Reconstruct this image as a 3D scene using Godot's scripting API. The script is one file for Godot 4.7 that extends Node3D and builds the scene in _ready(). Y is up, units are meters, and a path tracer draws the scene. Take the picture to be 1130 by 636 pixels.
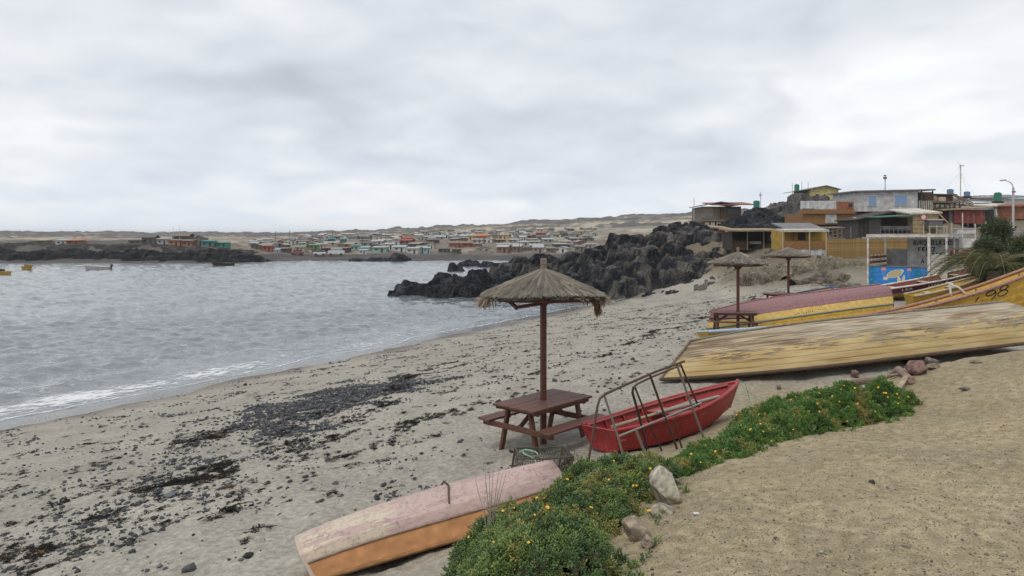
extends Node3D
# A sandy cove with upturned fishing boats, thatched shelters, dark rocks and a village on the slope behind.
# World: y up, sea level 0, the eye 6 m above the sea at x = 0, z = 0, looking along -z.

const F := 792.0      # focal length in pixels of the 1130 pixel wide photograph
const HZ := 262.0     # row of the horizon
const EYE := 6.0
var M := {}
var TX := {}
var names := {}
var rng := RandomNumberGenerator.new()

class MB:
	var v := PackedVector3Array()
	var n := PackedVector3Array()
	var c := PackedColorArray()
	var uv := PackedVector2Array()
	var idx := PackedInt32Array()
	var col := Color(1, 1, 1)
	func tri(a: Vector3, b: Vector3, d: Vector3) -> void:
		var nn := (d - a).cross(b - a).normalized()
		var i := v.size()
		for p in [a, b, d]:
			v.append(p); n.append(nn); c.append(col); uv.append(Vector2.ZERO)
		idx.append(i); idx.append(i + 1); idx.append(i + 2)
	func quad(a: Vector3, b: Vector3, d: Vector3, e: Vector3) -> void:
		var nn := (d - a).cross(b - e)
		nn = (d - a).cross(b - a) if nn.length() < 1e-12 else -(b - e).cross(d - a)
		nn = nn.normalized()
		var i := v.size()
		for p in [a, b, d, e]:
			v.append(p); n.append(nn); c.append(col); uv.append(Vector2.ZERO)
		for k in [0, 1, 2, 0, 2, 3]:
			idx.append(i + k)
	# face with the normal turned away from the point "inside"
	func face(pts: Array, inside: Vector3) -> void:
		var a: Vector3 = pts[0]
		var b: Vector3 = pts[1]
		var d: Vector3 = pts[2]
		var mid := (a + b + d) / 3.0
		var nn := (b - a).cross(d - a).normalized()
		var flip := nn.dot(mid - inside) < 0.0
		if flip:
			nn = -nn
		var i := v.size()
		for p in pts:
			v.append(p); n.append(nn); c.append(col); uv.append(Vector2.ZERO)
		for k in range(1, pts.size() - 1):
			idx.append(i)
			if flip:
				idx.append(i + k); idx.append(i + k + 1)
			else:
				idx.append(i + k + 1); idx.append(i + k)
	func box(xf: Transform3D, s: Vector3, bev := 0.0) -> void:
		var h := s * 0.5
		var o := xf.origin
		if bev <= 0.0:
			var q := []
			for k in 8:
				q.append(xf * Vector3(h.x if k & 1 else -h.x, h.y if k & 2 else -h.y, h.z if k & 4 else -h.z))
			for f in [[0, 1, 3, 2], [4, 5, 7, 6], [0, 1, 5, 4], [2, 3, 7, 6], [0, 2, 6, 4], [1, 3, 7, 5]]:
				face([q[f[0]], q[f[1]], q[f[2]], q[f[3]]], o)
			return
		bev = minf(bev, minf(h.x, minf(h.y, h.z)) * 0.9)
		var px := []
		var py := []
		var pz := []
		for k in 8:
			var g := Vector3(1 if k & 1 else -1, 1 if k & 2 else -1, 1 if k & 4 else -1)
			px.append(xf * Vector3(g.x * h.x, g.y * (h.y - bev), g.z * (h.z - bev)))
			py.append(xf * Vector3(g.x * (h.x - bev), g.y * h.y, g.z * (h.z - bev)))
			pz.append(xf * Vector3(g.x * (h.x - bev), g.y * (h.y - bev), g.z * h.z))
		for f in [[0, 2, 6, 4], [1, 3, 7, 5]]:
			face([px[f[0]], px[f[1]], px[f[2]], px[f[3]]], o)
		for f in [[0, 1, 5, 4], [2, 3, 7, 6]]:
			face([py[f[0]], py[f[1]], py[f[2]], py[f[3]]], o)
		for f in [[0, 1, 3, 2], [4, 5, 7, 6]]:
			face([pz[f[0]], pz[f[1]], pz[f[2]], pz[f[3]]], o)
		for e in [[0, 1], [2, 3], [4, 5], [6, 7]]:
			face([py[e[0]], py[e[1]], pz[e[1]], pz[e[0]]], o)
		for e in [[0, 2], [1, 3], [4, 6], [5, 7]]:
			face([px[e[0]], px[e[1]], pz[e[1]], pz[e[0]]], o)
		for e in [[0, 4], [1, 5], [2, 6], [3, 7]]:
			face([px[e[0]], px[e[1]], py[e[1]], py[e[0]]], o)
		for k in 8:
			face([px[k], py[k], pz[k]], o)
	func bar(a: Vector3, b: Vector3, w: float, h: float, bev := 0.0, up := Vector3.UP) -> void:
		var x := (b - a).normalized()
		if absf(x.dot(up)) > 0.98:
			up = Vector3.RIGHT
		var z := x.cross(up).normalized()
		var y := z.cross(x).normalized()
		box(Transform3D(Basis(x, y, z), (a + b) * 0.5), Vector3((b - a).length(), h, w), bev)
	func tube(pts: Array, r0: float, r1: float, sides := 6) -> void:
		var k0 := v.size()
		var m := pts.size()
		var up := Vector3.UP
		for i in m:
			var p: Vector3 = pts[i]
			var d: Vector3 = ((pts[mini(i + 1, m - 1)] as Vector3) - (pts[maxi(i - 1, 0)] as Vector3)).normalized()
			if absf(d.dot(up)) > 0.97:
				up = Vector3(1, 0.1, 0.2).normalized()
			var sx := d.cross(up).normalized()
			var sy := sx.cross(d).normalized()
			up = sy
			var r := lerpf(r0, r1, float(i) / maxf(1.0, m - 1))
			for j in sides:
				var a := TAU * j / sides
				var nn := sx * cos(a) + sy * sin(a)
				v.append(p + nn * r); n.append(nn); c.append(col); uv.append(Vector2.ZERO)
		for i in m - 1:
			for j in sides:
				var a := k0 + i * sides + j
				var b := k0 + i * sides + (j + 1) % sides
				for q in [a, b, b + sides, a, b + sides, a + sides]:
					idx.append(q)
		for e in [0, m - 1]:
			var ring := []
			for j in sides:
				ring.append(v[k0 + e * sides + j])
			face(ring, pts[1 if e == 0 else m - 2])
	# rows: Array of PackedVector3Array of equal length; smooth normals turned towards "out"
	func grid(rows: Array, out := Vector3.UP, cols := [], uvs := []) -> void:
		var k0 := v.size()
		var h := rows.size()
		var w: int = rows[0].size()
		for i in h:
			var ra: PackedVector3Array = rows[maxi(i - 1, 0)]
			var rb: PackedVector3Array = rows[mini(i + 1, h - 1)]
			var r: PackedVector3Array = rows[i]
			for j in w:
				var dx := r[mini(j + 1, w - 1)] - r[maxi(j - 1, 0)]
				var dy := rb[j] - ra[j]
				var nn := dx.cross(dy).normalized()
				if nn.dot(out) < 0.0:
					nn = -nn
				v.append(r[j]); n.append(nn)
				c.append(cols[i][j] if cols else col)
				uv.append(uvs[i][j] if uvs else Vector2.ZERO)
		for i in h - 1:
			for j in w - 1:
				var a := k0 + i * w + j
				for q in [a, a + w, a + 1, a + 1, a + w, a + w + 1]:
					idx.append(q)
	func mesh(check := true, flat := false) -> ArrayMesh:
		if check:      # front faces run clockwise round their normal
			for q in range(0, idx.size(), 3):
				var ia := idx[q]
				var ib := idx[q + 1]
				var ic := idx[q + 2]
				if (v[ib] - v[ia]).cross(v[ic] - v[ia]).dot(n[ia] + n[ib] + n[ic]) > 0.0:
					idx[q + 1] = ic
					idx[q + 2] = ib
		var arr := []
		arr.resize(Mesh.ARRAY_MAX)
		arr[Mesh.ARRAY_VERTEX] = v
		if not flat:
			arr[Mesh.ARRAY_NORMAL] = n
		arr[Mesh.ARRAY_COLOR] = c
		arr[Mesh.ARRAY_TEX_UV] = uv
		arr[Mesh.ARRAY_INDEX] = idx
		var m := ArrayMesh.new()
		m.add_surface_from_arrays(Mesh.PRIMITIVE_TRIANGLES, arr)
		return m

func at(px: float, py: float, d: float) -> Vector3:
	return Vector3((px - 565.0) / F * d, EYE - (py - HZ) / F * d, -d)

func numbered(nm: String) -> String:
	var k: int = names.get(nm, 0)
	names[nm] = k + 1
	return nm if k == 0 else "%s_%03d" % [nm, k]

func tag(o: Node, label: String, category := "", group := "", kind := "") -> Node:
	o.set_meta("label", label)
	if category: o.set_meta("category", category)
	if group: o.set_meta("group", group)
	if kind: o.set_meta("kind", kind)
	return o

func thing(nm: String, label: String, category: String, pos := Vector3.ZERO, yaw := 0.0, group := "") -> Node3D:
	var o := Node3D.new()
	o.name = numbered(nm)
	add_child(o)
	o.position = pos
	o.rotation.y = yaw
	tag(o, label, category, group)
	return o

func part(parent: Node, nm: String, mesh: Mesh, mat: Material, xf := Transform3D()) -> MeshInstance3D:
	var o := MeshInstance3D.new()
	o.name = numbered(nm) if parent == self else nm
	o.mesh = mesh
	o.material_override = mat
	o.transform = xf
	parent.add_child(o, true)
	return o

func structure(nm: String, mesh: Mesh, mat: Material) -> MeshInstance3D:
	var o := part(self, nm, mesh, mat)
	o.set_meta("kind", "structure")
	return o

func copies(parent: Node, nm: String, mesh: Mesh, mat: Material, xfs: Array, cols := []) -> MultiMeshInstance3D:
	var mm := MultiMesh.new()
	mm.transform_format = MultiMesh.TRANSFORM_3D
	mm.use_colors = cols.size() > 0
	mm.mesh = mesh
	mm.instance_count = xfs.size()
	for i in xfs.size():
		mm.set_instance_transform(i, xfs[i])
		if cols: mm.set_instance_color(i, cols[i])
	var o := MultiMeshInstance3D.new()
	o.name = numbered(nm) if parent == self else nm
	o.multimesh = mm
	o.material_override = mat
	parent.add_child(o, true)
	o.set_meta("kind", "stuff")
	return o

func fnl(sd: int, freq: float, oct := 3, type := FastNoiseLite.TYPE_SIMPLEX_SMOOTH) -> FastNoiseLite:
	var f := FastNoiseLite.new()
	f.seed = sd
	f.frequency = freq
	f.noise_type = type
	f.fractal_octaves = oct
	f.fractal_type = FastNoiseLite.FRACTAL_FBM if oct > 1 else FastNoiseLite.FRACTAL_NONE
	return f

func seam(sd: int, freq: float, oct: int, w := 512, h := 512) -> PackedByteArray:
	var im := fnl(sd, freq, oct).get_seamless_image(w, h, false, false, 0.15, true)
	im.convert(Image.FORMAT_L8)
	return im.get_data()

# grey bytes -> colour texture from c0 to c1 (sRGB), with an optional speckle of single grains
func tone(b: PackedByteArray, c0: Color, c1: Color, speck := 0.0, w := 512, h := 512) -> ImageTexture:
	var out := PackedByteArray()
	out.resize(w * h * 3)
	var r := RandomNumberGenerator.new()
	r.seed = 77
	for i in w * h:
		var t := b[i] / 255.0
		if speck > 0.0:
			t = clampf(t + (r.randf() - 0.5) * speck, 0.0, 1.0)
		out[i * 3] = int(lerpf(c0.r8, c1.r8, t))
		out[i * 3 + 1] = int(lerpf(c0.g8, c1.g8, t))
		out[i * 3 + 2] = int(lerpf(c0.b8, c1.b8, t))
	return ImageTexture.create_from_image(Image.create_from_data(w, h, false, Image.FORMAT_RGB8, out))

func bump(b: PackedByteArray, strength: float, speck := 0.0, w := 512, h := 512) -> ImageTexture:
	if speck > 0.0:
		var r := RandomNumberGenerator.new()
		r.seed = 78
		for i in w * h:
			b[i] = clampi(int(b[i] + (r.randf() - 0.5) * speck * 255.0), 0, 255)
	var im := Image.create_from_data(w, h, false, Image.FORMAT_L8, b)
	im.convert(Image.FORMAT_RGBA8)
	im.bump_map_to_normal_map(strength)
	return ImageTexture.create_from_image(im)

func lin(r: float, g: float, b: float) -> Color:
	return Color(r, g, b).linear_to_srgb()

# material from a linear base colour
func mat(c: Color, rough := 0.85, tex: Texture2D = null, scale := 1.0, nrm: Texture2D = null, nscale := 1.0, vc := false, world := false) -> StandardMaterial3D:
	var m := StandardMaterial3D.new()
	m.albedo_color = c.linear_to_srgb()
	m.roughness = rough
	m.vertex_color_use_as_albedo = vc
	if tex:
		m.albedo_texture = tex
	if nrm:
		m.normal_enabled = true
		m.normal_texture = nrm
		m.normal_scale = nscale
	if tex or nrm:
		m.uv1_triplanar = true
		m.uv1_world_triplanar = world
		m.uv1_scale = Vector3(scale, scale, scale)
	return m

func make_textures() -> void:
	var fine := seam(11, 0.09, 4)
	var mid := seam(12, 0.02, 5)
	var coarse := seam(13, 0.008, 5)
	# sand: single grains, clots of grains and larger blotches over 4 m
	var sb := seam(14, 0.03, 4, 1024, 1024)
	var sf := seam(15, 0.22, 3, 1024, 1024)
	var sr := RandomNumberGenerator.new()
	sr.seed = 79
	var sg := PackedByteArray()
	sg.resize(1024 * 1024)
	for i in 1024 * 1024:
		var g := sr.randf()
		var q := 0.50 + (sb[i] / 255.0 - 0.5) * 0.85 + (sf[i] / 255.0 - 0.5) * 0.75 + (g - 0.5) * 0.55
		if g > 0.985: q += 0.5
		if g < 0.012: q -= 0.6
		sg[i] = clampi(int(q * 255.0), 0, 255)
	TX.sand = tone(sg, Color(0.66, 0.65, 0.635), Color(1, 1, 1), 0.0, 1024, 1024)
	TX.sand_n = bump(sg.duplicate(), 5.0, 0.0, 1024, 1024)
	TX.rock = tone(mid, Color(0.45, 0.46, 0.5), Color(1, 1, 1), 0.2)
	TX.rock_n = bump(mid.duplicate(), 14.0)
	TX.dirt = tone(coarse, Color(0.66, 0.64, 0.62), Color(1, 1, 1), 0.1)
	TX.dirt_n = bump(coarse.duplicate(), 6.0)
	TX.plaster = tone(coarse, Color(0.74, 0.72, 0.69), Color(1, 1, 1), 0.12)
	TX.leaf = tone(fine, Color(0.7, 0.72, 0.7), Color(1, 1, 1), 0.0)
	# dinghy paint: red with scuffs down to the pale undercoat
	var cb := PackedByteArray()
	cb.resize(512 * 512 * 3)
	for i in 512 * 512:
		var f := fine[i] / 255.0
		var g := mid[i] / 255.0
		var c := Color(0.61, 0.17, 0.175).lerp(Color(0.53, 0.125, 0.135), coarse[i] / 255.0)
		c = c.lerp(Color(0.70, 0.48, 0.45), 0.7 * smoothstep(0.70, 0.78, f * 0.5 + g * 0.6))
		c = c.darkened(0.3 * smoothstep(0.36, 0.28, f * 0.5 + g * 0.5))
		cb[i * 3] = c.r8
		cb[i * 3 + 1] = c.g8
		cb[i * 3 + 2] = c.b8
	TX.red = ImageTexture.create_from_image(Image.create_from_data(512, 512, false, Image.FORMAT_RGB8, cb))
	# wood grain: noise drawn out along u
	var wn := fnl(21, 1.0, 4)
	var wb := PackedByteArray()
	wb.resize(512 * 512)
	for y in 512:
		for x in 512:
			var a := x / 512.0 * TAU
			var g := wn.get_noise_3d(cos(a) * 0.9, sin(a) * 0.9, y * 0.11)
			var k := wn.get_noise_3d(cos(a) * 3.0 + 40.0, sin(a) * 3.0, y * 0.02)
			wb[y * 512 + x] = clampi(int(140 + g * 150 + k * 70), 0, 255)
	TX.wood = tone(wb, Color(0.52, 0.48, 0.45), Color(1, 1, 1), 0.12)
	TX.wood_n = bump(wb.duplicate(), 3.0)
	# old paint: light flecks and scratches
	TX.paint = tone(mid, Color(0.74, 0.72, 0.72), Color(1, 1, 1), 0.06)
	TX.sea_n = bump(seam(31, 0.016, 5), 7.0)

func make_materials() -> void:
	M.sand = mat(Color(1, 1, 1), 0.96, TX.sand, 0.25, TX.sand_n, 0.9, true, true)
	M.sand.metallic_specular = 0.3
	M.wet = mat(Color(0.20, 0.19, 0.175), 0.13, TX.sand, 0.25, TX.sand_n, 0.05, false, true)
	M.rock = mat(Color(1, 1, 1), 0.8, TX.rock, 0.35, TX.rock_n, 1.0, true, true)
	M.rock.metallic_specular = 0.25
	M.stone = mat(Color(1, 1, 1), 0.75, TX.rock, 1.7, TX.rock_n, 0.7, true)
	M.hill = mat(Color(1, 1, 1), 0.97, TX.dirt, 0.03, null, 1.0, true, true)
	M.table = mat(Color(0.175, 0.070, 0.046), 0.62, TX.wood, 1.3, TX.wood_n, 0.5)
	M.pole = mat(Color(0.175, 0.060, 0.038), 0.6, TX.wood, 1.3, TX.wood_n, 0.5)
	M.grey_wood = mat(Color(0.30, 0.25, 0.19), 0.85, TX.wood, 1.0, TX.wood_n, 0.6)
	M.drift = mat(Color(0.36, 0.26, 0.21), 0.9, TX.wood, 1.0, TX.wood_n, 0.6)
	M.pale_wood = mat(Color(0.5, 0.42, 0.3), 0.8, TX.wood, 1.0)
	M.thatch = mat(Color(1, 1, 1), 0.95, null, 1.0, null, 1.0, true)
	M.red = mat(Color(1, 1, 1), 0.55, TX.red, 1.1, TX.dirt_n, 0.25)
	M.red_worn = mat(Color(0.36, 0.11, 0.09), 0.7, TX.paint, 3.0)
	M.red_pale = mat(Color(0.42, 0.13, 0.11), 0.7, TX.paint, 2.0)
	M.rust = mat(Color(0.10, 0.062, 0.04), 0.8, TX.paint, 6.0)
	M.galv = mat(Color(0.34, 0.31, 0.28), 0.6, TX.paint, 4.0)
	M.black = mat(Color(0.02, 0.02, 0.022), 0.6)
	M.net = mat(Color(0.075, 0.065, 0.05), 0.95)
	M.rope_green = mat(Color(0.22, 0.42, 0.30), 0.9)
	M.rope = mat(Color(0.25, 0.20, 0.14), 0.95)
	M.white = mat(Color(0.74, 0.74, 0.73), 0.55, TX.plaster, 0.6)
	M.maroon = mat(Color(0.31, 0.165, 0.172), 0.7, TX.paint, 0.9, TX.dirt_n, 0.3)
	M.maroon_band = mat(Color(0.15, 0.022, 0.025), 0.5)
	M.yellow = mat(Color(0.66, 0.40, 0.05), 0.55, TX.plaster, 0.9)
	M.yellow_pale = mat(Color(0.72, 0.50, 0.15), 0.6, TX.plaster, 0.8)
	M.yellow_deep = mat(Color(0.58, 0.36, 0.035), 0.55, TX.plaster, 0.9)
	M.teal = mat(Color(0.16, 0.27, 0.26), 0.6, TX.paint, 2.0)
	M.sky_blue = mat(Color(0.38, 0.55, 0.68), 0.6, TX.paint, 2.0)
	M.blue = mat(Color(0.03, 0.10, 0.33), 0.5, TX.paint, 2.0)
	M.rail_pink = mat(Color(0.50, 0.29, 0.21), 0.75, TX.wood, 1.2)
	M.cream = mat(Color(0.58, 0.50, 0.36), 0.7, TX.paint, 2.0)
	M.ink = mat(Color(0.015, 0.015, 0.018), 0.8)
	M.letter_white = mat(Color(0.72, 0.66, 0.6), 0.7)
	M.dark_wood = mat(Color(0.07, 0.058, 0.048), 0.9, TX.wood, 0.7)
	M.brown_wood = mat(Color(0.13, 0.085, 0.055), 0.9, TX.wood, 0.7)
	M.orange_wood = mat(Color(0.40, 0.215, 0.085), 0.8, TX.wood, 0.5)
	M.fence = mat(Color(0.46, 0.30, 0.11), 0.8, TX.wood, 0.8)
	M.fence_b = mat(Color(0.40, 0.255, 0.095), 0.8, TX.wood, 0.8)
	M.house_grey = mat(Color(0.58, 0.59, 0.61), 0.85, TX.plaster, 0.25)
	M.zinc = mat(Color(0.62, 0.65, 0.68), 0.5, TX.plaster, 0.3)
	M.zinc_dark = mat(Color(0.20, 0.20, 0.21), 0.6, TX.dirt, 0.3)
	M.house_yellow = mat(Color(0.60, 0.53, 0.24), 0.8, TX.plaster, 0.3)
	M.hut_yellow = mat(Color(0.50, 0.32, 0.06), 0.8, TX.plaster, 0.3)
	M.brick_red = mat(Color(0.30, 0.07, 0.055), 0.8, TX.plaster, 0.3)
	M.terracotta = mat(Color(0.36, 0.15, 0.09), 0.85, TX.plaster, 0.3)
	M.beige = mat(Color(0.50, 0.40, 0.23), 0.85, TX.plaster, 0.4)
	M.roof_tan = mat(Color(0.38, 0.31, 0.2), 0.9, TX.dirt, 0.4)
	M.roof_red = mat(Color(0.36, 0.14, 0.08), 0.85, TX.dirt, 0.4)
	M.roof_white = mat(Color(0.62, 0.60, 0.54), 0.8, TX.plaster, 0.4)
	M.green_tank = mat(Color(0.02, 0.16, 0.11), 0.5)
	M.blue_tank = mat(Color(0.10, 0.18, 0.28), 0.5)
	M.awning = mat(Color(0.035, 0.11, 0.075), 0.8)
	M.glass = mat(Color(0.05, 0.07, 0.10), 0.12)
	M.curtain = mat(Color(0.20, 0.30, 0.48), 0.9)
	M.asphalt = mat(Color(0.20, 0.19, 0.18), 0.95, TX.dirt, 0.2)
	M.sign_red = mat(Color(0.45, 0.04, 0.03), 0.5)
	M.turtle_wall = mat(Color(0.80, 0.79, 0.79), 0.85, TX.plaster, 0.5)
	M.concrete = mat(Color(0.42, 0.42, 0.43), 0.9, TX.plaster, 0.5)
	M.heart = mat(Color(0.40, 0.06, 0.08), 0.7)
	M.leaf = mat(Color(1, 1, 1), 0.6, null, 1.0, null, 1.0, true)
	M.bark = mat(Color(0.12, 0.085, 0.06), 0.95, TX.wood, 1.0, TX.wood_n, 1.0)
	M.petal = mat(Color(0.75, 0.42, 0.012), 0.6)
	M.twig = mat(Color(0.33, 0.28, 0.23), 0.9)
	M.metal_pole = mat(Color(0.42, 0.42, 0.42), 0.5)
	M.stone_a = mat(Color(0.060, 0.064, 0.073), 0.75, TX.rock, 1.7, TX.rock_n, 0.7)
	M.stone_b = mat(Color(0.10, 0.10, 0.105), 0.75, TX.rock, 1.7, TX.rock_n, 0.7)
	M.stone_c = mat(Color(0.035, 0.034, 0.035), 0.75, TX.rock, 1.7, TX.rock_n, 0.7)
	M.weed = mat(Color(1, 1, 1), 0.85, null, 1.0, null, 1.0, true)
	M.weed.metallic_specular = 0.2

func _ready() -> void:
	rng.seed = 4242
	camera_and_light()
	make_textures()
	make_materials()
	make_ground_table()
	make_beach()
	make_sea()
	make_hills()
	make_outcrops()
	make_bank_slabs()
	make_village()
	make_kiosk()
	make_far_town()
	make_shelters()
	make_boats()
	make_props()
	make_plants()
	make_strand()

func camera_and_light() -> void:
	var cam := Camera3D.new()
	cam.name = "camera"
	cam.projection = Camera3D.PROJECTION_FRUSTUM
	cam.near = 0.1
	cam.far = 9000.0
	cam.size = 636.0 / F * cam.near
	cam.frustum_offset = Vector2(0, -(318.0 - HZ) / F * cam.near)
	cam.position = Vector3(0, EYE, 0)
	add_child(cam)
	cam.current = true
	var env := Environment.new()
	env.background_mode = Environment.BG_SKY
	env.tonemap_mode = Environment.TONE_MAPPER_LINEAR
	env.tonemap_exposure = 1.27
	env.fog_enabled = true
	env.fog_density = 0.0002
	env.fog_light_color = Color(0.88, 0.91, 0.94)
	env.sdfgi_enabled = true
	env.ssao_enabled = true
	env.ssil_enabled = true
	var sk := Sky.new()
	var pm := PanoramaSkyMaterial.new()
	pm.panorama = cloud_sky()
	pm.energy_multiplier = 1.0
	sk.sky_material = pm
	env.sky = sk
	var we := WorldEnvironment.new()
	we.name = "world_environment"
	we.environment = env
	add_child(we)
	var sun := DirectionalLight3D.new()
	sun.name = "sun"
	sun.light_energy = 0.45
	sun.light_angular_distance = 25.0
	sun.light_color = Color(1.0, 0.97, 0.92)
	sun.shadow_enabled = true
	sun.rotation_degrees = Vector3(-62, -35, 0)
	add_child(sun)

# overcast: layered stratocumulus, a bright band low over the horizon
func cloud_sky() -> ImageTexture:
	var w := 1536
	var h := 768
	var im := Image.create(w, h, false, Image.FORMAT_RGBF)
	var a := fnl(5, 1.0, 5)
	var b := fnl(6, 1.0, 4)
	for y in h:
		var el := PI * (0.5 - (y + 0.5) / h)
		var up := sin(el)
		if el < -0.02:
			for x in w:
				im.set_pixel(x, y, Color(0.55, 0.56, 0.57))
			continue
		var k := 1.0 / (maxf(up, 0.0) + 0.16)      # a flat cloud sheet seen in perspective
		for x in w:
			var az := TAU * x / w
			var cx := cos(el) * cos(az) * k
			var cz := cos(el) * sin(az) * k
			var wx := b.get_noise_2d(cx * 0.6 + 7.0, cz * 0.6) * 0.5
			var n1 := a.get_noise_2d(cx * 0.42 + wx, cz * 0.42 - wx)
			var n2 := b.get_noise_2d(cx * 1.7 + 3.0, cz * 1.7)
			var t := n1 * 0.95 + n2 * 0.28
			var lum := 0.645 + t * 0.30
			lum = lerpf(lum, 0.78, exp(-up * 11.0) * 0.9)
			var blue := clampf(0.5 - t * 1.2, 0.0, 1.0)
			im.set_pixel(x, y, Color(lum * (0.970 - 0.06 * blue), lum * (0.995 - 0.015 * blue), lum * (1.025 + 0.05 * blue)))
	return ImageTexture.create_from_image(im)

# ---------------------------------------------------------------- terrain
var cx := PackedFloat32Array()   # control points of the thin plate: x, z, height and weights
var cz := PackedFloat32Array()
var cw := PackedFloat64Array()
var GX0 := -64.0
var GZ0 := -166.0
var GW := 185
var GH := 182
var G := PackedFloat32Array()
var nz_a := fnl(101, 0.45, 3)
var nz_b := fnl(102, 2.6, 3)
var nz_c := fnl(103, 0.09, 3)
var sea_a := fnl(111, 1.0, 3)
var sea_b := fnl(112, 1.0, 2)

func st(s: float, t: float) -> Vector2:       # s across the beach (sea at -26), t along it
	return Vector2(0.866 * s + 0.5 * t, 0.5 * s - 0.866 * t)
func s_of(x: float, z: float) -> float:
	return 0.866 * x + 0.5 * z
func t_of(x: float, z: float) -> float:
	return 0.5 * x - 0.866 * z

func solve_plate(pts: Array) -> Array:   # [[x, z, y]] -> weights
	var n := pts.size()
	var m := n + 3
	var A := []
	for i in m:
		var row := PackedFloat64Array()
		row.resize(m + 1)
		A.append(row)
	for i in n:
		for j in n:
			var dx: float = pts[i][0] - pts[j][0]
			var dz: float = pts[i][1] - pts[j][1]
			var r2 := dx * dx + dz * dz
			A[i][j] = r2 * log(r2) if r2 > 1e-9 else 0.02
		A[i][n] = 1.0
		A[i][n + 1] = pts[i][0]
		A[i][n + 2] = pts[i][1]
		A[n][i] = 1.0
		A[n + 1][i] = pts[i][0]
		A[n + 2][i] = pts[i][1]
		A[i][m] = pts[i][2]
	for k in m:
		var p := k
		for i in range(k + 1, m):
			if absf(A[i][k]) > absf(A[p][k]): p = i
		var sw = A[k]
		A[k] = A[p]
		A[p] = sw
		var piv: PackedFloat64Array = A[k]
		for i in range(k + 1, m):
			var row: PackedFloat64Array = A[i]
			var f := row[k] / piv[k]
			if f == 0.0: continue
			for j in range(k, m + 1):
				row[j] -= f * piv[j]
			A[i] = row
	var x := PackedFloat64Array()
	x.resize(m)
	for i in range(m - 1, -1, -1):
		var acc: float = A[i][m]
		for j in range(i + 1, m):
			acc -= A[i][j] * x[j]
		x[i] = acc / A[i][i]
	var xs := PackedFloat32Array()
	var zs := PackedFloat32Array()
	for p in pts:
		xs.append(p[0])
		zs.append(p[1])
	return [xs, zs, x]

func plate(sol: Array, x: float, z: float) -> float:
	var xs: PackedFloat32Array = sol[0]
	var zs: PackedFloat32Array = sol[1]
	var w: PackedFloat64Array = sol[2]
	var n := xs.size()
	var y := w[n] + w[n + 1] * x + w[n + 2] * z
	for i in n:
		var dx := x - xs[i]
		var dz := z - zs[i]
		var r2 := dx * dx + dz * dz + 1e-9
		y += w[i] * r2 * log(r2)
	return y

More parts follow.
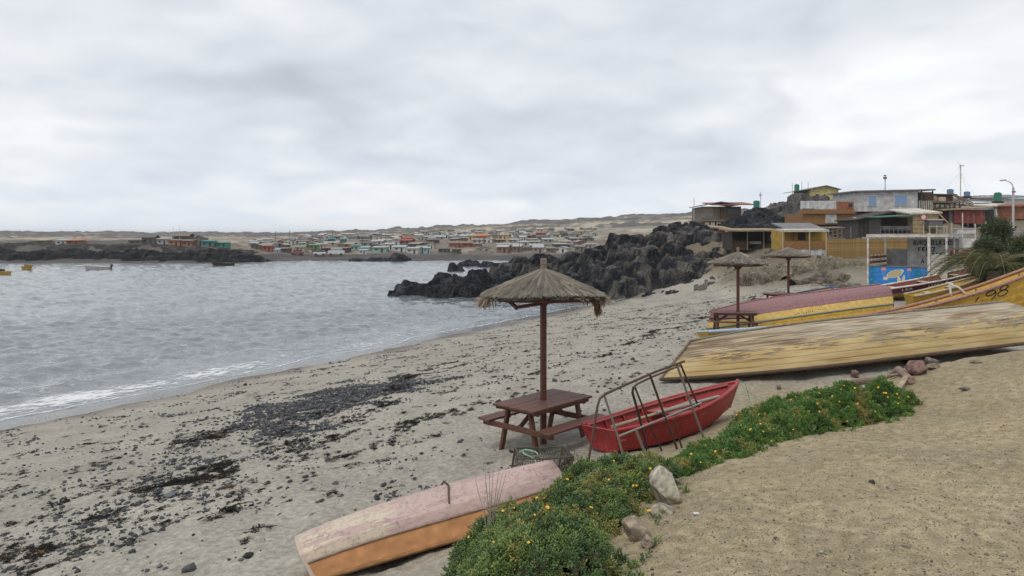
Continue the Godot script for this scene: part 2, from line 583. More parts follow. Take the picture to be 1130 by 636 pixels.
func make_ground_table() -> void:
	var c := []
	var beach_t := [-14.0, -4.0, 5.0, 13.0, 22.0, 31.0, 40.0, 50.0, 60.0]
	for t in beach_t:
		for q in [[-46, -2.3], [-35, -1.0], [-26, 0.0], [-21, 0.62], [-16, 1.27], [-11, 1.93], [-7.5, 2.45], [-5.5, 2.69]]:
			var p := st(q[0], t)
			c.append([p.x, p.y, q[1]])
	var near := [
		[-4.1, -12, 3.0], [-4.1, -3, 3.0], [-4.1, 2, 2.98], [-4.1, 6, 2.92], [-4.1, 10, 2.85], [-4.1, 13.5, 2.8],
		[-2.9, 0, 3.38], [-2.9, 4, 3.36], [-2.9, 7, 3.28], [-2.9, 10, 3.12], [-2.9, 13, 2.92],
		[-1.9, -3, 4.02], [-1.9, 1.5, 4.0], [-1.9, 4, 3.96], [-1.9, 6.2, 3.8], [-1.9, 8.2, 3.62], [-1.9, 10.4, 3.4], [-1.9, 12.8, 3.05],
		[-0.6, -8, 4.3], [-0.6, 0, 4.34], [-0.6, 4, 4.27], [-0.6, 6.5, 4.1], [-0.6, 8.6, 3.92], [-0.6, 10.2, 3.85], [-0.6, 11.3, 3.98], [-0.4, 13.2, 3.3],
		[1, -5, 4.4], [1, 1, 4.4], [1, 5, 4.38], [1, 8, 4.28], [1, 10, 4.25], [0.7, 12.2, 4.36], [0.9, 13.9, 3.75], [0.9, 15.8, 3.1],
		[4.5, -4, 4.45], [4.5, 3, 4.45], [4.5, 9, 4.42], [4.5, 12, 4.45], [4.3, 14.2, 3.9], [4.3, 16.8, 3.2],
		[10, 0, 4.6], [10, 10, 4.6], [10, 14.5, 4.3], [10, 18, 3.5], [18, 5, 4.8], [20, 18, 4.4],
		[-3.5, 18, 2.82], [0, 18.5, 2.98], [4, 21, 3.15], [9, 24, 3.4], [-3, 26, 2.85], [1, 26, 3.0], [5, 28, 3.25], [11, 28, 3.7], [18, 30, 4.4],
		[-3, 34, 2.95], [1, 34, 3.2], [6, 36, 3.5], [-2, 39, 3.3], [2, 40, 3.4], [-4.5, 44, 2.95], [0, 45, 3.45], [14, 40, 4.3], [8, 50, 4.2], [24, 48, 5.0]]
	for q in near:
		var p := st(q[0], q[1])
		c.append([p.x, p.y, q[2]])
	for q in [[925, 305, 47], [890, 312, 46], [985, 300, 47], [852, 300, 55], [850, 286, 61], [835, 275, 70], [822, 298, 58], [800, 305, 60], [790, 264, 80], [800, 251, 100], [850, 250, 95], [872, 236, 110], [912, 224, 125],
			[905, 263, 82], [980, 263, 72], [960, 240, 92], [1020, 263, 68], [1065, 263, 72], [1065, 248, 92], [1120, 242, 96], [1110, 272, 58], [1120, 290, 44], [1130, 298, 35], [1010, 226, 112], [1130, 227, 130], [760, 268, 90], [763, 267, 79], [770, 296, 72], [790, 285, 72], [745, 320, 68], [1000, 213, 160], [850, 228, 155]]:
		var p := at(q[0], q[1], q[2])
		c.append([p.x, p.z, p.y])
	for px in [878, 906, 935, 965, 1000]:
		for q in [[302, 53.0], [288, 56.6], [284.5, 59.0], [283.5, 62.5], [276, 67.0]]:
			var p := at(px, q[0], q[1])
			c.append([p.x, p.z, p.y])
	for q in [[-15, -62, -1.9], [-16, -85, -2.4], [0, -76, -1.4], [0, -100, -2.2], [9, -78, 0.2], [10, -100, 0.0], [-12, -130, -2.6], [8, -140, -2.0], [22, -122, 2.5], [-45, -70, -3], [-45, -120, -3], [-50, -20, -3], [-40, 10, -2.4], [30, -155, 5], [-10, -160, -3], [60, -20, 5.5], [90, -60, 7], [100, -110, 10], [30, 8, 5], [110, -155, 12]]:
		c.append(q)
	make_footprints()
	var sol := solve_plate(c)
	G.resize(GW * GH)
	for j in GH:
		for i in GW:
			G[j * GW + i] = plate(sol, GX0 + i, GZ0 + j)

func cub(a: float, b: float, c: float, d: float, t: float) -> float:
	return b + 0.5 * t * (c - a + t * (2.0 * a - 5.0 * b + 4.0 * c - d + t * (3.0 * (b - c) + d - a)))

func base_h(x: float, z: float) -> float:
	var fx := clampf(x - GX0, 1.0, GW - 3.001)
	var fz := clampf(z - GZ0, 1.0, GH - 3.001)
	var i := int(fx)
	var j := int(fz)
	fx -= i
	fz -= j
	var k := (j - 1) * GW + i - 1
	var r0 := cub(G[k], G[k + 1], G[k + 2], G[k + 3], fx)
	k += GW
	var r1 := cub(G[k], G[k + 1], G[k + 2], G[k + 3], fx)
	k += GW
	var r2 := cub(G[k], G[k + 1], G[k + 2], G[k + 3], fx)
	k += GW
	var r3 := cub(G[k], G[k + 1], G[k + 2], G[k + 3], fx)
	return cub(r0, r1, r2, r3, fz)

var steps := {}     # old footprints by half-metre cell
func make_footprints() -> void:
	var r := RandomNumberGenerator.new()
	r.seed = 1701
	for tr in [[1.3, -2.8, 4.4, -8.0], [2.6, -3.2, 6.2, -7.6], [3.8, -4.2, 2.2, -6.6], [-0.6, -8.6, -2.2, -13.0], [1.6, -9.6, -0.6, -12.8], [2.2, -14.0, 0.4, -10.4], [4.4, -6.4, 5.8, -9.4]]:
		var a := Vector2(tr[0], tr[1])
		var b := Vector2(tr[2], tr[3])
		var n := int(a.distance_to(b) / 0.62)
		var d := (b - a).normalized()
		for k in n:
			var p := a.lerp(b, k / float(n)) + Vector2(-d.y, d.x) * (0.10 if k % 2 else -0.10) + Vector2(r.randfn(0, 0.05), r.randfn(0, 0.05))
			var dd := d.rotated(r.randfn(0, 0.15))
			var e := [p, dd, r.randf_range(0.010, 0.022)]
			for i in range(-1, 2):
				for j in range(-1, 2):
					var key := Vector2i(int(floorf(p.x * 2.0)) + i, int(floorf(p.y * 2.0)) + j)
					if not steps.has(key):
						steps[key] = []
					steps[key].append(e)

func footprint(x: float, z: float) -> float:
	var h := 0.0
	for e in steps.get(Vector2i(int(floorf(x * 2.0)), int(floorf(z * 2.0))), []):
		var q: Vector2 = Vector2(x, z) - e[0]
		var u: float = q.dot(e[1]) / 0.15
		var v: float = (q.x * e[1].y - q.y * e[1].x) / 0.062
		var m := u * u + v * v
		if m < 4.0:
			h += float(e[2]) * (-1.3 * exp(-m * m * 0.9) + 0.55 * exp(-(m - 1.9) * (m - 1.9) * 2.0))
	return h

func ground(x: float, z: float) -> float:
	var h := base_h(x, z)
	var s := s_of(x, z)
	var t := t_of(x, z)
	var dry := smoothstep(-21.0, -12.0, s)
	var r := sqrt(x * x + z * z)
	var rough := smoothstep(48.0, 75.0, t)
	h += nz_a.get_noise_2d(x, z) * (0.012 + 0.055 * dry + 0.5 * rough)
	if r < 45.0:
		h += nz_b.get_noise_2d(x, z) * (0.003 + 0.030 * dry + 0.022 * smoothstep(-11.0, -8.0, s) * smoothstep(-3.0, -5.0, s)) * (1.0 - r / 45.0)
		if r < 16.0:
			h += nz_b.get_noise_2d(x * 3.3 + 11.0, z * 3.3) * 0.013 * dry * (1.0 - r / 16.0)
	h += nz_c.get_noise_2d(x, z) * 0.12 * dry
	if r < 15.0:
		h += footprint(x, z)
	return h

func on_ground(px: float, py: float) -> Vector3:   # where the ray through a photograph pixel meets the ground
	var d := 2.0
	var step := 0.15
	var p := at(px, py, d)
	while d < 160.0:
		p = at(px, py, d)
		if p.y < ground(p.x, p.z):
			break
		d += step
		step *= 1.012
	var lo := d - step
	for k in 8:
		var mid := (lo + d) * 0.5
		p = at(px, py, mid)
		if p.y < ground(p.x, p.z): d = mid
		else: lo = mid
	p = at(px, py, d)
	p.y = ground(p.x, p.z)
	return p

func make_beach() -> void:
	var mb := MB.new()
	var cols := 620
	var rings := []
	var r := 0.7
	while r < 172.0:
		rings.append(r)
		r *= 1.0125 if r < 16.0 else 1.0225
	var na := fnl(121, 0.7, 4)
	var nb := fnl(122, 0.16, 3)
	var rows := []
	var cc := []
	var grey := Color(0.505, 0.474, 0.420)
	var damp := Color(0.27, 0.25, 0.222)
	var tan_ := Color(0.455, 0.385, 0.255)
	var ochre := Color(0.49, 0.37, 0.20)
	var earth := Color(0.25, 0.215, 0.16)
	for q in rings:
		var row := PackedVector3Array()
		var rc := PackedColorArray()
		for i in cols + 1:
			var a := deg_to_rad(-100.0 + 200.0 * i / cols)
			var x: float = sin(a) * q
			var z: float = -cos(a) * q
			var y := ground(x, z)
			row.append(Vector3(x, y, z))
			var s := s_of(x, z)
			var t := t_of(x, z)
			var n1 := na.get_noise_2d(x, z)
			var n2 := nb.get_noise_2d(x, z)
			var wet := 1.0 - smoothstep(-24.6, -21.5, s + n2 * 1.5)
			var col := grey.lerp(damp, clampf(wet, 0.0, 1.0))
			var bank := smoothstep(-4.6, -2.6, s + n1 * 0.8) * (1.0 - smoothstep(15.0, 18.0, t + n1))
			col = col.lerp(tan_, bank)
			var och := smoothstep(0.0, 0.3, n2 + n1 * 0.35) * bank * smoothstep(7.0, 10.0, t) * smoothstep(-0.5, 1.5, s)
			col = col.lerp(ochre, och * 0.8)
			var inland := smoothstep(44.0, 56.0, t + n1 * 4.0) * smoothstep(1.9, 3.0, y)
			col = col.lerp(earth, inland)
			col *= 1.0 + n1 * 0.22 + n2 * 0.12
			col.a = 1.0
			rc.append(col)
		rows.append(row)
		cc.append(rc)
	mb.grid(rows, Vector3.UP, cc)
	structure("beach", mb.mesh(false), M.sand)
	# the strip the last waves ran over: smooth, soaked sand
	var w := MB.new()
	var nw := fnl(123, 0.22, 3)
	rows = []
	for i in 320:
		var t := -16.0 + i * 0.27
		var edge := -23.9 + nw.get_noise_2d(t, 0) * 1.3 + nw.get_noise_2d(t * 3.0, 9.0) * 0.3
		var row := PackedVector3Array()
		for j in 30:
			var s := lerpf(-27.5, edge, j / 29.0)
			var p := st(s, t)
			row.append(Vector3(p.x, ground(p.x, p.y) + (0.005 if j < 29 else -0.01), p.y))
		rows.append(row)
	w.grid(rows)
	structure("wet_sand", w.mesh(), M.wet)

func sea_h(x: float, z: float) -> float:
	var s := s_of(x, z)
	var t := t_of(x, z)
	var r := sqrt(x * x + z * z)
	var off := clampf((-25.7 - s) / 7.0, 0.0, 1.0)
	if r > 320.0:
		return 0.0
	var far := 1.0 - smoothstep(150.0, 320.0, r)
	var w1 := sea_a.get_noise_2d(s * 0.34 + 3.0, t * 0.11)
	var w2 := sea_b.get_noise_2d(x * 0.42, z * 0.95)
	var w3 := sea_a.get_noise_2d(x * 1.3 + 50.0, z * 2.2)
	var y := (w1 * 0.20 + w2 * 0.15 * (0.3 + 0.7 * off) + w3 * 0.05) * (0.12 + 0.88 * off)
	# one low breaker about to run out on the sand
	var crest := -29.3 + sea_b.get_noise_2d(t * 0.12, 5.0) * 1.6
	var k := (s - crest)
	y += 0.20 * exp(-k * k / (0.35 if k > 0.0 else 1.3)) * (0.55 + 0.6 * sea_b.get_noise_2d(t * 0.2, 77.0)) * smoothstep(75.0, 40.0, t)
	return y * far + 0.01

func make_sea() -> void:
	var mb := MB.new()
	var rings := []
	var r := 16.0
	while r < 60.0:
		rings.append(r)
		r += 0.21
	while r < 330.0:
		rings.append(r)
		r *= 1.011
	while r < 7000.0:
		rings.append(r)
		r *= 1.12
	var cols := 620
	var rows := []
	for q in rings:
		var row := PackedVector3Array()
		for i in cols + 1:
			var a := deg_to_rad(-85.0 + 120.0 * i / cols)
			var x: float = sin(a) * q
			var z: float = -cos(a) * q
			row.append(Vector3(x, sea_h(x, z), z))
		rows.append(row)
	mb.grid(rows)
	var m := StandardMaterial3D.new()
	m.albedo_color = lin(0.13, 0.15, 0.165)
	m.roughness = 0.10
	m.metallic_specular = 0.75
	m.normal_enabled = true
	m.normal_texture = TX.sea_n
	m.normal_scale = 0.7
	m.uv1_triplanar = true
	m.uv1_world_triplanar = true
	m.uv1_scale = Vector3(0.16, 0.16, 0.16)
	structure("sea", mb.mesh(false), m)
	# foam of the spent wave: a lacy sheet that rides on the water and the soaked sand
	var w := 2048
	var h := 256
	var fa := fnl(131, 1.0, 4)
	var fb := fnl(132, 1.0, 3)
	var im := Image.create(w, h, false, Image.FORMAT_RGBA8)
	for x in w:
		var t := -16.0 + 86.0 * x / w
		var crest := -29.3 + sea_b.get_noise_2d(t * 0.12, 5.0) * 1.6
		var run := -26.1 + fb.get_noise_2d(t * 0.10, 3.0) * 0.9 + fb.get_noise_2d(t * 0.5, 31.0) * 0.22
		var thick := clampf(1.15 - (t - 10.0) * 0.022, 0.35, 1.1) * (0.75 + 0.5 * fb.get_noise_2d(t * 0.15, 60.0))
		for y in h:
			var s := -33.0 + 9.0 * y / h
			var lace := fa.get_noise_2d(s * 2.6, t * 1.3) * 0.75 + fb.get_noise_2d(s * 7.0, t * 3.5) * 0.45
			var cells := absf(fa.get_noise_2d(s * 1.6 + 20.0, t * 0.8))
			# dense just behind the running edge, thinning towards the crest
			var k := run - s
			var d := 0.0
			if k >= 0.0:
				d = maxf(0.95 * exp(-k * 5.0), 0.92 * thick * exp(-pow((k - 1.45) / 1.35, 2.0)))
				d = maxf(d, 0.45 * exp(-pow((s - crest) / 1.4, 2.0)) * thick)
			var al := 0.85 * smoothstep(0.30, 0.95, d + lace * 0.62 - cells * 0.7 * (1.0 - d))
			if k < 0.0:
				al = 0.0
			im.set_pixel(x, y, Color(0.93, 0.945, 0.95, al))
	var fm := StandardMaterial3D.new()
	fm.albedo_texture = ImageTexture.create_from_image(im)
	fm.albedo_color = Color(0.92, 0.92, 0.93)
	fm.transparency = BaseMaterial3D.TRANSPARENCY_ALPHA
	fm.roughness = 0.8
	fm.texture_repeat = false
	var fo := MB.new()
	rows = []
	var uvs := []
	for i in 431:
		var t := -16.0 + i * 0.2
		var row := PackedVector3Array()
		var ru := PackedVector2Array()
		for j in 76:
			var s := -33.0 + j * 0.12
			var p := st(s, t)
			row.append(Vector3(p.x, maxf(sea_h(p.x, p.y), ground(p.x, p.y) + 0.006) + 0.014, p.y))
			ru.append(Vector2((t + 16.0) / 86.0, (s + 33.0) / 9.0))
		rows.append(row)
		uvs.append(ru)
	fo.grid(rows, Vector3.UP, [], uvs)
	var o := part(self, "sea_foam", fo.mesh(), fm)
	tag(o, "white lacy foam of a spent wave along the waterline", "foam", "", "stuff")

var far_sol := []
var far_n := fnl(141, 0.018, 4)
var far_r := fnl(142, 0.09, 4)

func far_h(x: float, z: float) -> float:
	return plate(far_sol, x, z)

func far_at(px: float, d: float) -> Vector3:
	var x := (px - 565.0) / F * d
	return Vector3(x, far_h(x, -d), -d)

func make_hills() -> void:
	var c := []
	for q in [
		[-250, 158, -2], [0, 158, -2], [150, 158, -2], [300, 165, -2], [430, 170, -2], [560, 172, -1.5], [700, 172, 0], [900, 172, 3], [1300, 172, 8],
		[-250, 172, 0.4], [0, 172, 0.4], [150, 172, 0.4], [300, 183, 0.4], [430, 186, 0.3], [560, 190, 0.4],
		[-250, 190, 2.6], [0, 190, 2.5], [100, 192, 2.6], [200, 192, 2.8], [270, 192, 1.8], [330, 198, 1.0], [430, 200, 1.0], [540, 204, 1.0], [640, 210, 1.6],
		[-250, 215, 3.8], [0, 215, 3.8], [100, 215, 3.9], [200, 215, 4.2], [270, 222, 3.0], [330, 225, 2.0], [430, 225, 2.2], [540, 230, 2.6], [640, 235, 3.2],
		[-250, 300, 4.3], [0, 300, 4.3], [150, 300, 4.6], [300, 290, 4.1], [430, 290, 4.6], [540, 290, 5.2], [640, 290, 5.8], [760, 300, 8], [1000, 300, 14],
		[-250, 480, 6.2], [0, 480, 6.3], [150, 480, 6.6], [300, 420, 6.4], [430, 400, 7.3], [540, 400, 9.3], [640, 400, 10.8], [760, 400, 14], [1000, 400, 20],
		[300, 620, 7.2], [340, 620, 7.5], [380, 620, 10.6], [410, 620, 8.4], [440, 620, 11.0], [480, 640, 14.2], [520, 650, 14.6], [565, 660, 17.0], [600, 670, 20.5], [640, 680, 22.4], [700, 690, 25.3], [760, 700, 28.2], [900, 720, 31], [1300, 720, 36],
		[-250, 1000, 10.5], [0, 1000, 10.5], [150, 1000, 10.8], [300, 1050, 8], [430, 1050, 8], [600, 1050, 10], [800, 1100, 16], [1300, 1100, 20],
		[-250, 1500, 2], [300, 1500, -2], [800, 1600, -2], [1300, 1600, -2]]:
		c.append([(q[0] - 565.0) / F * q[1], -float(q[1]), q[2]])
	far_sol = solve_plate(c)
	var mb := MB.new()
	var rows := []
	var cc := []
	var d := 158.0
	var sand := Color(0.44, 0.385, 0.295)
	var pale := Color(0.53, 0.475, 0.38)
	var dark := Color(0.075, 0.068, 0.068)
	var brown := Color(0.20, 0.165, 0.13)
	var black := Color(0.05, 0.05, 0.054)
	while d < 1500.0:
		var row := PackedVector3Array()
		var rc := PackedColorArray()
		for i in 461:
			var px := -260.0 + i * 3.2
			var x := (px - 565.0) / F * d
			var y := far_h(x, -d)
			var n1 := far_n.get_noise_2d(x, d * 0.7)
			var n2 := far_r.get_noise_2d(x, d * 0.7)
			var up := smoothstep(6.0, 22.0, y)
			var patch := smoothstep(0.04, 0.14, n1 + n2 * 0.5 + 0.22 * up * smoothstep(560.0, 690.0, d) + 0.03)
			if d < 380.0:
				patch *= 0.55
			var col := sand.lerp(pale, clampf(0.5 + n2, 0.0, 1.0)).lerp(dark, patch * 0.9)
			var town := smoothstep(330.0, 230.0, d)
			col = col.lerp(brown, town * clampf(0.75 + n2, 0.0, 1.0))
			var shore := smoothstep(1.6, 0.8, y)
			col = col.lerp(black, shore * 0.85)
			var pen := smoothstep(270.0, 235.0, px) * smoothstep(5.8, 4.4, y + n2) * smoothstep(260.0, 215.0, d)
			col = col.lerp(Color(0.095, 0.082, 0.072), pen * 0.9)
			y += patch * (0.3 + d * 0.0010) * (0.7 + n2 * 1.2) + n2 * (0.5 + 0.8 * pen) * smoothstep(0.6, 2.0, y) + n1 * 0.4 * up + n1 * 4.0 * smoothstep(420.0, 640.0, d)
			rc.append(col)
			row.append(Vector3(x, y, -d))
		rows.append(row)
		cc.append(rc)
		d *= 1.0105 if d < 330.0 else 1.016
	mb.grid(rows, Vector3.UP, cc)
	structure("hills", mb.mesh(false), M.hill)

# ---------------------------------------------------------------- rocks
# lumps: [x, z, rx, rz, top]; craggy blocks from cell noise on a smooth body
func cellular(sd: int, freq: float, ret: int) -> FastNoiseLite:
	var ce := FastNoiseLite.new()
	ce.seed = sd
	ce.noise_type = FastNoiseLite.TYPE_CELLULAR
	ce.frequency = freq
	ce.cellular_return_type = ret
	return ce

func outcrop(nm: String, label: String, lumps: Array, step: float, amp: float, cell: float, dark: Color, light: Color, share: float, sd: int, far := false) -> void:
	var x0 := 1e9
	var x1 := -1e9
	var z0 := 1e9
	var z1 := -1e9
	for l in lumps:
		x0 = minf(x0, l[0] - l[2] * 1.4)
		x1 = maxf(x1, l[0] + l[2] * 1.4)
		z0 = minf(z0, l[1] - l[3] * 1.4)
		z1 = maxf(z1, l[1] + l[3] * 1.4)
	var ce := cellular(sd, 1.0 / cell, FastNoiseLite.RETURN_DISTANCE2_SUB)
	var cv := cellular(sd, 1.0 / cell, FastNoiseLite.RETURN_CELL_VALUE)
	var c2 := cellular(sd + 7, 2.7 / cell, FastNoiseLite.RETURN_DISTANCE2_SUB)
	var wp := fnl(sd + 3, 0.6 / cell, 3)
	var fi := fnl(sd + 4, 1.6 / cell, 4)
	var big := fnl(sd + 5, 0.28 / cell, 3)
	var nx := int((x1 - x0) / step) + 1
	var nzc := int((z1 - z0) / step) + 1
	var H := PackedFloat32Array()
	var E := PackedFloat32Array()
	H.resize(nx * nzc)
	E.resize(nx * nzc)
	for j in nzc:
		for i in nx:
			var x := x0 + i * step
			var z := z0 + j * step
			var bx := x + big.get_noise_2d(x, z) * cell * 1.5
			var bz := z + big.get_noise_2d(x + 70.0, z + 30.0) * cell * 1.5
			var g := maxf(far_h(x, z) if far else base_h(x, z), -1.2)
			var e := -2.0
			var top := -1.0
			for l in lumps:
				var dx: float = (bx - l[0]) / l[2]
				var dz: float = (bz - l[1]) / l[3]
				var q := 1.0 - pow(dx * dx + dz * dz, 0.75)
				top = maxf(top, (l[4] - g) * pow(q, 0.62) if q > 0.0 else q * 2.2)
				e = maxf(e, q)
			H[j * nx + i] = g + top
			E[j * nx + i] = e
	var mb := MB.new()
	var pos := PackedVector3Array()
	pos.resize(nx * nzc)
	var colr := PackedColorArray()
	colr.resize(nx * nzc)
	for j in nzc:
		for i in nx:
			var k := j * nx + i
			var e := E[k]
			if e < -0.5:
				continue
			var gx := (H[k + 1] if i < nx - 1 else H[k]) - (H[k - 1] if i > 0 else H[k])
			var gz := (H[k + nx] if j < nzc - 1 else H[k]) - (H[k - nx] if j > 0 else H[k])
			var nn := Vector3(-gx, 2.0 * step, -gz).normalized()
			var p := Vector3(x0 + i * step, H[k], z0 + j * step)
			var w := p + Vector3(wp.get_noise_3dv(p), wp.get_noise_3dv(p + Vector3(31, 0, 0)), wp.get_noise_3dv(p + Vector3(0, 47, 0))) * cell * 0.45
			w.y *= 1.5
			var b1 := ce.get_noise_3dv(w) + 1.0
			var v1 := cv.get_noise_3dv(w)
			var b2 := c2.get_noise_3dv(w) + 1.0
			var f := fi.get_noise_3dv(p)
			var body := smoothstep(-0.22, 0.25, e)
			var dsp := amp * body * (sqrt(minf(b1, 0.45)) * 1.1 + v1 * 0.32 + sqrt(minf(b2, 0.4)) * 0.30 + f * 0.22 - 0.75)
			pos[k] = p + nn * dsp
			# worn bedding: ledges that dip a little
			var lay := 0.5 * cell
			var tw := wp.get_noise_3dv(p * 0.6) * 1.2 + p.x * 0.10
			var qq := pos[k].y / lay + tw
			var fr := qq - floorf(qq)
			pos[k].y = lerpf(pos[k].y, (floorf(qq) + smoothstep(0.25, 0.75, fr) - tw) * lay, 0.55 * body)
			var li := smoothstep(0.62 - share, 0.98 - share * 0.5, 0.5 + f * 0.7 + v1 * 0.3 + 0.25 * big.get_noise_3dv(p * 1.4))
			var cl := dark.lerp(light, li)
			cl *= 1.0 + v1 * 0.30
			cl.a = 1.0
			colr[k] = cl
	var at_ := PackedInt32Array()
	at_.resize(nx * nzc)
	at_.fill(-1)
	for j in nzc - 1:
		for i in nx - 1:
			var k := j * nx + i
			if E[k] < -0.5 or E[k + 1] < -0.5 or E[k + nx] < -0.5 or E[k + nx + 1] < -0.5:
				continue
			for q in [k, k + 1, k + nx, k + 1, k + nx + 1, k + nx]:
				if at_[q] < 0:
					at_[q] = mb.v.size()
					mb.v.append(pos[q])
					mb.c.append(colr[q])
					mb.uv.append(Vector2.ZERO)
					mb.n.append(Vector3.ZERO)
				mb.idx.append(at_[q])
	for q in range(0, mb.idx.size(), 3):
		var ia := mb.idx[q]
		var ib := mb.idx[q + 1]
		var ic := mb.idx[q + 2]
		var nn := (mb.v[ic] - mb.v[ia]).cross(mb.v[ib] - mb.v[ia])
		mb.n[ia] += nn
		mb.n[ib] += nn
		mb.n[ic] += nn
	for q in mb.n.size():
		mb.n[q] = mb.n[q].normalized()
	var o := part(self, nm, mb.mesh(false, true), M.rock)
	tag(o, label, "rock", "dark rocks round the cove")

func lump(px: float, d: float, wpx: float, rz: float, top_py: float, _g := 0.0) -> Array:
	# a lump centred at a bearing and distance, half width in photograph pixels there, crest at that row
	return [(px - 565.0) / F * d, -d, wpx / F * d, rz, EYE - (top_py - HZ) / F * d]

func make_outcrops() -> void:
	var black := Color(0.030, 0.032, 0.038)
	var blue := Color(0.080, 0.085, 0.095)
	var dust := Color(0.17, 0.155, 0.135)
	outcrop("rock_outcrop", "low black rock point running out into the sea beside the foremost thatched shelter", [
		lump(464, 73.5, 27, 2.6, 309), lump(494, 74, 30, 3.2, 301), lump(530, 75, 30, 3.6, 296), lump(562, 76, 32, 3.8, 298), lump(451, 73, 14, 1.7, 318), lump(590, 76, 30, 3.6, 302)], 0.15, 0.7, 1.8, black, blue, 0.24, 201)
	outcrop("rock_outcrop", "long black ridge of rock behind the thatched roof and before the far town", [
		lump(562, 88, 34, 4.5, 283), lump(600, 86, 40, 5, 278), lump(634, 84, 32, 5, 276), lump(662, 82, 30, 5.0, 270)], 0.22, 0.8, 2.0, black, dust, 0.22, 202)
	outcrop("rock_outcrop", "largest mass of black rock heaped between the beach and the red hut", [
		lump(622, 74, 34, 3.5, 300), lump(658, 76, 40, 5.5, 287), lump(698, 77, 44, 6.5, 270), lump(734, 79.5, 30, 6, 247), lump(758, 82, 24, 5.5, 246), lump(694, 82, 27, 5, 258), lump(740, 74, 46, 5, 281), lump(782, 75, 30, 5, 278, 2.0), lump(680, 71.5, 40, 3, 305, 0), lump(765, 71, 36, 3, 302, 0.6), lump(800, 72, 16, 3, 296, 1.8), lump(745, 90, 26, 5, 250)], 0.18, 0.85, 2.3, black, dust, 0.24, 203)
	outcrop("rock_outcrop", "rounded dark rock knoll under the green tank beside the stilted house", [
		lump(838, 92, 24, 5, 229, 7.0), lump(818, 90, 18, 4, 237, 6.6), lump(858, 92, 22, 5, 240, 6.8), lump(830, 86, 40, 4, 247, 6.4)], 0.24, 0.7, 1.5, Color(0.035, 0.037, 0.043), Color(0.10, 0.10, 0.10), 0.2, 204)
	outcrop("rock_outcrop", "grey rocky slope rising below the pale yellow house", [
		lump(872, 104, 26, 9, 222, 8.5), lump(862, 98, 24, 6, 236, 7.5), lump(885, 112, 26, 8, 212, 9.6), lump(845, 108, 26, 6, 233, 8.3)], 0.3, 0.8, 1.8, Color(0.10, 0.095, 0.09), Color(0.20, 0.18, 0.155), 0.3, 205)
	outcrop("rock_outcrop", "small dark rocks scattered at the foot of the big rock mass", [
		lump(720, 68.5, 9, 0.8, 322, 0.3), lump(748, 67, 12, 0.9, 321, 0.6), lump(775, 66, 10, 0.8, 321, 0.9), lump(795, 66.5, 8, 0.7, 319, 1.2), lump(690, 69.5, 7, 0.7, 324, 0.0)], 0.13, 0.5, 0.8, black, blue, 0.2, 206)
	outcrop("rock_outcrop", "tiny black islet off the rocky point nearest the far beach", [lump(501, 128, 9, 1.3, 289.6, 0), lump(509, 127, 6, 1.1, 290.4)], 0.2, 0.22, 1.0, black, blue, 0.2, 207)
	outcrop("rock_outcrop", "low black rocks lying off the far dark beach", [lump(520, 150, 16, 2.5, 286.5, 0), lump(540, 145, 10, 2.0, 287.5, 0)], 0.25, 0.3, 1.2, black, blue, 0.2, 208)
	# far side of the water
	var fl := []
	for i in 16:
		var px := -60.0 + i * 22.0
		fl.append([(px - 565.0) / F * 176.0, -176.0 - (i * 37 % 5), 5.6, 4.0 + (i * 29 % 4), 2.0 + 1.3 * absf(sin(i * 2.3))])
	outcrop("rock_outcrop", "black shore rocks along the low headland across the water", fl, 0.42, 1.0, 2.2, Color(0.022, 0.022, 0.026), Color(0.07, 0.066, 0.062), 0.15, 209, true)
	outcrop("rock_outcrop", "dark mound of rock on the far beach before the town huts", [lump(440, 183, 12, 4, 279, 0.5), lump(415, 182, 18, 3, 284, 0.3), lump(395, 181, 14, 3, 285, 0.3)], 0.35, 0.7, 1.6, black, Color(0.11, 0.10, 0.09), 0.2, 210, true)
	outcrop("rock_outcrop", "brown rubble ridge on the headland behind the shore rocks", [lump(30, 199, 50, 9, 268), lump(90, 198, 50, 9, 270), lump(150, 198, 50, 9, 269), lump(205, 197, 45, 9, 272), lump(262, 194, 26, 7, 276)], 0.5, 0.9, 2.2, Color(0.055, 0.050, 0.046), Color(0.13, 0.115, 0.10), 0.3, 211, true)

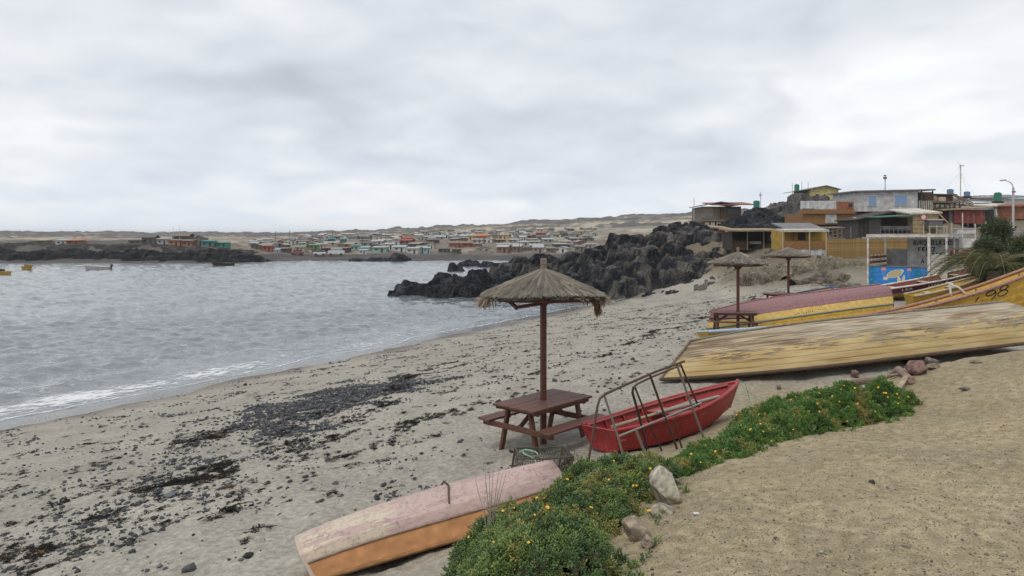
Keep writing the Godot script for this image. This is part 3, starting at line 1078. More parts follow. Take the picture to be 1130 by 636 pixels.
func make_bank_slabs() -> void:
	outcrop("rock_ledge", "long brown rock slab lying on the sand beside the turtle kiosk", [
		lump(905, 46.5, 26, 1.3, 306, 3.2), lump(928, 47, 24, 1.5, 300, 3.3)], 0.11, 0.35, 1.5, Color(0.15, 0.125, 0.09), Color(0.27, 0.23, 0.17), 0.4, 221)
	outcrop("rock_ledge", "pale flat slab lowest on the sand before the turtle kiosk", [lump(930, 43, 24, 0.9, 312.5, 3.05)], 0.1, 0.2, 1.4, Color(0.20, 0.175, 0.14), Color(0.32, 0.28, 0.22), 0.5, 222)
	outcrop("rock_ledge", "undercut earth ledge behind the rearmost thatched shelter", [lump(850, 53, 30, 1.6, 293, 3.0), lump(878, 53.5, 22, 1.8, 291, 3.2)], 0.13, 0.4, 1.6, Color(0.17, 0.14, 0.10), Color(0.31, 0.265, 0.195), 0.5, 223)
	outcrop("rock_ledge", "sandy earth bank below the bamboo fence", [lump(935, 55, 30, 3, 286, 3.5), lump(975, 54.5, 30, 3, 286, 3.5), lump(905, 56, 22, 3, 287, 3.5)], 0.2, 0.25, 2.0, Color(0.27, 0.225, 0.15), Color(0.36, 0.31, 0.215), 0.5, 224)

	# loose rubble on the slope under the houses
	var r := RandomNumberGenerator.new()
	r.seed = 231
	var rm := boulder_mesh(232, Vector3(1, 0.7, 0.85), 9)
	var xs := []
	var cs := []
	var nr := fnl(233, 0.12, 3)
	while xs.size() < 900:
		var d := r.randf_range(54.0, 112.0)
		var px := r.randf_range(768.0, 1120.0)
		var x := (px - 565.0) / F * d
		if px > 900.0 and d > 62.0 and d < 100.0:
			continue
		var n := nr.get_noise_2d(x, d)
		if n < r.randf_range(-0.1, 0.45):
			continue
		var sz := 0.10 + 0.45 * pow(r.randf(), 4.0)
		var b := Basis.from_euler(Vector3(r.randf(), r.randf() * TAU, r.randf())) * sz
		xs.append(Transform3D(b, Vector3(x, ground(x, -d) + sz * 0.2, -d)))
		var c := Color(0.12, 0.11, 0.10).lerp(Color(0.25, 0.22, 0.18), r.randf())
		cs.append(c)
	var ro := copies(self, "rubble", rm, M.stone, xs, cs)
	tag(ro, "grey stones strewn over the slope below the village", "rubble", "", "stuff")

# ---------------------------------------------------------------- boats
# local axes: x from stern to bow, y up from the keel, z to one side
func hull(sp: Dictionary, u: float, v: float, side: float, out := 0.0) -> Vector3:
	u = clampf(u, 0.0, 1.0)
	var f: float
	if u < 0.45:
		f = lerpf(sp.tr, 1.0, sin(u / 0.45 * PI * 0.5))
	else:
		f = pow(maxf(0.0, 1.0 - pow((u - 0.45) / 0.55, sp.bowp)), 0.85)
	var bt: float = sp.B * 0.5 * f
	var k: float = sp.rocker * pow(maxf(0.0, (u - 0.55) / 0.45), 2.0) + sp.srock * pow(maxf(0.0, (0.35 - u) / 0.35), 2.0)
	var g: float = sp.D + sp.sheer * pow(u, sp.get("sheer_p", 2.2)) + sp.ssheer * pow(1.0 - u, 3.0)
	var fl: float = sp.flare * (1.0 - 0.35 * pow(u, 3.0))
	var dead: float = sp.dead * (1.0 + 1.2 * u * u)
	var ch: float = sp.chine
	var z: float
	var y: float
	if v < ch:
		var w := v / ch
		z = bt * fl * w
		y = k + dead * w * w
	else:
		var w := (v - ch) / (1.0 - ch)
		z = bt * lerpf(fl, 1.0, pow(w, 0.8))
		y = lerpf(k + dead, g, w)
	var a := v * PI * 0.5
	z = lerpf(z, bt * pow(sin(a), 0.8), sp.round)
	y = lerpf(y, k + (g - k) * (1.0 - cos(a)), sp.round)
	var x: float = u * sp.L + sp.rake * (y - k) / maxf(0.01, g - k) * pow(u, 5.0) - sp.trake * (y - k) / maxf(0.01, g - k) * pow(1.0 - u, 5.0)
	if out != 0.0:
		z += out * (0.25 + 0.75 * sin(a))
		y -= out * cos(a)
	return Vector3(x, y, z * side)

func hull_out(sp: Dictionary, side: float, v: float) -> Vector3:
	return Vector3(0, -1.0 if v < 0.3 else -0.25, side * (0.3 + v)).normalized()

# one strake, its lower edge standing a little proud of the next
func strake(sp: Dictionary, v0: float, v1: float, side: float, lap := 0.008, nu := 36, u0 := 0.0, u1 := 1.0, wobble := 0.0) -> ArrayMesh:
	var mb := MB.new()
	var rows := []
	var uvs := []
	var nv := 4
	for j in nv + 1:
		var row := PackedVector3Array()
		var ru := PackedVector2Array()
		var w := j / float(nv)
		var v := lerpf(v0, v1, w)
		for i in nu + 1:
			var u := lerpf(u0, u1, i / float(nu))
			var wb := wobble * (sin(u * 23.0 + v0 * 40.0) + 0.7 * sin(u * 61.0 + v0 * 17.0))
			row.append(hull(sp, u, v, side, lap * w + wb))
			ru.append(Vector2(u, v))
		rows.append(row)
		uvs.append(ru)
	if lap > 0.0:
		var row := PackedVector3Array()
		var ru := PackedVector2Array()
		for i in nu + 1:
			var u := lerpf(u0, u1, i / float(nu))
			row.append(hull(sp, u, v1 + 0.004, side, -lap * 0.6))
			ru.append(Vector2(u, v1))
		rows.append(row)
		uvs.append(ru)
	mb.grid(rows, hull_out(sp, side, (v0 + v1) * 0.5), [], uvs)
	return mb.mesh()

func hull_rail(sp: Dictionary, v: float, side: float, r: float, out: float, u0 := 0.0, u1 := 1.0, lift := 0.0) -> ArrayMesh:
	var mb := MB.new()
	var pts := []
	var n := 30
	for i in n + 1:
		pts.append(hull(sp, lerpf(u0, u1, i / float(n)), v, side, out) + Vector3(0, lift, 0))
	mb.tube(pts, r, r, 6)
	return mb.mesh()

func transom(sp: Dictionary, u := 0.0, thick := 0.035) -> ArrayMesh:
	var mb := MB.new()
	var ring := []
	for side in [-1.0, 1.0]:
		for j in 11:
			var v := j / 10.0
			if side < 0.0: v = 1.0 - v
			ring.append(hull(sp, u, v, side))
	var c0 := Vector3(u * sp.L, sp.D * 0.5, 0)
	for k in ring.size():
		var a: Vector3 = ring[k]
		var b: Vector3 = ring[(k + 1) % ring.size()]
		mb.face([c0 + Vector3(-thick, 0, 0), a + Vector3(-thick, 0, 0), b + Vector3(-thick, 0, 0)], c0)
		mb.face([c0, a, b], c0 - Vector3(0.1, 0, 0))
		mb.face([a, b, b + Vector3(-thick, 0, 0), a + Vector3(-thick, 0, 0)], c0)
	return mb.mesh()

# a board across the boat at height y
func thwart(sp: Dictionary, u: float, v: float, w: float) -> ArrayMesh:
	var mb := MB.new()
	var p := hull(sp, u, v, 1.0)
	mb.box(Transform3D(Basis(), Vector3(p.x, p.y, 0)), Vector3(w, 0.03, p.z * 2.0 - 0.01), 0.006)
	return mb.mesh()

func rib(sp: Dictionary, u: float) -> ArrayMesh:
	var mb := MB.new()
	var pts := []
	for j in 17:
		var q := -1.0 + j / 8.0
		pts.append(hull(sp, u, absf(q) * 0.97, signf(q) if q != 0.0 else 1.0, -0.02))
	mb.tube(pts, 0.022, 0.022, 4)
	return mb.mesh()

# lettering bent onto the hull; "over" turns it for a boat that lies keel up
func hull_text(parent: Node, sp: Dictionary, words: String, u: float, v: float, du: float, dv: float, side: float, m: Material, flip := false) -> void:
	var tm := TextMesh.new()
	var fo := SystemFont.new()
	fo.font_names = PackedStringArray(["Droid Sans"])
	fo.font_weight = 700
	tm.font = fo
	tm.font_size = 32
	tm.depth = 0.0
	tm.text = words
	tm.curve_step = 2.0
	var arr := tm.get_mesh_arrays() if tm.get_surface_count() == 0 else tm.surface_get_arrays(0)
	var vs: PackedVector3Array = arr[Mesh.ARRAY_VERTEX]
	var ix = arr[Mesh.ARRAY_INDEX]
	var lo := Vector3(1e9, 1e9, 0)
	var hi := -lo
	for p in vs:
		lo = lo.min(p)
		hi = hi.max(p)
	var mb := MB.new()
	var o := hull_out(sp, side, v)
	for p in vs:
		var a := (p.x - lo.x) / maxf(hi.x - lo.x, 1e-6)
		var b := (p.y - lo.y) / maxf(hi.y - lo.y, 1e-6)
		if flip:
			b = 1.0 - b
		mb.v.append(hull(sp, u + a * du, v + b * dv, side, 0.016))
		mb.n.append(o)
		mb.c.append(Color.WHITE)
		mb.uv.append(Vector2.ZERO)
	if ix:
		mb.idx = ix
	else:
		for k in vs.size():
			mb.idx.append(k)
	part(parent, "lettering", mb.mesh(), m)

# hand-painted strokes on the hull: [[u, v], ...]
func hull_stroke(sp: Dictionary, strokes: Array, side: float, r: float) -> ArrayMesh:
	var mb := MB.new()
	for sk in strokes:
		var pts := []
		for q in sk:
			pts.append(hull(sp, q[0], q[1], side, 0.004))
		mb.tube(pts, r, r * 0.8, 5)
	return mb.mesh()

# stern and bow: world points of the gunwale's ends on the centre line (over) or of the keel's ends
func boat_frame(o: Node3D, stern: Vector3, bow: Vector3, over: bool, roll: float) -> void:
	var x := (bow - stern).normalized()
	var up := Vector3.UP - x * x.y
	up = up.normalized().rotated(x, roll)
	if over:
		up = -up
	o.transform = Transform3D(Basis(x, up, x.cross(up)), stern)

func peel_texture() -> ImageTexture:   # weathered planks with flaking ochre paint, u along the boat, v keel to gunwale
	var w := 2048
	var h := 512
	var out := PackedByteArray()
	out.resize(w * h * 3)
	var a := fnl(301, 1.0, 5)
	var b := fnl(302, 1.0, 4)
	for y in h:
		var v := y / float(h)
		for x in w:
			var u := x / float(w) * 10.0
			var vv := v * 1.9
			var grain := a.get_noise_2d(u * 0.9, vv * 26.0)
			var blot := b.get_noise_2d(u * 0.55 + 5.0, vv * 2.2)
			var flake := a.get_noise_2d(u * 2.6 + 30.0, vv * 9.0)
			var bare := Color(0.57, 0.52, 0.43).lerp(Color(0.69, 0.64, 0.56), clampf(0.5 + blot, 0, 1))
			bare = bare.lerp(Color(0.42, 0.31, 0.20), smoothstep(0.05, 0.5, b.get_noise_2d(u * 0.35, vv * 3.0 + 40.0) + 0.30 * (1.0 - smoothstep(1.0, 5.0, 10.0 - u)) + 0.02 - 0.25 * absf(v - 0.42)) * 0.55)
			bare = bare.darkened(clampf(-grain * 0.55 + 0.05, 0.0, 0.5)).lightened(clampf(grain * 0.2, 0.0, 0.3))
			var old := Color(0.66, 0.56, 0.37).lerp(Color(0.73, 0.65, 0.48), clampf(0.5 + blot * 1.2, 0, 1))
			old = old.darkened(clampf(-grain * 0.25, 0.0, 0.3))
			var cover := smoothstep(-0.02, 0.05, (v - 0.58) * 2.0 + flake * 0.55 + blot * 0.55)
			var c := bare.lerp(old, cover)
			var primer := smoothstep(0.03, 0.0, absf((v - 0.58) * 2.0 + flake * 0.55 + blot * 0.55))
			c = c.lerp(Color(0.50, 0.44, 0.35), primer * 0.5)
			# dark seams of the caulking where it has opened
			var sm := absf(fposmod(v * 9.0, 1.0) - 0.5)
			if sm > 0.478 and a.get_noise_2d(u * 1.1, floorf(v * 9.0) * 7.0) > 0.0:
				c = c.darkened(0.45)
			var k := (y * w + x) * 3
			out[k] = c.r8
			out[k + 1] = c.g8
			out[k + 2] = c.b8
	return ImageTexture.create_from_image(Image.create_from_data(w, h, false, Image.FORMAT_RGB8, out))

func pink_texture() -> ImageTexture:   # chalky pink glass-fibre with sun-bleached patches and hair cracks
	var w := 1024
	var h := 512
	var out := PackedByteArray()
	out.resize(w * h * 3)
	var a := fnl(311, 1.0, 5)
	var b := fnl(312, 1.0, 3)
	for y in h:
		var v := y / float(h)
		for x in w:
			var u := x / float(w) * 3.4
			var n := a.get_noise_2d(u * 1.1, v * 2.4)
			var f := a.get_noise_2d(u * 8.0, v * 9.0)
			var c := Color(0.69, 0.60, 0.575).lerp(Color(0.74, 0.69, 0.62), smoothstep(-0.1, 0.3, n * 0.6 + 0.40 - u * 0.34 + f * 0.1) * 0.85)
			c = c.lerp(Color(0.60, 0.50, 0.50), smoothstep(0.1, 0.4, b.get_noise_2d(u * 0.8 + 9.0, v * 5.0)) * 0.5)
			var cr := absf(b.get_noise_2d(u * 1.2 + v * 2.0, v * 3.0 + 40.0)) + absf(f) * 0.035
			c = c.darkened(0.42 * smoothstep(0.016, 0.004, cr))
			var dr := absf(fposmod(u * 14.0 + n * 2.0, 1.0) - 0.5)
			if dr < 0.05 and b.get_noise_2d(floorf(u * 14.0) * 3.0, v * 2.5) > 0.12:
				c = c.darkened(0.2)
			c = c.darkened(clampf(-f * 0.2, 0.0, 0.15))
			var k := (y * w + x) * 3
			out[k] = c.r8
			out[k + 1] = c.g8
			out[k + 2] = c.b8
	return ImageTexture.create_from_image(Image.create_from_data(w, h, false, Image.FORMAT_RGB8, out))

func uv_mat(t: Texture2D, rough: float) -> StandardMaterial3D:
	var m := StandardMaterial3D.new()
	m.albedo_texture = t
	m.roughness = rough
	m.normal_enabled = true
	m.normal_texture = TX.wood_n
	m.normal_scale = 0.35
	m.uv1_scale = Vector3(1, 1, 1)
	return m

func make_boats() -> void:
	# ---- the big one with flaking ochre paint, keel up, bow towards the sea
	var sp := {L = 9.35, B = 2.1, D = 0.84, tr = 0.82, bowp = 2.6, rocker = 0.16, srock = 0.0, sheer = 0.10, ssheer = 0.08, flare = 0.84, dead = 0.16, chine = 0.46, round = 0.5, rake = 0.80, trake = 0.35}
	var o := thing("fishing_boat", "longest upturned wooden boat with flaking ochre paint and bare grey planks", "boat", Vector3.ZERO, 0.0, "boats hauled up on the sand")
	var b0 := on_ground(727, 430)
	var s0 := at(1112, 378, 18.3)
	s0.y = ground(s0.x, s0.z) + 0.34
	b0 += Vector3(0.2, 0.16, -0.55)
	sp.L = s0.distance_to(b0) - 0.75
	boat_frame(o, s0, b0, true, 0.04)
	o.transform = o.transform.translated_local(Vector3(0, -0.90, 0))
	var pm := uv_mat(peel_texture(), 0.85)
	for side in [-1.0, 1.0]:
		for k in 9:
			part(o, "plank", strake(sp, k / 9.0, (k + 1) / 9.0 - 0.004, side, 0.006, 40, 0.0, 1.0, 0.003), pm)
		part(o, "gunwale", hull_rail(sp, 1.0, side, 0.045, 0.016), M.brown_wood)
	part(o, "transom", transom(sp), M.grey_wood)
	var kb := MB.new()
	var kp := []
	for i in 25:
		kp.append(hull(sp, i / 24.0, 0.0, 1.0) + Vector3(0, -0.02, 0))
	kb.tube(kp, 0.035, 0.03, 5)
	for j in range(1, 9):
		kp = []
	part(o, "keel", kb.mesh(), M.grey_wood)
	var stem := MB.new()
	kp = []
	for j in 9:
		kp.append(hull(sp, 1.0, j / 8.0, 1.0) + Vector3(0.02, 0, 0))
	stem.tube(kp, 0.035, 0.035, 5)
	part(o, "stem", stem.mesh(), M.grey_wood)

	# ---- upright yellow boat with the painted number, behind it
	sp = {L = 10.6, B = 1.8, sheer_p = 3.0, D = 0.46, tr = 0.8, bowp = 2.6, rocker = 0.55, srock = 0.0, sheer = 1.85, ssheer = 0.02, flare = 0.6, dead = 0.14, chine = 0.35, round = 0.3, rake = 0.7, trake = 0.15}
	o = thing("fishing_boat", "upright yellow boat with pinkish gunwale and the number 98 on its side", "boat", Vector3.ZERO, 0.0, "boats hauled up on the sand")
	var s1 := at(783, 386, 21.0)
	s1.y = ground(s1.x, s1.z) + 0.02
	var b1 := at(1190, 322, 20.6)
	b1.y = ground(16.3, -20.6) + 0.42
	boat_frame(o, s1, b1, false, -0.14)
	for side in [-1.0, 1.0]:
		for k in 7:
			part(o, "plank", strake(sp, k / 7.0, (k + 1) / 7.0 - 0.004, side, 0.010, 36), M.yellow)
		part(o, "gunwale", hull_rail(sp, 1.0, side, 0.055, 0.015, 0.30, 1.0), M.rail_pink)
		tag(part(o, "gunwale", hull_rail(sp, 1.0, side, 0.050, 0.015, 0.0, 0.30), M.sky_blue), "light blue painted stretch of gunwale")
	for k in 16:
		var nb := MB.new()
		var p := hull(sp, 0.33 + k * 0.038, 0.985, 1.0, 0.055)
		nb.box(Transform3D(Basis(), p), Vector3(0.05, 0.035, 0.03), 0.008)
		part(o, "bolt_plate", nb.mesh(), M.rust)
	part(o, "transom", transom(sp), M.yellow)
	for k in 5:
		part(o, "thwart", thwart(sp, 0.14 + k * 0.17, 0.86, 0.22), M.cream)
	for k in 9:
		part(o, "rib", rib(sp, 0.06 + k * 0.1), M.grey_wood)
	var nine := []
	for k in 13:
		var a := TAU * k / 12.0
		nine.append([0.722 + cos(a) * 0.0125, 0.905 + sin(a) * 0.045])
	var tail := [[0.735, 0.91], [0.737, 0.86], [0.733, 0.81], [0.726, 0.77]]
	var e1 := []
	var e2 := []
	for k in 13:
		var a := TAU * k / 12.0
		e1.append([0.757 + cos(a) * 0.011, 0.925 + sin(a) * 0.036])
		e2.append([0.755 + cos(a) * 0.0135, 0.835 + sin(a) * 0.05])
	var ob := hull_stroke(sp, [nine, tail, e1, e2, [[0.690, 0.90], [0.686, 0.86], [0.682, 0.82]], [[0.700, 0.81], [0.702, 0.805]]], 1.0, 0.02)
	part(o, "painted_number", ob, M.ink)
	# white horn cleat on its foredeck edge
	var cl := MB.new()
	var cp := hull(sp, 0.70, 1.0, -1.0)
	cl.tube([cp + Vector3(0, -0.05, 0), cp + Vector3(0, 0.34, 0)], 0.035, 0.03, 6)
	cl.tube([cp + Vector3(0.02, 0.30, 0), cp + Vector3(0.22, 0.20, 0.05), cp + Vector3(0.36, 0.0, 0.1)], 0.03, 0.03, 6)
	cl.tube([cp + Vector3(-0.08, 0.36, 0), cp + Vector3(0.10, 0.31, 0)], 0.03, 0.03, 6)
	part(o, "mooring_post", cl.mesh(), M.white)

	# ---- maroon-bottomed boat lying keel up beyond the second shelter
	sp = {L = 8.9, B = 2.1, D = 0.92, tr = 0.84, bowp = 2.4, rocker = 0.22, srock = 0.0, sheer = 0.12, ssheer = 0.1, flare = 0.7, dead = 0.13, chine = 0.36, round = 0.5, rake = 0.35, trake = -0.35}
	o = thing("fishing_boat", "upturned boat with maroon bottom and yellow sides beside the middle thatched shelter", "boat", Vector3.ZERO, 0.0, "boats hauled up on the sand")
	var b2 := at(787, 362, 26.4)
	b2.y = ground(b2.x, b2.z) + 0.02
	var s2 := at(972, 338, 28.6)
	s2.y = ground(s2.x, s2.z) + 0.10
	sp.L = s2.distance_to(b2) + 0.1
	boat_frame(o, s2, b2, true, 0.06)
	o.transform = o.transform.translated_local(Vector3(-0.1, -1.0, 0))
	for side in [-1.0, 1.0]:
		for k in 5:
			part(o, "plank", strake(sp, k * 0.118, (k + 1) * 0.118 - 0.003, side, 0.006, 36), M.maroon)
		part(o, "plank", strake(sp, 0.59, 0.80, side, 0.008, 36), M.yellow_pale)
		part(o, "plank", strake(sp, 0.81, 0.90, side, 0.008, 36), M.yellow)
		part(o, "plank", strake(sp, 0.90, 1.0, side, 0.008, 36), M.yellow)
		part(o, "rub_rail", hull_rail(sp, 0.805, side, 0.028, 0.02), M.teal)
		part(o, "gunwale", hull_rail(sp, 1.0, side, 0.03, 0.012), M.yellow_deep)
	# faded, no longer legible brush marks on the pale band
	var mk := RandomNumberGenerator.new()
	mk.seed = 66
	for k in 15:
		if k == 9 or k == 10:
			continue
		var uu := 0.62 - k * 0.012
		var vv := 0.755 - k * 0.003
		part(o, "brush_mark", hull_stroke(sp, [[[uu, vv + mk.randf_range(-0.02, 0.02)], [uu + mk.randf_range(-0.006, 0.006), vv - mk.randf_range(0.01, 0.045)]]], 1.0, 0.014), M.brown_wood)
	part(o, "transom", transom(sp), M.dark_wood)
	kb = MB.new()
	kp = []
	for i in 25:
		kp.append(hull(sp, i / 24.0, 0.0, 1.0) + Vector3(0, -0.02, 0))
	kb.tube(kp, 0.035, 0.03, 5)
	part(o, "keel", kb.mesh(), M.maroon)

	# ---- boat with the maroon name band before the kiosk
	sp = {L = 7.2, B = 1.8, D = 0.56, tr = 0.8, bowp = 2.4, rocker = 0.3, srock = 0.0, sheer = 0.85, ssheer = 0.0, flare = 0.62, dead = 0.12, chine = 0.35, round = 0.3, rake = 0.6, trake = 0.1}
	o = thing("fishing_boat", "upright boat with white names lettered on a maroon band below the turtle mural", "boat", Vector3.ZERO, 0.0, "boats hauled up on the sand")
	var s3 := at(964, 340, 32.4)
	s3.y = ground(s3.x, s3.z)
	var b3 := at(1118, 318, 32.0)
	b3.y = ground(b3.x, b3.z) + 0.40
	boat_frame(o, s3, b3, false, 0.0)
	for side in [-1.0, 1.0]:
		for k in 4:
			part(o, "plank", strake(sp, k * 0.15, (k + 1) * 0.15 - 0.003, side, 0.006, 30), M.yellow)
		part(o, "plank", strake(sp, 0.60, 0.68, side, 0.006, 30), M.blue)
		part(o, "name_band", strake(sp, 0.68, 0.94, side, 0.006, 30), M.maroon_band)
		part(o, "gunwale", hull_rail(sp, 0.97, side, 0.045, 0.012), M.white)
	part(o, "transom", transom(sp), M.yellow)
	hull_text(o, sp, "LEA", 0.14, 0.73, 0.06, 0.13, 1.0, M.letter_white)
	hull_text(o, sp, "LIBERA", 0.29, 0.73, 0.11, 0.13, 1.0, M.letter_white)
	hull_text(o, sp, "JAVIERA", 0.46, 0.72, 0.115, 0.13, 1.0, M.letter_white)
	hull_text(o, sp, "AGUSTINA", 0.61, 0.71, 0.14, 0.13, 1.0, M.letter_white)
	for k in 4:
		part(o, "thwart", thwart(sp, 0.14 + k * 0.2, 0.86, 0.2), M.cream)

	# ---- smaller plain yellow boat in front of the name band
	sp = {L = 2.8, B = 1.25, D = 0.50, tr = 0.82, bowp = 2.4, rocker = 0.22, srock = 0.0, sheer = 0.28, ssheer = 0.0, flare = 0.66, dead = 0.08, chine = 0.34, round = 0.3, rake = 0.38, trake = 0.0}
	o = thing("rowing_boat", "small plain yellow boat with cream rim beside the boat with lettered names", "boat", Vector3.ZERO, 0.0, "boats hauled up on the sand")
	var s4 := at(1006, 339, 30.3)
	var b4 := at(1069, 326, 30.0)
	s4.y = ground(s4.x, s4.z) + 0.0
	b4.y = s4.y + 0.45
	boat_frame(o, s4, b4, false, 0.0)
	for side in [-1.0, 1.0]:
		for k in 4:
			part(o, "plank", strake(sp, k * 0.24, (k + 1) * 0.24 - 0.004, side, 0.006, 24), M.yellow_deep)
		part(o, "gunwale", hull_rail(sp, 0.97, side, 0.05, 0.012), M.cream)
	part(o, "transom", transom(sp), M.yellow_deep)
	part(o, "thwart", thwart(sp, 0.3, 0.85, 0.2), M.cream)
	part(o, "thwart", thwart(sp, 0.62, 0.85, 0.2), M.cream)

	# ---- small upright boat by the rearmost shelter, oars sticking out
	sp = {L = 4.2, B = 1.3, D = 0.5, tr = 0.8, bowp = 2.3, rocker = 0.12, srock = 0.0, sheer = 0.18, ssheer = 0.0, flare = 0.66, dead = 0.08, chine = 0.34, round = 0.3, rake = 0.3, trake = 0.1}
	o = thing("rowing_boat", "small yellow boat beside the table of the rearmost thatched shelter", "boat", Vector3.ZERO, 0.0, "boats hauled up on the sand")
	var s5 := at(836, 333, 32.0)
	var b5 := at(925, 331, 33.6)
	s5.y = ground(s5.x, s5.z)
	b5.y = ground(b5.x, b5.z)
	boat_frame(o, s5, b5, false, 0.0)
	for side in [-1.0, 1.0]:
		for k in 3:
			part(o, "plank", strake(sp, k * 0.32, (k + 1) * 0.32 - 0.004, side, 0.006, 22), M.yellow_deep)
		part(o, "gunwale", hull_rail(sp, 0.98, side, 0.035, 0.012), M.blue)
	part(o, "transom", transom(sp), M.yellow_deep)
	part(o, "thwart", thwart(sp, 0.35, 0.85, 0.2), M.table)
	var oar := MB.new()
	oar.tube([hull(sp, 0.12, 0.5, 1.0), hull(sp, -0.02, 1.0, 0.6) + Vector3(-0.25, 0.25, 0)], 0.035, 0.03, 6)
	oar.box(Transform3D(Basis(Vector3(0, 0, 1), 0.7), hull(sp, -0.02, 1.0, 0.6) + Vector3(-0.3, 0.30, 0)), Vector3(0.3, 0.02, 0.12), 0.004)
	var oo := thing("oar", "dark oar propped over the stern of the small boat by the rearmost shelter", "oar", o.position)
	part(oo, "shaft", oar.mesh(), M.dark_wood, Transform3D(o.transform.basis, Vector3.ZERO))

	# ---- the red dinghy
	sp = {L = 3.55, B = 1.12, D = 0.365, tr = 0.72, bowp = 2.0, rocker = 0.14, srock = 0.02, sheer = 0.17, ssheer = 0.02, flare = 0.80, dead = 0.035, chine = 0.42, round = 0.08, rake = 0.30, trake = 0.08}
	o = thing("rowing_boat", "worn red wooden dinghy with loose poles inside beside the picnic table", "boat", Vector3.ZERO, 0.0, "boats hauled up on the sand")
	var s6 := on_ground(670, 500)
	var b6 := on_ground(814, 460)
	s6.y += 0.0
	b6.y += 0.02
	sp.L = s6.distance_to(b6) - 0.18
	boat_frame(o, s6, b6, false, -0.12)
	for side in [-1.0, 1.0]:
		part(o, "bottom_board", strake(sp, 0.0, 0.42, side, 0.0, 26), M.red)
		part(o, "side_board", strake(sp, 0.425, 0.995, side, 0.004, 26, 0.0, 1.0, 0.001), M.red)
		part(o, "gunwale", hull_rail(sp, 1.0, side, 0.026, 0.012), M.red)
		tag(part(o, "inner_rail", hull_rail(sp, 0.97, side, 0.020, -0.03, 0.02, 0.96), M.red_worn), "inner rail worn to pale wood")
	part(o, "transom", transom(sp), M.red)
	part(o, "seat", thwart(sp, 0.06, 0.72, 0.26), M.red_pale)
	part(o, "seat", thwart(sp, 0.55, 0.84, 0.30), M.red_pale)
	for k in 5:
		part(o, "rib", rib(sp, 0.16 + 0.15 * k), M.red)
	var stm := MB.new()
	kp = []
	for j in 7:
		kp.append(hull(sp, 1.0, j / 6.0, 1.0) + Vector3(0.012, 0.03, 0))
	stm.tube(kp, 0.03, 0.035, 6)
	part(o, "stem_post", stm.mesh(), M.red_worn)
	var bas := o.transform
	var pl := thing("wooden_pole", "pale pole laid lengthwise inside the red dinghy from its stern", "pole", bas * Vector3(0.9, 0.3, 0), 0.0, "poles in the dinghy")
	var pb := MB.new()
	var org := pl.position
	pb.tube([bas * Vector3(0.06, 0.375, 0.12) - org, bas * Vector3(1.0, 0.372, 0.02) - org, bas * Vector3(1.95, 0.395, -0.1) - org], 0.027, 0.022, 7)
	part(pl, "shaft", pb.mesh(), M.pale_wood)
	pl = thing("wooden_pole", "shorter grey pole lying across the seat of the red dinghy", "pole", bas * Vector3(1.7, 0.4, 0.1), 0.0, "poles in the dinghy")
	pb = MB.new()
	org = pl.position
	pb.tube([bas * Vector3(0.95, 0.40, 0.10) - org, bas * Vector3(2.15, 0.43, 0.22) - org], 0.030, 0.030, 7)
	part(pl, "shaft", pb.mesh(), M.galv)
	var rp := thing("rope", "frayed green rope hanging from the bow of the red dinghy", "rope", b6)
	var rb := MB.new()
	var tip := bas * hull(sp, 1.0, 1.0, 1.0) + Vector3(0.02, 0.02, 0)
	var gr := tip + Vector3(0.30, -0.3, 0.02)
	gr.y = ground(gr.x, gr.z) + 0.015
	rb.tube([tip - b6, tip + Vector3(0.1, -0.05, 0.02) - b6, (tip + gr) * 0.5 + Vector3(0.03, -0.05, 0) - b6, gr - b6, gr + Vector3(0.12, 0, 0.05) - b6], 0.008, 0.007, 5)
	rb.tube([tip - b6, tip + Vector3(0.07, -0.12, 0.03) - b6, (tip + gr) * 0.5 + Vector3(0.1, 0.05, 0.06) - b6, gr + Vector3(-0.05, 0.0, 0.08) - b6], 0.006, 0.005, 5)
	part(rp, "strand", rb.mesh(), M.rope_green)

	# ---- the pink upturned skiff in front
	sp = {L = 3.15, B = 0.88, D = 0.36, tr = 0.84, bowp = 3.6, rocker = 0.05, srock = 0.05, sheer = 0.16, ssheer = 0.02, flare = 0.86, dead = 0.07, chine = 0.50, round = 0.06, rake = 0.24, trake = -0.10}
	o = thing("skiff", "upturned pale pink skiff with an orange side beside the flowering mat", "boat", Vector3.ZERO, 0.0, "boats hauled up on the sand")
	var s7 := on_ground(336, 650)
	var b7 := Vector3(0.62, ground(0.62, -7.75), -7.75)
	var ax := Vector3(b7.x - s7.x, 0, b7.z - s7.z).normalized()
	s7 += Vector3(ax.z, 0, -ax.x) * 0.36 + Vector3(0, 0.38, 0)
	b7 += Vector3(0, 0.48, 0)
	sp.L = s7.distance_to(b7) - 0.22
	boat_frame(o, s7, b7, true, -0.12)
	var pk := uv_mat(pink_texture(), 0.8)
	M.orange_side = mat(Color(0.64, 0.32, 0.14), 0.7, TX.plaster, 1.4, TX.dirt_n, 0.25)
	for side in [-1.0, 1.0]:
		part(o, "bottom", strake(sp, 0.0, 0.50, side, 0.0, 40, 0.0, 1.0, 0.001), pk)
		part(o, "upper_strake", strake(sp, 0.50, 0.66, side, 0.007, 40), pk)
		part(o, "side_plank", strake(sp, 0.668, 0.985, side, -0.008, 40), M.orange_side)
		part(o, "gunwale", hull_rail(sp, 0.985, side, 0.020, 0.004), M.orange_wood)
		part(o, "rub_strip", hull_rail(sp, 0.664, side, 0.010, 0.004), M.drift)
	part(o, "transom", transom(sp), pk)
	var q := o.transform * hull(sp, 0.52, 0.05, 1.0)
	var stk := thing("stick", "dark bent stick hooked over the bottom of the pink skiff", "stick", q)
	rb = MB.new()
	var sk := []
	for k in 9:
		sk.append(o.transform * hull(sp, 0.565 - k * 0.004, 0.06 + k * 0.05, -1.0, 0.016) - q)
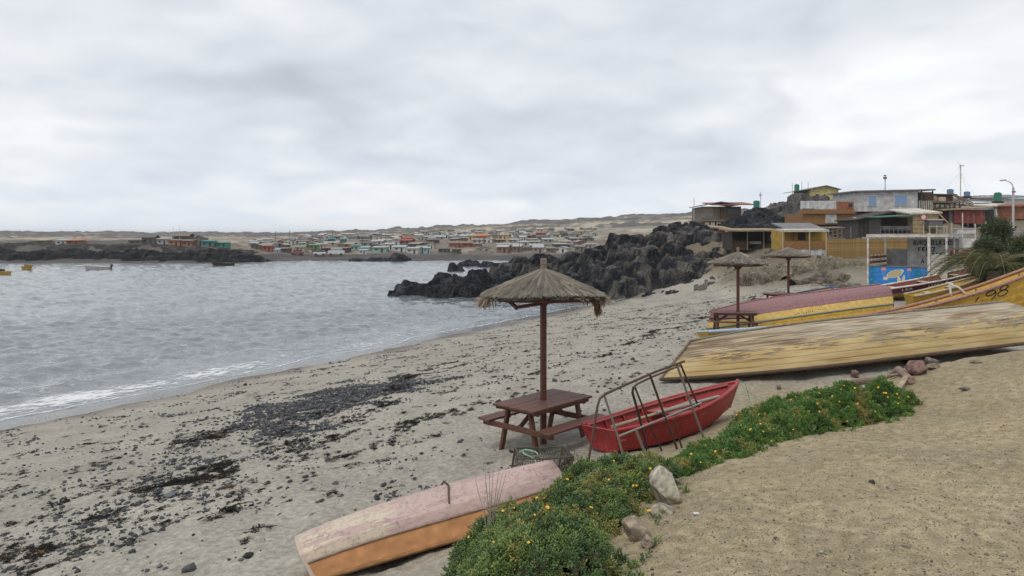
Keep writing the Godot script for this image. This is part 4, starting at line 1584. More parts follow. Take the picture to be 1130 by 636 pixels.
	sk.insert(0, (sk[0] as Vector3) + Vector3(-0.05, 0.045, 0))
	sk.insert(0, (sk[0] as Vector3) + Vector3(-0.02, -0.03, 0.02))
	rb.tube(sk, 0.012, 0.009, 6)
	part(stk, "shaft", rb.mesh(), M.rust)

# ---------------------------------------------------------------- thatched shelters and tables
func reed_mesh(tattered: bool, sd: int) -> ArrayMesh:
	# a cone of loose reeds lying from the apex down; local origin at the foot of the pole
	var r := RandomNumberGenerator.new()
	r.seed = sd
	var mb := MB.new()
	var n := 3400 if tattered else 1500
	for k in n:
		var a := r.randf() * TAU
		var seg := floorf(a / (TAU / 8.0)) * TAU / 8.0
		var t0 := pow(r.randf(), 0.75) * 0.80
		var layer := r.randf()
		var t1 := minf(t0 + 0.30 + r.randf() * 0.35, 1.0 + r.randf() * 0.02)
		if not tattered:
			t1 = minf(t0 + 0.35, 1.0 + r.randf() * 0.03)
		var lean := r.randf_range(-0.06, 0.06)
		var p0 := roof_point(a, t0, layer, tattered, seg)
		var p1 := roof_point(a + lean * t1, t1, layer * 0.6, tattered, seg)
		p0.y += 0.012 + layer * 0.02
		p1.y += 0.008 + layer * 0.03 + r.randf_range(0.0, 0.022)
		if t1 > 0.98 and r.randf() < 0.12:
			p1.y -= r.randf() * 0.05
		var w := r.randf_range(0.0045, 0.010)
		if not tattered:
			w *= 1.7
		var base := r.randf_range(0.75, 1.25)
		var c := Color(0.190, 0.170, 0.142).lerp(Color(0.095, 0.080, 0.064), pow(r.randf(), 2.0)) * base
		if r.randf() < 0.05:
			c = Color(0.33, 0.285, 0.22)
		c.a = 1.0
		mb.col = c
		reed(mb, p0, p1, w)
	if tattered:
		# the two torn corners: tangled ends that hang and stick out
		for corner in [[PI * 0.985, 300, 0.17], [0.16, 260, 0.20], [5.75, 130, 0.14], [4.9, 40, 0.05]]:
			for k in int(corner[1]):
				var a: float = corner[0] + r.randfn(0.0, 0.13)
				var p0 := roof_point(a, r.randf_range(0.86, 1.0), r.randf(), true, 0.0)
				var dir := Vector3(cos(a), 0, -sin(a))
				var p1: Vector3 = p0 + dir * r.randf_range(-0.05, 0.12) + Vector3(r.randf_range(-0.05, 0.05), -r.randf() * float(corner[2]) * 1.1, r.randf_range(-0.05, 0.05))
				var c := Color(0.20, 0.135, 0.085).lerp(Color(0.27, 0.225, 0.17), r.randf())
				c.a = 1.0
				mb.col = c
				reed(mb, p0, p1, r.randf_range(0.004, 0.008))
		# one hank of straw hanging by a string at the right
		var h0 := roof_point(0.10, 0.93, 0.0, true, 0.0) + Vector3(-0.02, -0.12, 0.12)
		for k in 130:
			var q := h0 + Vector3(r.randf_range(-0.04, 0.04), r.randf_range(-0.06, 0.03), r.randf_range(-0.03, 0.03))
			var e := q + Vector3(0.03 + r.randf_range(-0.05, 0.07), -r.randf_range(0.10, 0.26), r.randf_range(-0.05, 0.05))
			mb.col = Color(0.20, 0.125, 0.06) * r.randf_range(0.7, 1.3)
			mb.col.a = 1.0
			reed(mb, q, e, 0.005)
	return mb.mesh()

func reed(mb: MB, p0: Vector3, p1: Vector3, w: float) -> void:
	var d := (p1 - p0).normalized()
	var sx := d.cross(Vector3.UP).normalized() * w
	var sy := Vector3.UP * w * 0.9
	mb.quad(p0 - sx, p1 - sx * 0.8, p1 + sy, p0 + sy)
	mb.quad(p0 + sy, p1 + sy, p1 + sx * 0.8, p0 + sx)
	mb.quad(p0 + sx, p1 + sx * 0.8, p1 - sx * 0.8, p0 - sx)

const ROOF_R := 1.05
const ROOF_TOP := 2.84
const ROOF_EAVE := 2.44
func roof_point(a: float, t: float, layer: float, tattered: bool, _seg: float) -> Vector3:
	var eight := fposmod(a, TAU / 8.0) - TAU / 16.0
	var rad := ROOF_R * t * (0.94 / cos(eight)) * (1.0 + 0.012 * sin(a * 5.0 + 1.0))
	var sag := 0.0
	if tattered:
		sag = -0.05 * t * t * maxf(0.0, cos(a - 2.9)) - 0.06 * t * t * maxf(0.0, cos(a - 0.1))
	# slightly hollow slope
	var y := lerpf(ROOF_TOP, ROOF_EAVE, pow(t, 0.92)) + sag - 0.02 * layer
	return Vector3(cos(a) * rad, y, -sin(a) * rad)

func shelter(label: String, foot: Vector3, turn: float, tattered: bool, sd: int, sink := 0.4) -> void:
	var o := thing("thatched_shelter", label, "sunshade", foot, turn, "thatched shelters along the beach")
	var mb := MB.new()
	mb.box(Transform3D(Basis(), Vector3(0, (2.80 - sink) * 0.5, 0)), Vector3(0.085, 2.80 + sink, 0.085), 0.008)
	part(o, "pole", mb.mesh(), M.pole)
	mb = MB.new()
	mb.box(Transform3D(Basis(), Vector3(0.005, 2.89, 0)), Vector3(0.09, 0.22, 0.08), 0.012)
	part(o, "apex_stub", mb.mesh(), M.grey_wood)
	for k in 8:
		var a := TAU * k / 8.0 + PI / 8.0
		mb = MB.new()
		var e := roof_point(a, 0.97, 0.5, tattered, 0.0) + Vector3(0, -0.045, 0)
		mb.bar(Vector3(cos(a) * 0.04, 2.77, -sin(a) * 0.04), e, 0.035, 0.05, 0.004)
		part(o, "rafter", mb.mesh(), M.pole)
		var b := a + TAU / 8.0
		var ring := 0.80
		mb = MB.new()
		mb.bar(roof_point(a, ring, 0.5, tattered, 0.0) + Vector3(0, -0.12, 0), roof_point(b, ring, 0.5, tattered, 0.0) + Vector3(0, -0.12, 0), 0.03, 0.045, 0.004)
		part(o, "batten", mb.mesh(), M.pole)
	for k in 4:
		var a := TAU * k / 4.0 + PI / 8.0
		mb = MB.new()
		mb.bar(Vector3(cos(a) * 0.03, 2.26, -sin(a) * 0.03), Vector3(cos(a) * 0.36, 2.60, -sin(a) * 0.36), 0.05, 0.07, 0.005)
		part(o, "brace", mb.mesh(), M.pole)
	if tattered:
		mb = MB.new()
		mb.bar(roof_point(3.05, 0.74, 0, true, 0) + Vector3(0.06, -0.09, 0.1), roof_point(3.35, 0.72, 0, true, 0) + Vector3(0.08, -0.26, 0.30), 0.04, 0.055, 0.004)
		part(o, "broken_rafter", mb.mesh(), M.pole)
		mb = MB.new()
		mb.bar(roof_point(3.35, 0.72, 0, true, 0) + Vector3(0.08, -0.25, 0.28), Vector3(0.02, 2.33, 0.30), 0.035, 0.05, 0.004)
		part(o, "loose_batten", mb.mesh(), M.pole)
		mb = MB.new()
		mb.bar(Vector3(0.02, 2.33, 0.30), Vector3(0.72, 2.33, 0.34), 0.035, 0.05, 0.004)
		part(o, "loose_batten", mb.mesh(), M.pole)
	var th := part(o, "thatch", reed_mesh(tattered, sd), M.thatch)
	th.set_meta("kind", "stuff")
	# the woven mat the reeds lie on
	mb = MB.new()
	var rows := []
	for i in 9:
		var row := PackedVector3Array()
		for k in 49:
			row.append(roof_point(TAU * k / 48.0, i / 8.0 * 0.975 + 0.01, 0.9, tattered, 0.0))
		rows.append(row)
	mb.col = Color(0.14, 0.11, 0.08)
	mb.grid(rows)
	part(o, "reed_mat", mb.mesh(), M.thatch)

func picnic_table(label: String, pos: Vector3, yaw: float, lean := 0.0) -> void:
	# local x along the table, z across; A-frame ends
	var o := thing("picnic_table", label, "table", pos, yaw, "wooden picnic tables under the shelters")
	o.rotation.z = lean
	var r := RandomNumberGenerator.new()
	r.seed = int(pos.x * 100.0) + 5
	var L := 1.50
	for k in 5:
		var mb := MB.new()
		var z := -0.34 + k * 0.17
		mb.box(Transform3D(Basis(Vector3.UP, r.randf_range(-0.004, 0.004)), Vector3(r.randf_range(-0.01, 0.01), 0.735 + r.randf_range(-0.003, 0.003), z)), Vector3(L, 0.035, 0.166), 0.005)
		part(o, "tabletop_plank", mb.mesh(), M.table)
	for sx in [-1.0, 1.0]:
		var x: float = sx * 0.58
		var mb := MB.new()
		mb.box(Transform3D(Basis(), Vector3(x, 0.68, 0)), Vector3(0.05, 0.075, 0.80), 0.006)
		part(o, "cross_batten", mb.mesh(), M.table)
		mb = MB.new()
		mb.box(Transform3D(Basis(), Vector3(x + sx * 0.052, 0.40, 0)), Vector3(0.05, 0.085, 1.44), 0.006)
		part(o, "seat_beam", mb.mesh(), M.table)
		for sz in [-1.0, 1.0]:
			mb = MB.new()
			mb.bar(Vector3(x, 0.70, sz * 0.22), Vector3(x, -0.10, sz * 0.40), 0.05, 0.085, 0.006, Vector3.RIGHT)
			part(o, "leg", mb.mesh(), M.table)
		mb = MB.new()
		mb.bar(Vector3(x - sx * 0.03, 0.42, 0), Vector3(sx * 0.12, 0.69, 0), 0.05, 0.06, 0.005)
		part(o, "diagonal_brace", mb.mesh(), M.table)
	for sz in [-1.0, 1.0]:
		for k in 2:
			var mb := MB.new()
			mb.box(Transform3D(Basis(Vector3.UP, r.randf_range(-0.006, 0.006)), Vector3(r.randf_range(-0.015, 0.015), 0.46, sz * (0.56 + k * 0.135))), Vector3(L, 0.035, 0.128), 0.005)
			part(o, "bench_plank", mb.mesh(), M.table)
	for sz in [-1.0, 1.0]:
		var mb := MB.new()
		mb.box(Transform3D(Basis(), Vector3(0, 0.69, sz * 0.385)), Vector3(L - 0.12, 0.055, 0.03), 0.005)
		part(o, "side_rail", mb.mesh(), M.table)

func make_shelters() -> void:
	var p := Vector3(0.505, 0, -11.55)
	p.y = ground(p.x, p.z)
	var yaw := atan2(0.737, 0.676)
	shelter("foremost thatched shelter with a torn straw roof over the picnic table", p, 0.35, true, 401)
	picnic_table("foremost brown picnic table with two benches beside the red dinghy", Vector3(p.x, p.y - 0.02, p.z), yaw)
	p = Vector3(7.72, 0, -24.5)
	p.y = ground(p.x, p.z)
	shelter("middle thatched shelter standing beside the maroon upturned boat", p, 0.9, false, 402)
	picnic_table("picnic table under the middle shelter before the maroon boat", p + Vector3(-0.15, 0.05, 0), -0.12)
	p = Vector3(12.6, 0, -32.7)
	p.y = ground(p.x, p.z)
	shelter("rearmost thatched shelter with a darker post near the rock ledges", p, 0.2, false, 403)
	picnic_table("rearmost picnic table half hidden behind the maroon boat", p + Vector3(-0.35, 0.0, 0.15), 0.25)

# ---------------------------------------------------------------- small things on the sand and the bank
func pebble_mesh(sd: int, flat := 0.6, rings := 5, seg := 8) -> ArrayMesh:
	var f := fnl(sd, 0.9, 2)
	var mb := MB.new()
	var rows := []
	for i in rings + 1:
		var th := PI * i / rings
		var row := PackedVector3Array()
		for j in seg + 1:
			var ph := TAU * (j % seg) / seg
			var d := Vector3(sin(th) * cos(ph), cos(th), sin(th) * sin(ph))
			var r := 1.0 + f.get_noise_3d(d.x * 1.2, d.y * 1.2, d.z * 1.2) * 0.55
			row.append(Vector3(d.x * r, d.y * r * flat, d.z * r * 0.85))
		rows.append(row)
	mb.grid(rows, Vector3.UP)
	for k in mb.v.size():
		if mb.n[k].dot(mb.v[k]) < 0.0:
			mb.n[k] = -mb.n[k]
		if mb.n[k].length() < 0.5:
			mb.n[k] = mb.v[k].normalized()
	return mb.mesh()

# angular boulder: a sphere cut by random planes
func boulder_mesh(sd: int, s: Vector3, cuts := 14) -> ArrayMesh:
	var r := RandomNumberGenerator.new()
	r.seed = sd
	var f := fnl(sd, 1.3, 4)
	var planes := []
	for k in cuts:
		var d := Vector3(r.randfn(), r.randfn(), r.randfn()).normalized()
		planes.append([d, r.randf_range(0.50, 0.86)])
	var mb := MB.new()
	var rows := []
	for i in 25:
		var th := PI * i / 24.0
		var row := PackedVector3Array()
		for j in 41:
			var ph := TAU * (j % 40) / 40.0
			var d := Vector3(sin(th) * cos(ph), cos(th), sin(th) * sin(ph))
			var rr := 1.0
			for p in planes:
				var q: float = d.dot(p[0])
				if q > 0.05:
					rr = minf(rr, p[1] / q)
			rr *= 1.0 + f.get_noise_3d(d.x * 2.0, d.y * 2.0, d.z * 2.0) * 0.10
			row.append(d * rr * s)
		rows.append(row)
	mb.grid(rows, Vector3.UP)
	for k in mb.v.size():
		if mb.n[k].dot(mb.v[k]) < 0.0: mb.n[k] = -mb.n[k]
		if mb.n[k].length() < 0.5: mb.n[k] = mb.v[k].normalized()
	return mb.mesh()

func boulder(nm: String, label: String, px: float, py: float, s: Vector3, c: Color, sd: int, sink := 0.25, group := "") -> void:
	var p := on_ground(px, py)
	var m := mat(c, 0.9, TX.rock, 1.6, TX.rock_n, 0.6)
	var o := part(self, nm, boulder_mesh(sd, s), m, Transform3D(Basis(Vector3.UP, sd * 0.7), p + Vector3(0, s.y * (0.75 - sink), 0)))
	tag(o, label, "rock", group)

func make_props() -> void:
	make_rack()
	make_trap()
	boulder("boulder", "pale pointed boulder between the two flowering mats", 735, 553, Vector3(0.17, 0.19, 0.13), Color(0.66, 0.60, 0.45), 501, 0.35)
	boulder("boulder", "brown squarish stone lying below the pale boulder", 703, 597, Vector3(0.115, 0.10, 0.10), Color(0.46, 0.37, 0.26), 502, 0.2)
	boulder("boulder", "small tan stone touching the brown squarish stone", 716, 604, Vector3(0.055, 0.05, 0.05), Color(0.48, 0.39, 0.28), 503, 0.2)
	boulder("boulder", "flat tan stone half buried under the pale boulder", 732, 566, Vector3(0.12, 0.05, 0.09), Color(0.50, 0.43, 0.31), 504, 0.5)
	# heap by the upturned ochre boat
	var heap := [[1012, 411, 0.20, 0.13, 0.15, 0.34, 0.20, 0.155, "largest pinkish stone of the heap beside the ochre boat"], [1028, 404, 0.13, 0.09, 0.1, 0.26, 0.21, 0.17, "grey brown stone at the back of the heap beside the ochre boat"], [1031, 406, 0.12, 0.05, 0.09, 0.36, 0.30, 0.2, "flat yellowish stone at the front of the heap beside the ochre boat"], [1050, 391, 0.14, 0.08, 0.1, 0.24, 0.19, 0.15, "stone on the crest of the mound beside the ochre boat"], [943, 416, 0.16, 0.12, 0.1, 0.33, 0.21, 0.17, "pink upright stone at the end of the driftwood log"], [1078, 401, 0.10, 0.03, 0.05, 0.36, 0.31, 0.24, "thin pale stone on the mound of sand"], [1066, 431, 0.09, 0.03, 0.05, 0.22, 0.20, 0.18, "small grey stone below the mound of sand"], [860, 429, 0.09, 0.07, 0.07, 0.3, 0.26, 0.21, "lone grey stone at the foot of the ochre boat"]]
	for k in heap.size():
		var h: Array = heap[k]
		boulder("stone", h[8], h[0], h[1], Vector3(h[2], h[3], h[4]), Color(h[5], h[6], h[7]), 510 + k, 0.25, "stones by the ochre boat")
	# driftwood log
	var a := on_ground(932, 428)
	var b := on_ground(1006, 425)
	var o := thing("driftwood_log", "pinkish weathered driftwood log behind the larger flowering mat", "log", a)
	var mb := MB.new()
	var pts := []
	for k in 9:
		var t := k / 8.0
		var q := a.lerp(b, t)
		q.y = maxf(ground(q.x, q.z), lerpf(a.y, b.y, t)) + 0.055 + 0.05 * sin(t * PI)
		pts.append(q - a)
	mb.tube(pts, 0.075, 0.05, 9)
	part(o, "trunk", mb.mesh(), M.drift)
	var c := on_ground(998, 430)
	o = thing("plank", "short split plank leaning on the end of the driftwood log", "plank", c)
	mb = MB.new()
	mb.bar(Vector3(-0.09, 0.02, 0.03), Vector3(0.09, 0.16, -0.1), 0.07, 0.02, 0.003)
	part(o, "board", mb.mesh(), M.pale_wood)
	c = on_ground(992, 416)
	o = thing("plank", "dark broken board lying beside the heap of stones", "plank", c)
	mb = MB.new()
	mb.bar(Vector3(-0.15, 0.02, 0.03), Vector3(0.16, 0.05, -0.05), 0.06, 0.02, 0.003)
	part(o, "board", mb.mesh(), M.grey_wood)
	# black tyre half under the sand behind the heap
	c = on_ground(1012, 402)
	o = thing("tyre", "old black tyre half buried behind the heap of stones", "tyre", c)
	mb = MB.new()
	pts = []
	for k in 25:
		var t := TAU * k / 24.0
		pts.append(Vector3(cos(t) * 0.27, 0.03 + sin(t) * 0.05, sin(t) * 0.25))
	mb.tube(pts, 0.07, 0.07, 9)
	part(o, "tread", mb.mesh(), M.black)
	# scraps
	c = on_ground(979, 411)
	o = thing("paper_scrap", "crumpled white scrap on the sand below the ochre boat", "litter", c)
	mb = MB.new()
	for k in 5:
		var q := Vector3(rng.randf_range(-0.03, 0.03), 0.02, rng.randf_range(-0.03, 0.03))
		mb.tri(q, q + Vector3(0.06, 0.03, 0.01), q + Vector3(0.02, 0.05, 0.05))
	part(o, "sheet", mb.mesh(), M.white)
	c = on_ground(768, 568)
	o = thing("shell", "white broken shell on the sand bank below the flowering mat", "shell", c)
	part(o, "valve", pebble_mesh(531, 0.3), M.white, Transform3D(Basis().scaled(Vector3(0.025, 0.025, 0.02)), Vector3(0, 0.006, 0)))
	c = on_ground(962, 534)
	o = part(self, "stone", pebble_mesh(533, 0.7), M.black, Transform3D(Basis().scaled(Vector3(0.028, 0.03, 0.02)), c + Vector3(0, 0.008, 0)))
	tag(o, "single black pebble on the open sand bank", "stone", "stones by the ochre boat")
	# pale lath behind the smaller mat
	var l0 := on_ground(600, 552)
	var l1 := on_ground(660, 520)
	o = thing("plank", "long pale lath lying on the sand behind the smaller flowering mat", "plank", l0)
	mb = MB.new()
	mb.bar(Vector3(0, 0.05, 0), l1 - l0 + Vector3(0, 0.03, 0), 0.09, 0.025, 0.003)
	part(o, "board", mb.mesh(), M.pale_wood)

# rusty tubular rack propped on edge in front of the dinghy
func make_rack() -> void:
	var w1 := on_ground(645, 536)
	var w2 := on_ground(790, 477)
	var dirv := Vector3(w2.x - w1.x, 0, w2.z - w1.z).normalized()
	var nrm := Vector3(-dirv.z, 0, dirv.x)
	var o := thing("pipe_rack", "rusty bent pipe rack propped upright in front of the red dinghy", "rack", w1)
	var org := w1
	var put := func(px: float, py: float, back: float) -> Vector3:
		# the point of the rack's upright plane, set back by so many metres, seen at that pixel
		var d := at(px, py, 1.0) - Vector3(0, EYE, 0)
		var w := w1 - nrm * 0.0
		var nn := nrm if nrm.z < 0.0 else -nrm
		w += nn * back
		var tt := (w - Vector3(0, EYE, 0)).dot(nn) / d.dot(nn)
		return Vector3(0, EYE, 0) + d * tt - org
	var down := func(v: Vector3) -> Vector3:   # let a foot reach the sand
		var g := ground(v.x + org.x, v.z + org.z) - org.y - 0.05
		return Vector3(v.x, minf(v.y, g), v.z)
	var f0 := 0.0
	var f1 := 0.30
	var pipes := [
		["top_rail", [[668, 435, f0], [690, 425, f0], [722, 411, f0], [755, 399, f0]], 0.017, M.rust, false],
		["front_leg", [[668, 435, f0], [662, 440, f0], [659, 450, f0], [656, 470, f0], [650, 505, f0], [645, 536, f0]], 0.015, M.rust, true],
		["leg", [[667, 437, f0], [673, 455, f0], [682, 482, f0], [692, 516, f0]], 0.014, M.galv, true],
		["top_rail", [[699, 428, f1], [703, 424, f1], [720, 416, f1], [752, 403, f1]], 0.015, M.rust, false],
		["leg", [[699, 428, f1], [698, 433, f1], [706, 462, f1], [718, 512, f1]], 0.017, M.black, true],
		["leg", [[701, 428, f1], [716, 466, f1], [737, 512, f1]], 0.013, M.rust, true],
		["leg", [[717, 413, f0], [732, 455, f0], [749, 500, f0]], 0.016, M.rust, true],
		["leg", [[747, 403, f0], [762, 444, f0], [778, 482, f0]], 0.016, M.galv, true],
		["leg", [[751, 402, f1], [768, 442, f1], [786, 478, f1]], 0.015, M.rust, true],
		["cross_rail", [[682, 482, f0], [722, 466, f0], [774, 445, f0]], 0.014, M.galv, false],
		["cross_rail", [[704, 473, f1], [740, 459, f1], [770, 448, f1]], 0.013, M.rust, false],
		["leg", [[702, 475, f0], [710, 496, f0], [719, 518, f0]], 0.017, M.galv, true],
		["leg", [[743, 463, f0], [754, 496, f0]], 0.013, M.rust, true],
		["foot_board", [[712, 512, 0.1], [756, 495, 0.1]], 0.022, M.grey_wood, false]]
	for q in pipes:
		var pts := []
		for e in q[1]:
			pts.append(put.call(e[0], e[1], e[2]))
		if q[4]:
			pts[-1] = down.call(pts[-1])
		var mb := MB.new()
		mb.tube(pts, q[2], q[2], 8)
		part(o, q[0], mb.mesh(), q[3])

# wire crab trap wrapped in old netting
func make_trap() -> void:
	var c := on_ground(600, 528)
	c += Vector3(0.0, 0.0, -0.15)
	c.y = ground(c.x, c.z)
	var o := thing("crab_trap", "collapsed wire crab trap wrapped in dark netting behind the pink skiff", "trap", c, 0.35)
	var k8 := [Vector3(-0.40, 0.0, 0.2), Vector3(0.26, 0.0, 0.24), Vector3(0.30, 0.0, -0.2), Vector3(-0.36, 0.0, -0.24), Vector3(-0.34, 0.30, 0.16), Vector3(0.34, 0.27, 0.20), Vector3(0.36, 0.30, -0.16), Vector3(-0.32, 0.34, -0.2)]
	for e in [[0, 1], [1, 2], [2, 3], [3, 0], [4, 5], [5, 6], [6, 7], [7, 4], [0, 4], [1, 5], [2, 6], [3, 7]]:
		var mb := MB.new()
		var a: Vector3 = k8[e[0]]
		var b: Vector3 = k8[e[1]]
		mb.tube([a, (a + b) * 0.5 + Vector3(0, -0.02 if a.y > 0.1 and b.y > 0.1 else 0.0, 0), b], 0.011, 0.011, 6)
		part(o, "frame_bar", mb.mesh(), M.net)
	# netting on the five open faces, sagging
	var net := MB.new()
	var r := RandomNumberGenerator.new()
	r.seed = 55
	for f in [[0, 1, 5, 4], [1, 2, 6, 5], [3, 2, 6, 7], [4, 5, 6, 7], [0, 3, 7, 4]]:
		var n := 17
		for dirn in 2:
			for i in n:
				var pts := []
				for j in 8:
					var u := (i + 0.5) / n
					var v := j / 7.0
					if dirn == 1:
						var sw := u
						u = v
						v = sw
					var p: Vector3 = ((k8[f[0]] as Vector3).lerp(k8[f[1]], u)).lerp((k8[f[3]] as Vector3).lerp(k8[f[2]], u), v)
					p += Vector3(r.randf_range(-0.008, 0.008), -0.07 * sin(u * PI) * sin(v * PI) + r.randf_range(-0.006, 0.006), r.randf_range(-0.008, 0.008))
					pts.append(p)
				net.tube(pts, 0.0028, 0.0028, 3)
	# bunched tangle of twine at one corner
	for i in 60:
		var p := Vector3(0.30, 0.10, 0.16) + Vector3(r.randfn(0, 0.05), absf(r.randfn(0, 0.08)), r.randfn(0, 0.05))
		net.tube([p, p + Vector3(r.randfn(0, 0.05), r.randfn(0, 0.05), r.randfn(0, 0.04)), p + Vector3(r.randfn(0, 0.07), -0.05, r.randfn(0, 0.06))], 0.005, 0.004, 3)
	var nt := part(o, "netting", net.mesh(), M.net)
	nt.set_meta("kind", "stuff")
	for k in 2:
		var rp := MB.new()
		var pts := []
		for j in 12:
			var t := j / 11.0
			pts.append(Vector3(-0.34 + 0.16 * t + 0.03 * sin(t * 9.0 + k), 0.35 + 0.05 * sin(t * PI) - 0.14 * t * k, 0.02 + 0.20 * t))
		rp.tube(pts, 0.009, 0.009, 6)
		part(o, "cord", rp.mesh(), M.rope_green)
	var ring := MB.new()
	var rp2 := []
	for k in 17:
		var t := TAU * k / 16.0
		rp2.append(Vector3(0.34 + cos(t) * 0.055, 0.055 + sin(t) * 0.055, 0.27))
	ring.tube(rp2, 0.010, 0.010, 6)
	part(o, "ring", ring.mesh(), M.black)

# ---------------------------------------------------------------- plants
func sprig_mesh(sd: int) -> ArrayMesh:     # a shoot of small fleshy leaves
	var r := RandomNumberGenerator.new()
	r.seed = sd
	var mb := MB.new()
	for k in 9:
		var a := k * 2.4 + r.randf() * 0.5
		var h := k / 9.0 * 0.035
		var tilt := lerpf(1.25, 0.35, k / 9.0) + r.randf_range(-0.15, 0.15)
		var d := Vector3(cos(a) * sin(tilt), cos(tilt), sin(a) * sin(tilt))
		var L := r.randf_range(0.016, 0.026)
		var p := Vector3(0, h, 0)
		var sx := d.cross(Vector3.UP).normalized() * 0.0042
		var sy := sx.cross(d).normalized() * 0.0038
		var m := p + d * L * 0.55
		var e := p + d * L
		var g := r.randf_range(0.75, 1.2)
		mb.col = Color(g, g, g * 0.95)
		for q in [[sx, sy], [sy, -sx], [-sx, -sy], [-sy, sx]]:
			mb.tri(p, m + q[0], m + q[1])
			mb.tri(m + q[0], e, m + q[1])
	return mb.mesh()

func mat_height(discs: Array, x: float, z: float) -> float:
	var h := 0.0
	for d in discs:
		var q: float = ((x - d[0]) * (x - d[0]) + (z - d[1]) * (z - d[1])) / (d[2] * d[2])
		if q < 1.0:
			h = maxf(h, d[3] * pow(1.0 - q, 0.6))
	return h

func succulent(label: String, discs: Array, count: int, flowers: int, sd: int, tints: Array) -> void:
	var r := RandomNumberGenerator.new()
	r.seed = sd
	var f := fnl(sd, 1.6, 3)
	var f2 := fnl(sd + 1, 5.0, 3)
	var o := thing("flowering_mat", label, "plant", Vector3(discs[0][0], ground(discs[0][0], discs[0][1]), discs[0][1]), 0.0, "flowering mats on the bank")
	var org := o.position
	var x0 := 1e9
	var x1 := -1e9
	var z0 := 1e9
	var z1 := -1e9
	for d in discs:
		x0 = minf(x0, d[0] - d[2]); x1 = maxf(x1, d[0] + d[2])
		z0 = minf(z0, d[1] - d[2]); z1 = maxf(z1, d[1] + d[2])
	var top := func(x: float, z: float) -> float:
		var h := mat_height(discs, x + f2.get_noise_2d(x, z) * 0.12, z + f2.get_noise_2d(x + 40.0, z) * 0.12)
		return h * (0.85 + 0.45 * f.get_noise_2d(x, z)) + f2.get_noise_2d(x * 1.5, z * 1.5) * 0.05 * smoothstep(0.0, 0.12, h)
	# woody mat under the leaves
	var core := MB.new()
	var st_ := 0.045
	var nx := int((x1 - x0) / st_)
	var nzz := int((z1 - z0) / st_)
	var hh := PackedFloat32Array()
	hh.resize((nx + 1) * (nzz + 1))
	for j in nzz + 1:
		for i in nx + 1:
			hh[j * (nx + 1) + i] = top.call(x0 + i * st_, z0 + j * st_)
	core.col = Color(0.13, 0.105, 0.06)
	for j in nzz:
		for i in nx:
			var k := j * (nx + 1) + i
			if hh[k] < 0.04 or hh[k + 1] < 0.04 or hh[k + nx + 1] < 0.04 or hh[k + nx + 2] < 0.04:
				continue
			var q := []
			for e in [[0, 0], [1, 0], [1, 1], [0, 1]]:
				var x: float = x0 + (i + e[0]) * st_
				var z: float = z0 + (j + e[1]) * st_
				q.append(Vector3(x, ground(x, z) + hh[k + e[0] + e[1] * (nx + 1)] * 0.86 - 0.035, z) - org)
			core.quad(q[0], q[1], q[2], q[3])
	part(o, "woody_stems", core.mesh(), M.leaf)
	var sets := [[], [], []]
	var cols := [[], [], []]
	var n := 0
	var tries := 0
	var blooms := []
	while n < count and tries < count * 8:
		tries += 1
		var x := r.randf_range(x0, x1)
		var z := r.randf_range(z0, z1)
		var h: float = top.call(x, z)
		if h < 0.02:
			# runners creeping out over the sand round the rim
			if r.randf() < 0.30 and mat_height(discs, x + f2.get_noise_2d(x * 0.7, z * 0.7) * 0.5, z + f2.get_noise_2d(x * 0.7 + 9.0, z * 0.7) * 0.5) > 0.05:
				h = 0.028
			else:
				continue
		var e := 0.03
		var gx: float = (top.call(x + e, z) + ground(x + e, z)) - (top.call(x - e, z) + ground(x - e, z))
		var gz: float = (top.call(x, z + e) + ground(x, z + e)) - (top.call(x, z - e) + ground(x, z - e))
		var nn := Vector3(-gx, 2.0 * e, -gz).normalized()
		# steep flanks need more shoots per square metre of plan
		if r.randf() > 0.35 / maxf(0.35, nn.y) and false:
			continue
		var dep := pow(r.randf(), 2.2) * 0.06
		var p := Vector3(x, ground(x, z) + h - 0.03, z) - nn * dep
		var up := (nn + Vector3(r.randfn(0, 0.45), r.randfn(0, 0.25) + 0.25, r.randfn(0, 0.45))).normalized()
		var bx := up.cross(Vector3(r.randfn(), r.randfn(), r.randfn())).normalized()
		var sc := r.randf_range(0.8, 1.55)
		var k := r.randi() % 3
		sets[k].append(Transform3D(Basis(bx, up, bx.cross(up)) * sc, p - org))
		var hue := f.get_noise_2d(x * 1.7 + 9.0, z * 1.7) + r.randfn(0, 0.22)
		var c: Color = (tints[0] as Color).lerp(tints[1], clampf(0.4 + hue, 0, 1))
		if f2.get_noise_2d(x * 0.5 + 70.0, z * 0.5) > 0.30 or r.randf() < 0.03:
			c = c.lerp(tints[2], 0.75)
		c *= r.randf_range(0.7, 1.3)
		c.a = 1.0
		cols[k].append(c)
		n += 1
		if blooms.size() < flowers and r.randf() < 0.02 and nn.z > -0.2 and f.get_noise_2d(x * 3.0, z * 3.0 + 20.0) > -0.05:
			blooms.append([Vector3(x, ground(x, z) + h + 0.018, z) - org, nn])
	for k in 3:
		var fo := copies(o, "foliage", sprig_mesh(sd + k), M.leaf, sets[k], cols[k])
		fo.set_meta("kind", "stuff")
	var fm := MB.new()
	for k in 9:
		var a := TAU * k / 9.0
		var d := Vector3(cos(a), 0.35, sin(a)) * 0.016
		var s := Vector3(-sin(a), 0, cos(a)) * 0.006
		fm.tri(Vector3.ZERO, d * 0.6 + s, d)
		fm.tri(Vector3.ZERO, d, d * 0.6 - s)
	fm.tube([Vector3.ZERO, Vector3(0, 0.006, 0)], 0.006, 0.004, 6)
	var fmesh := fm.mesh()
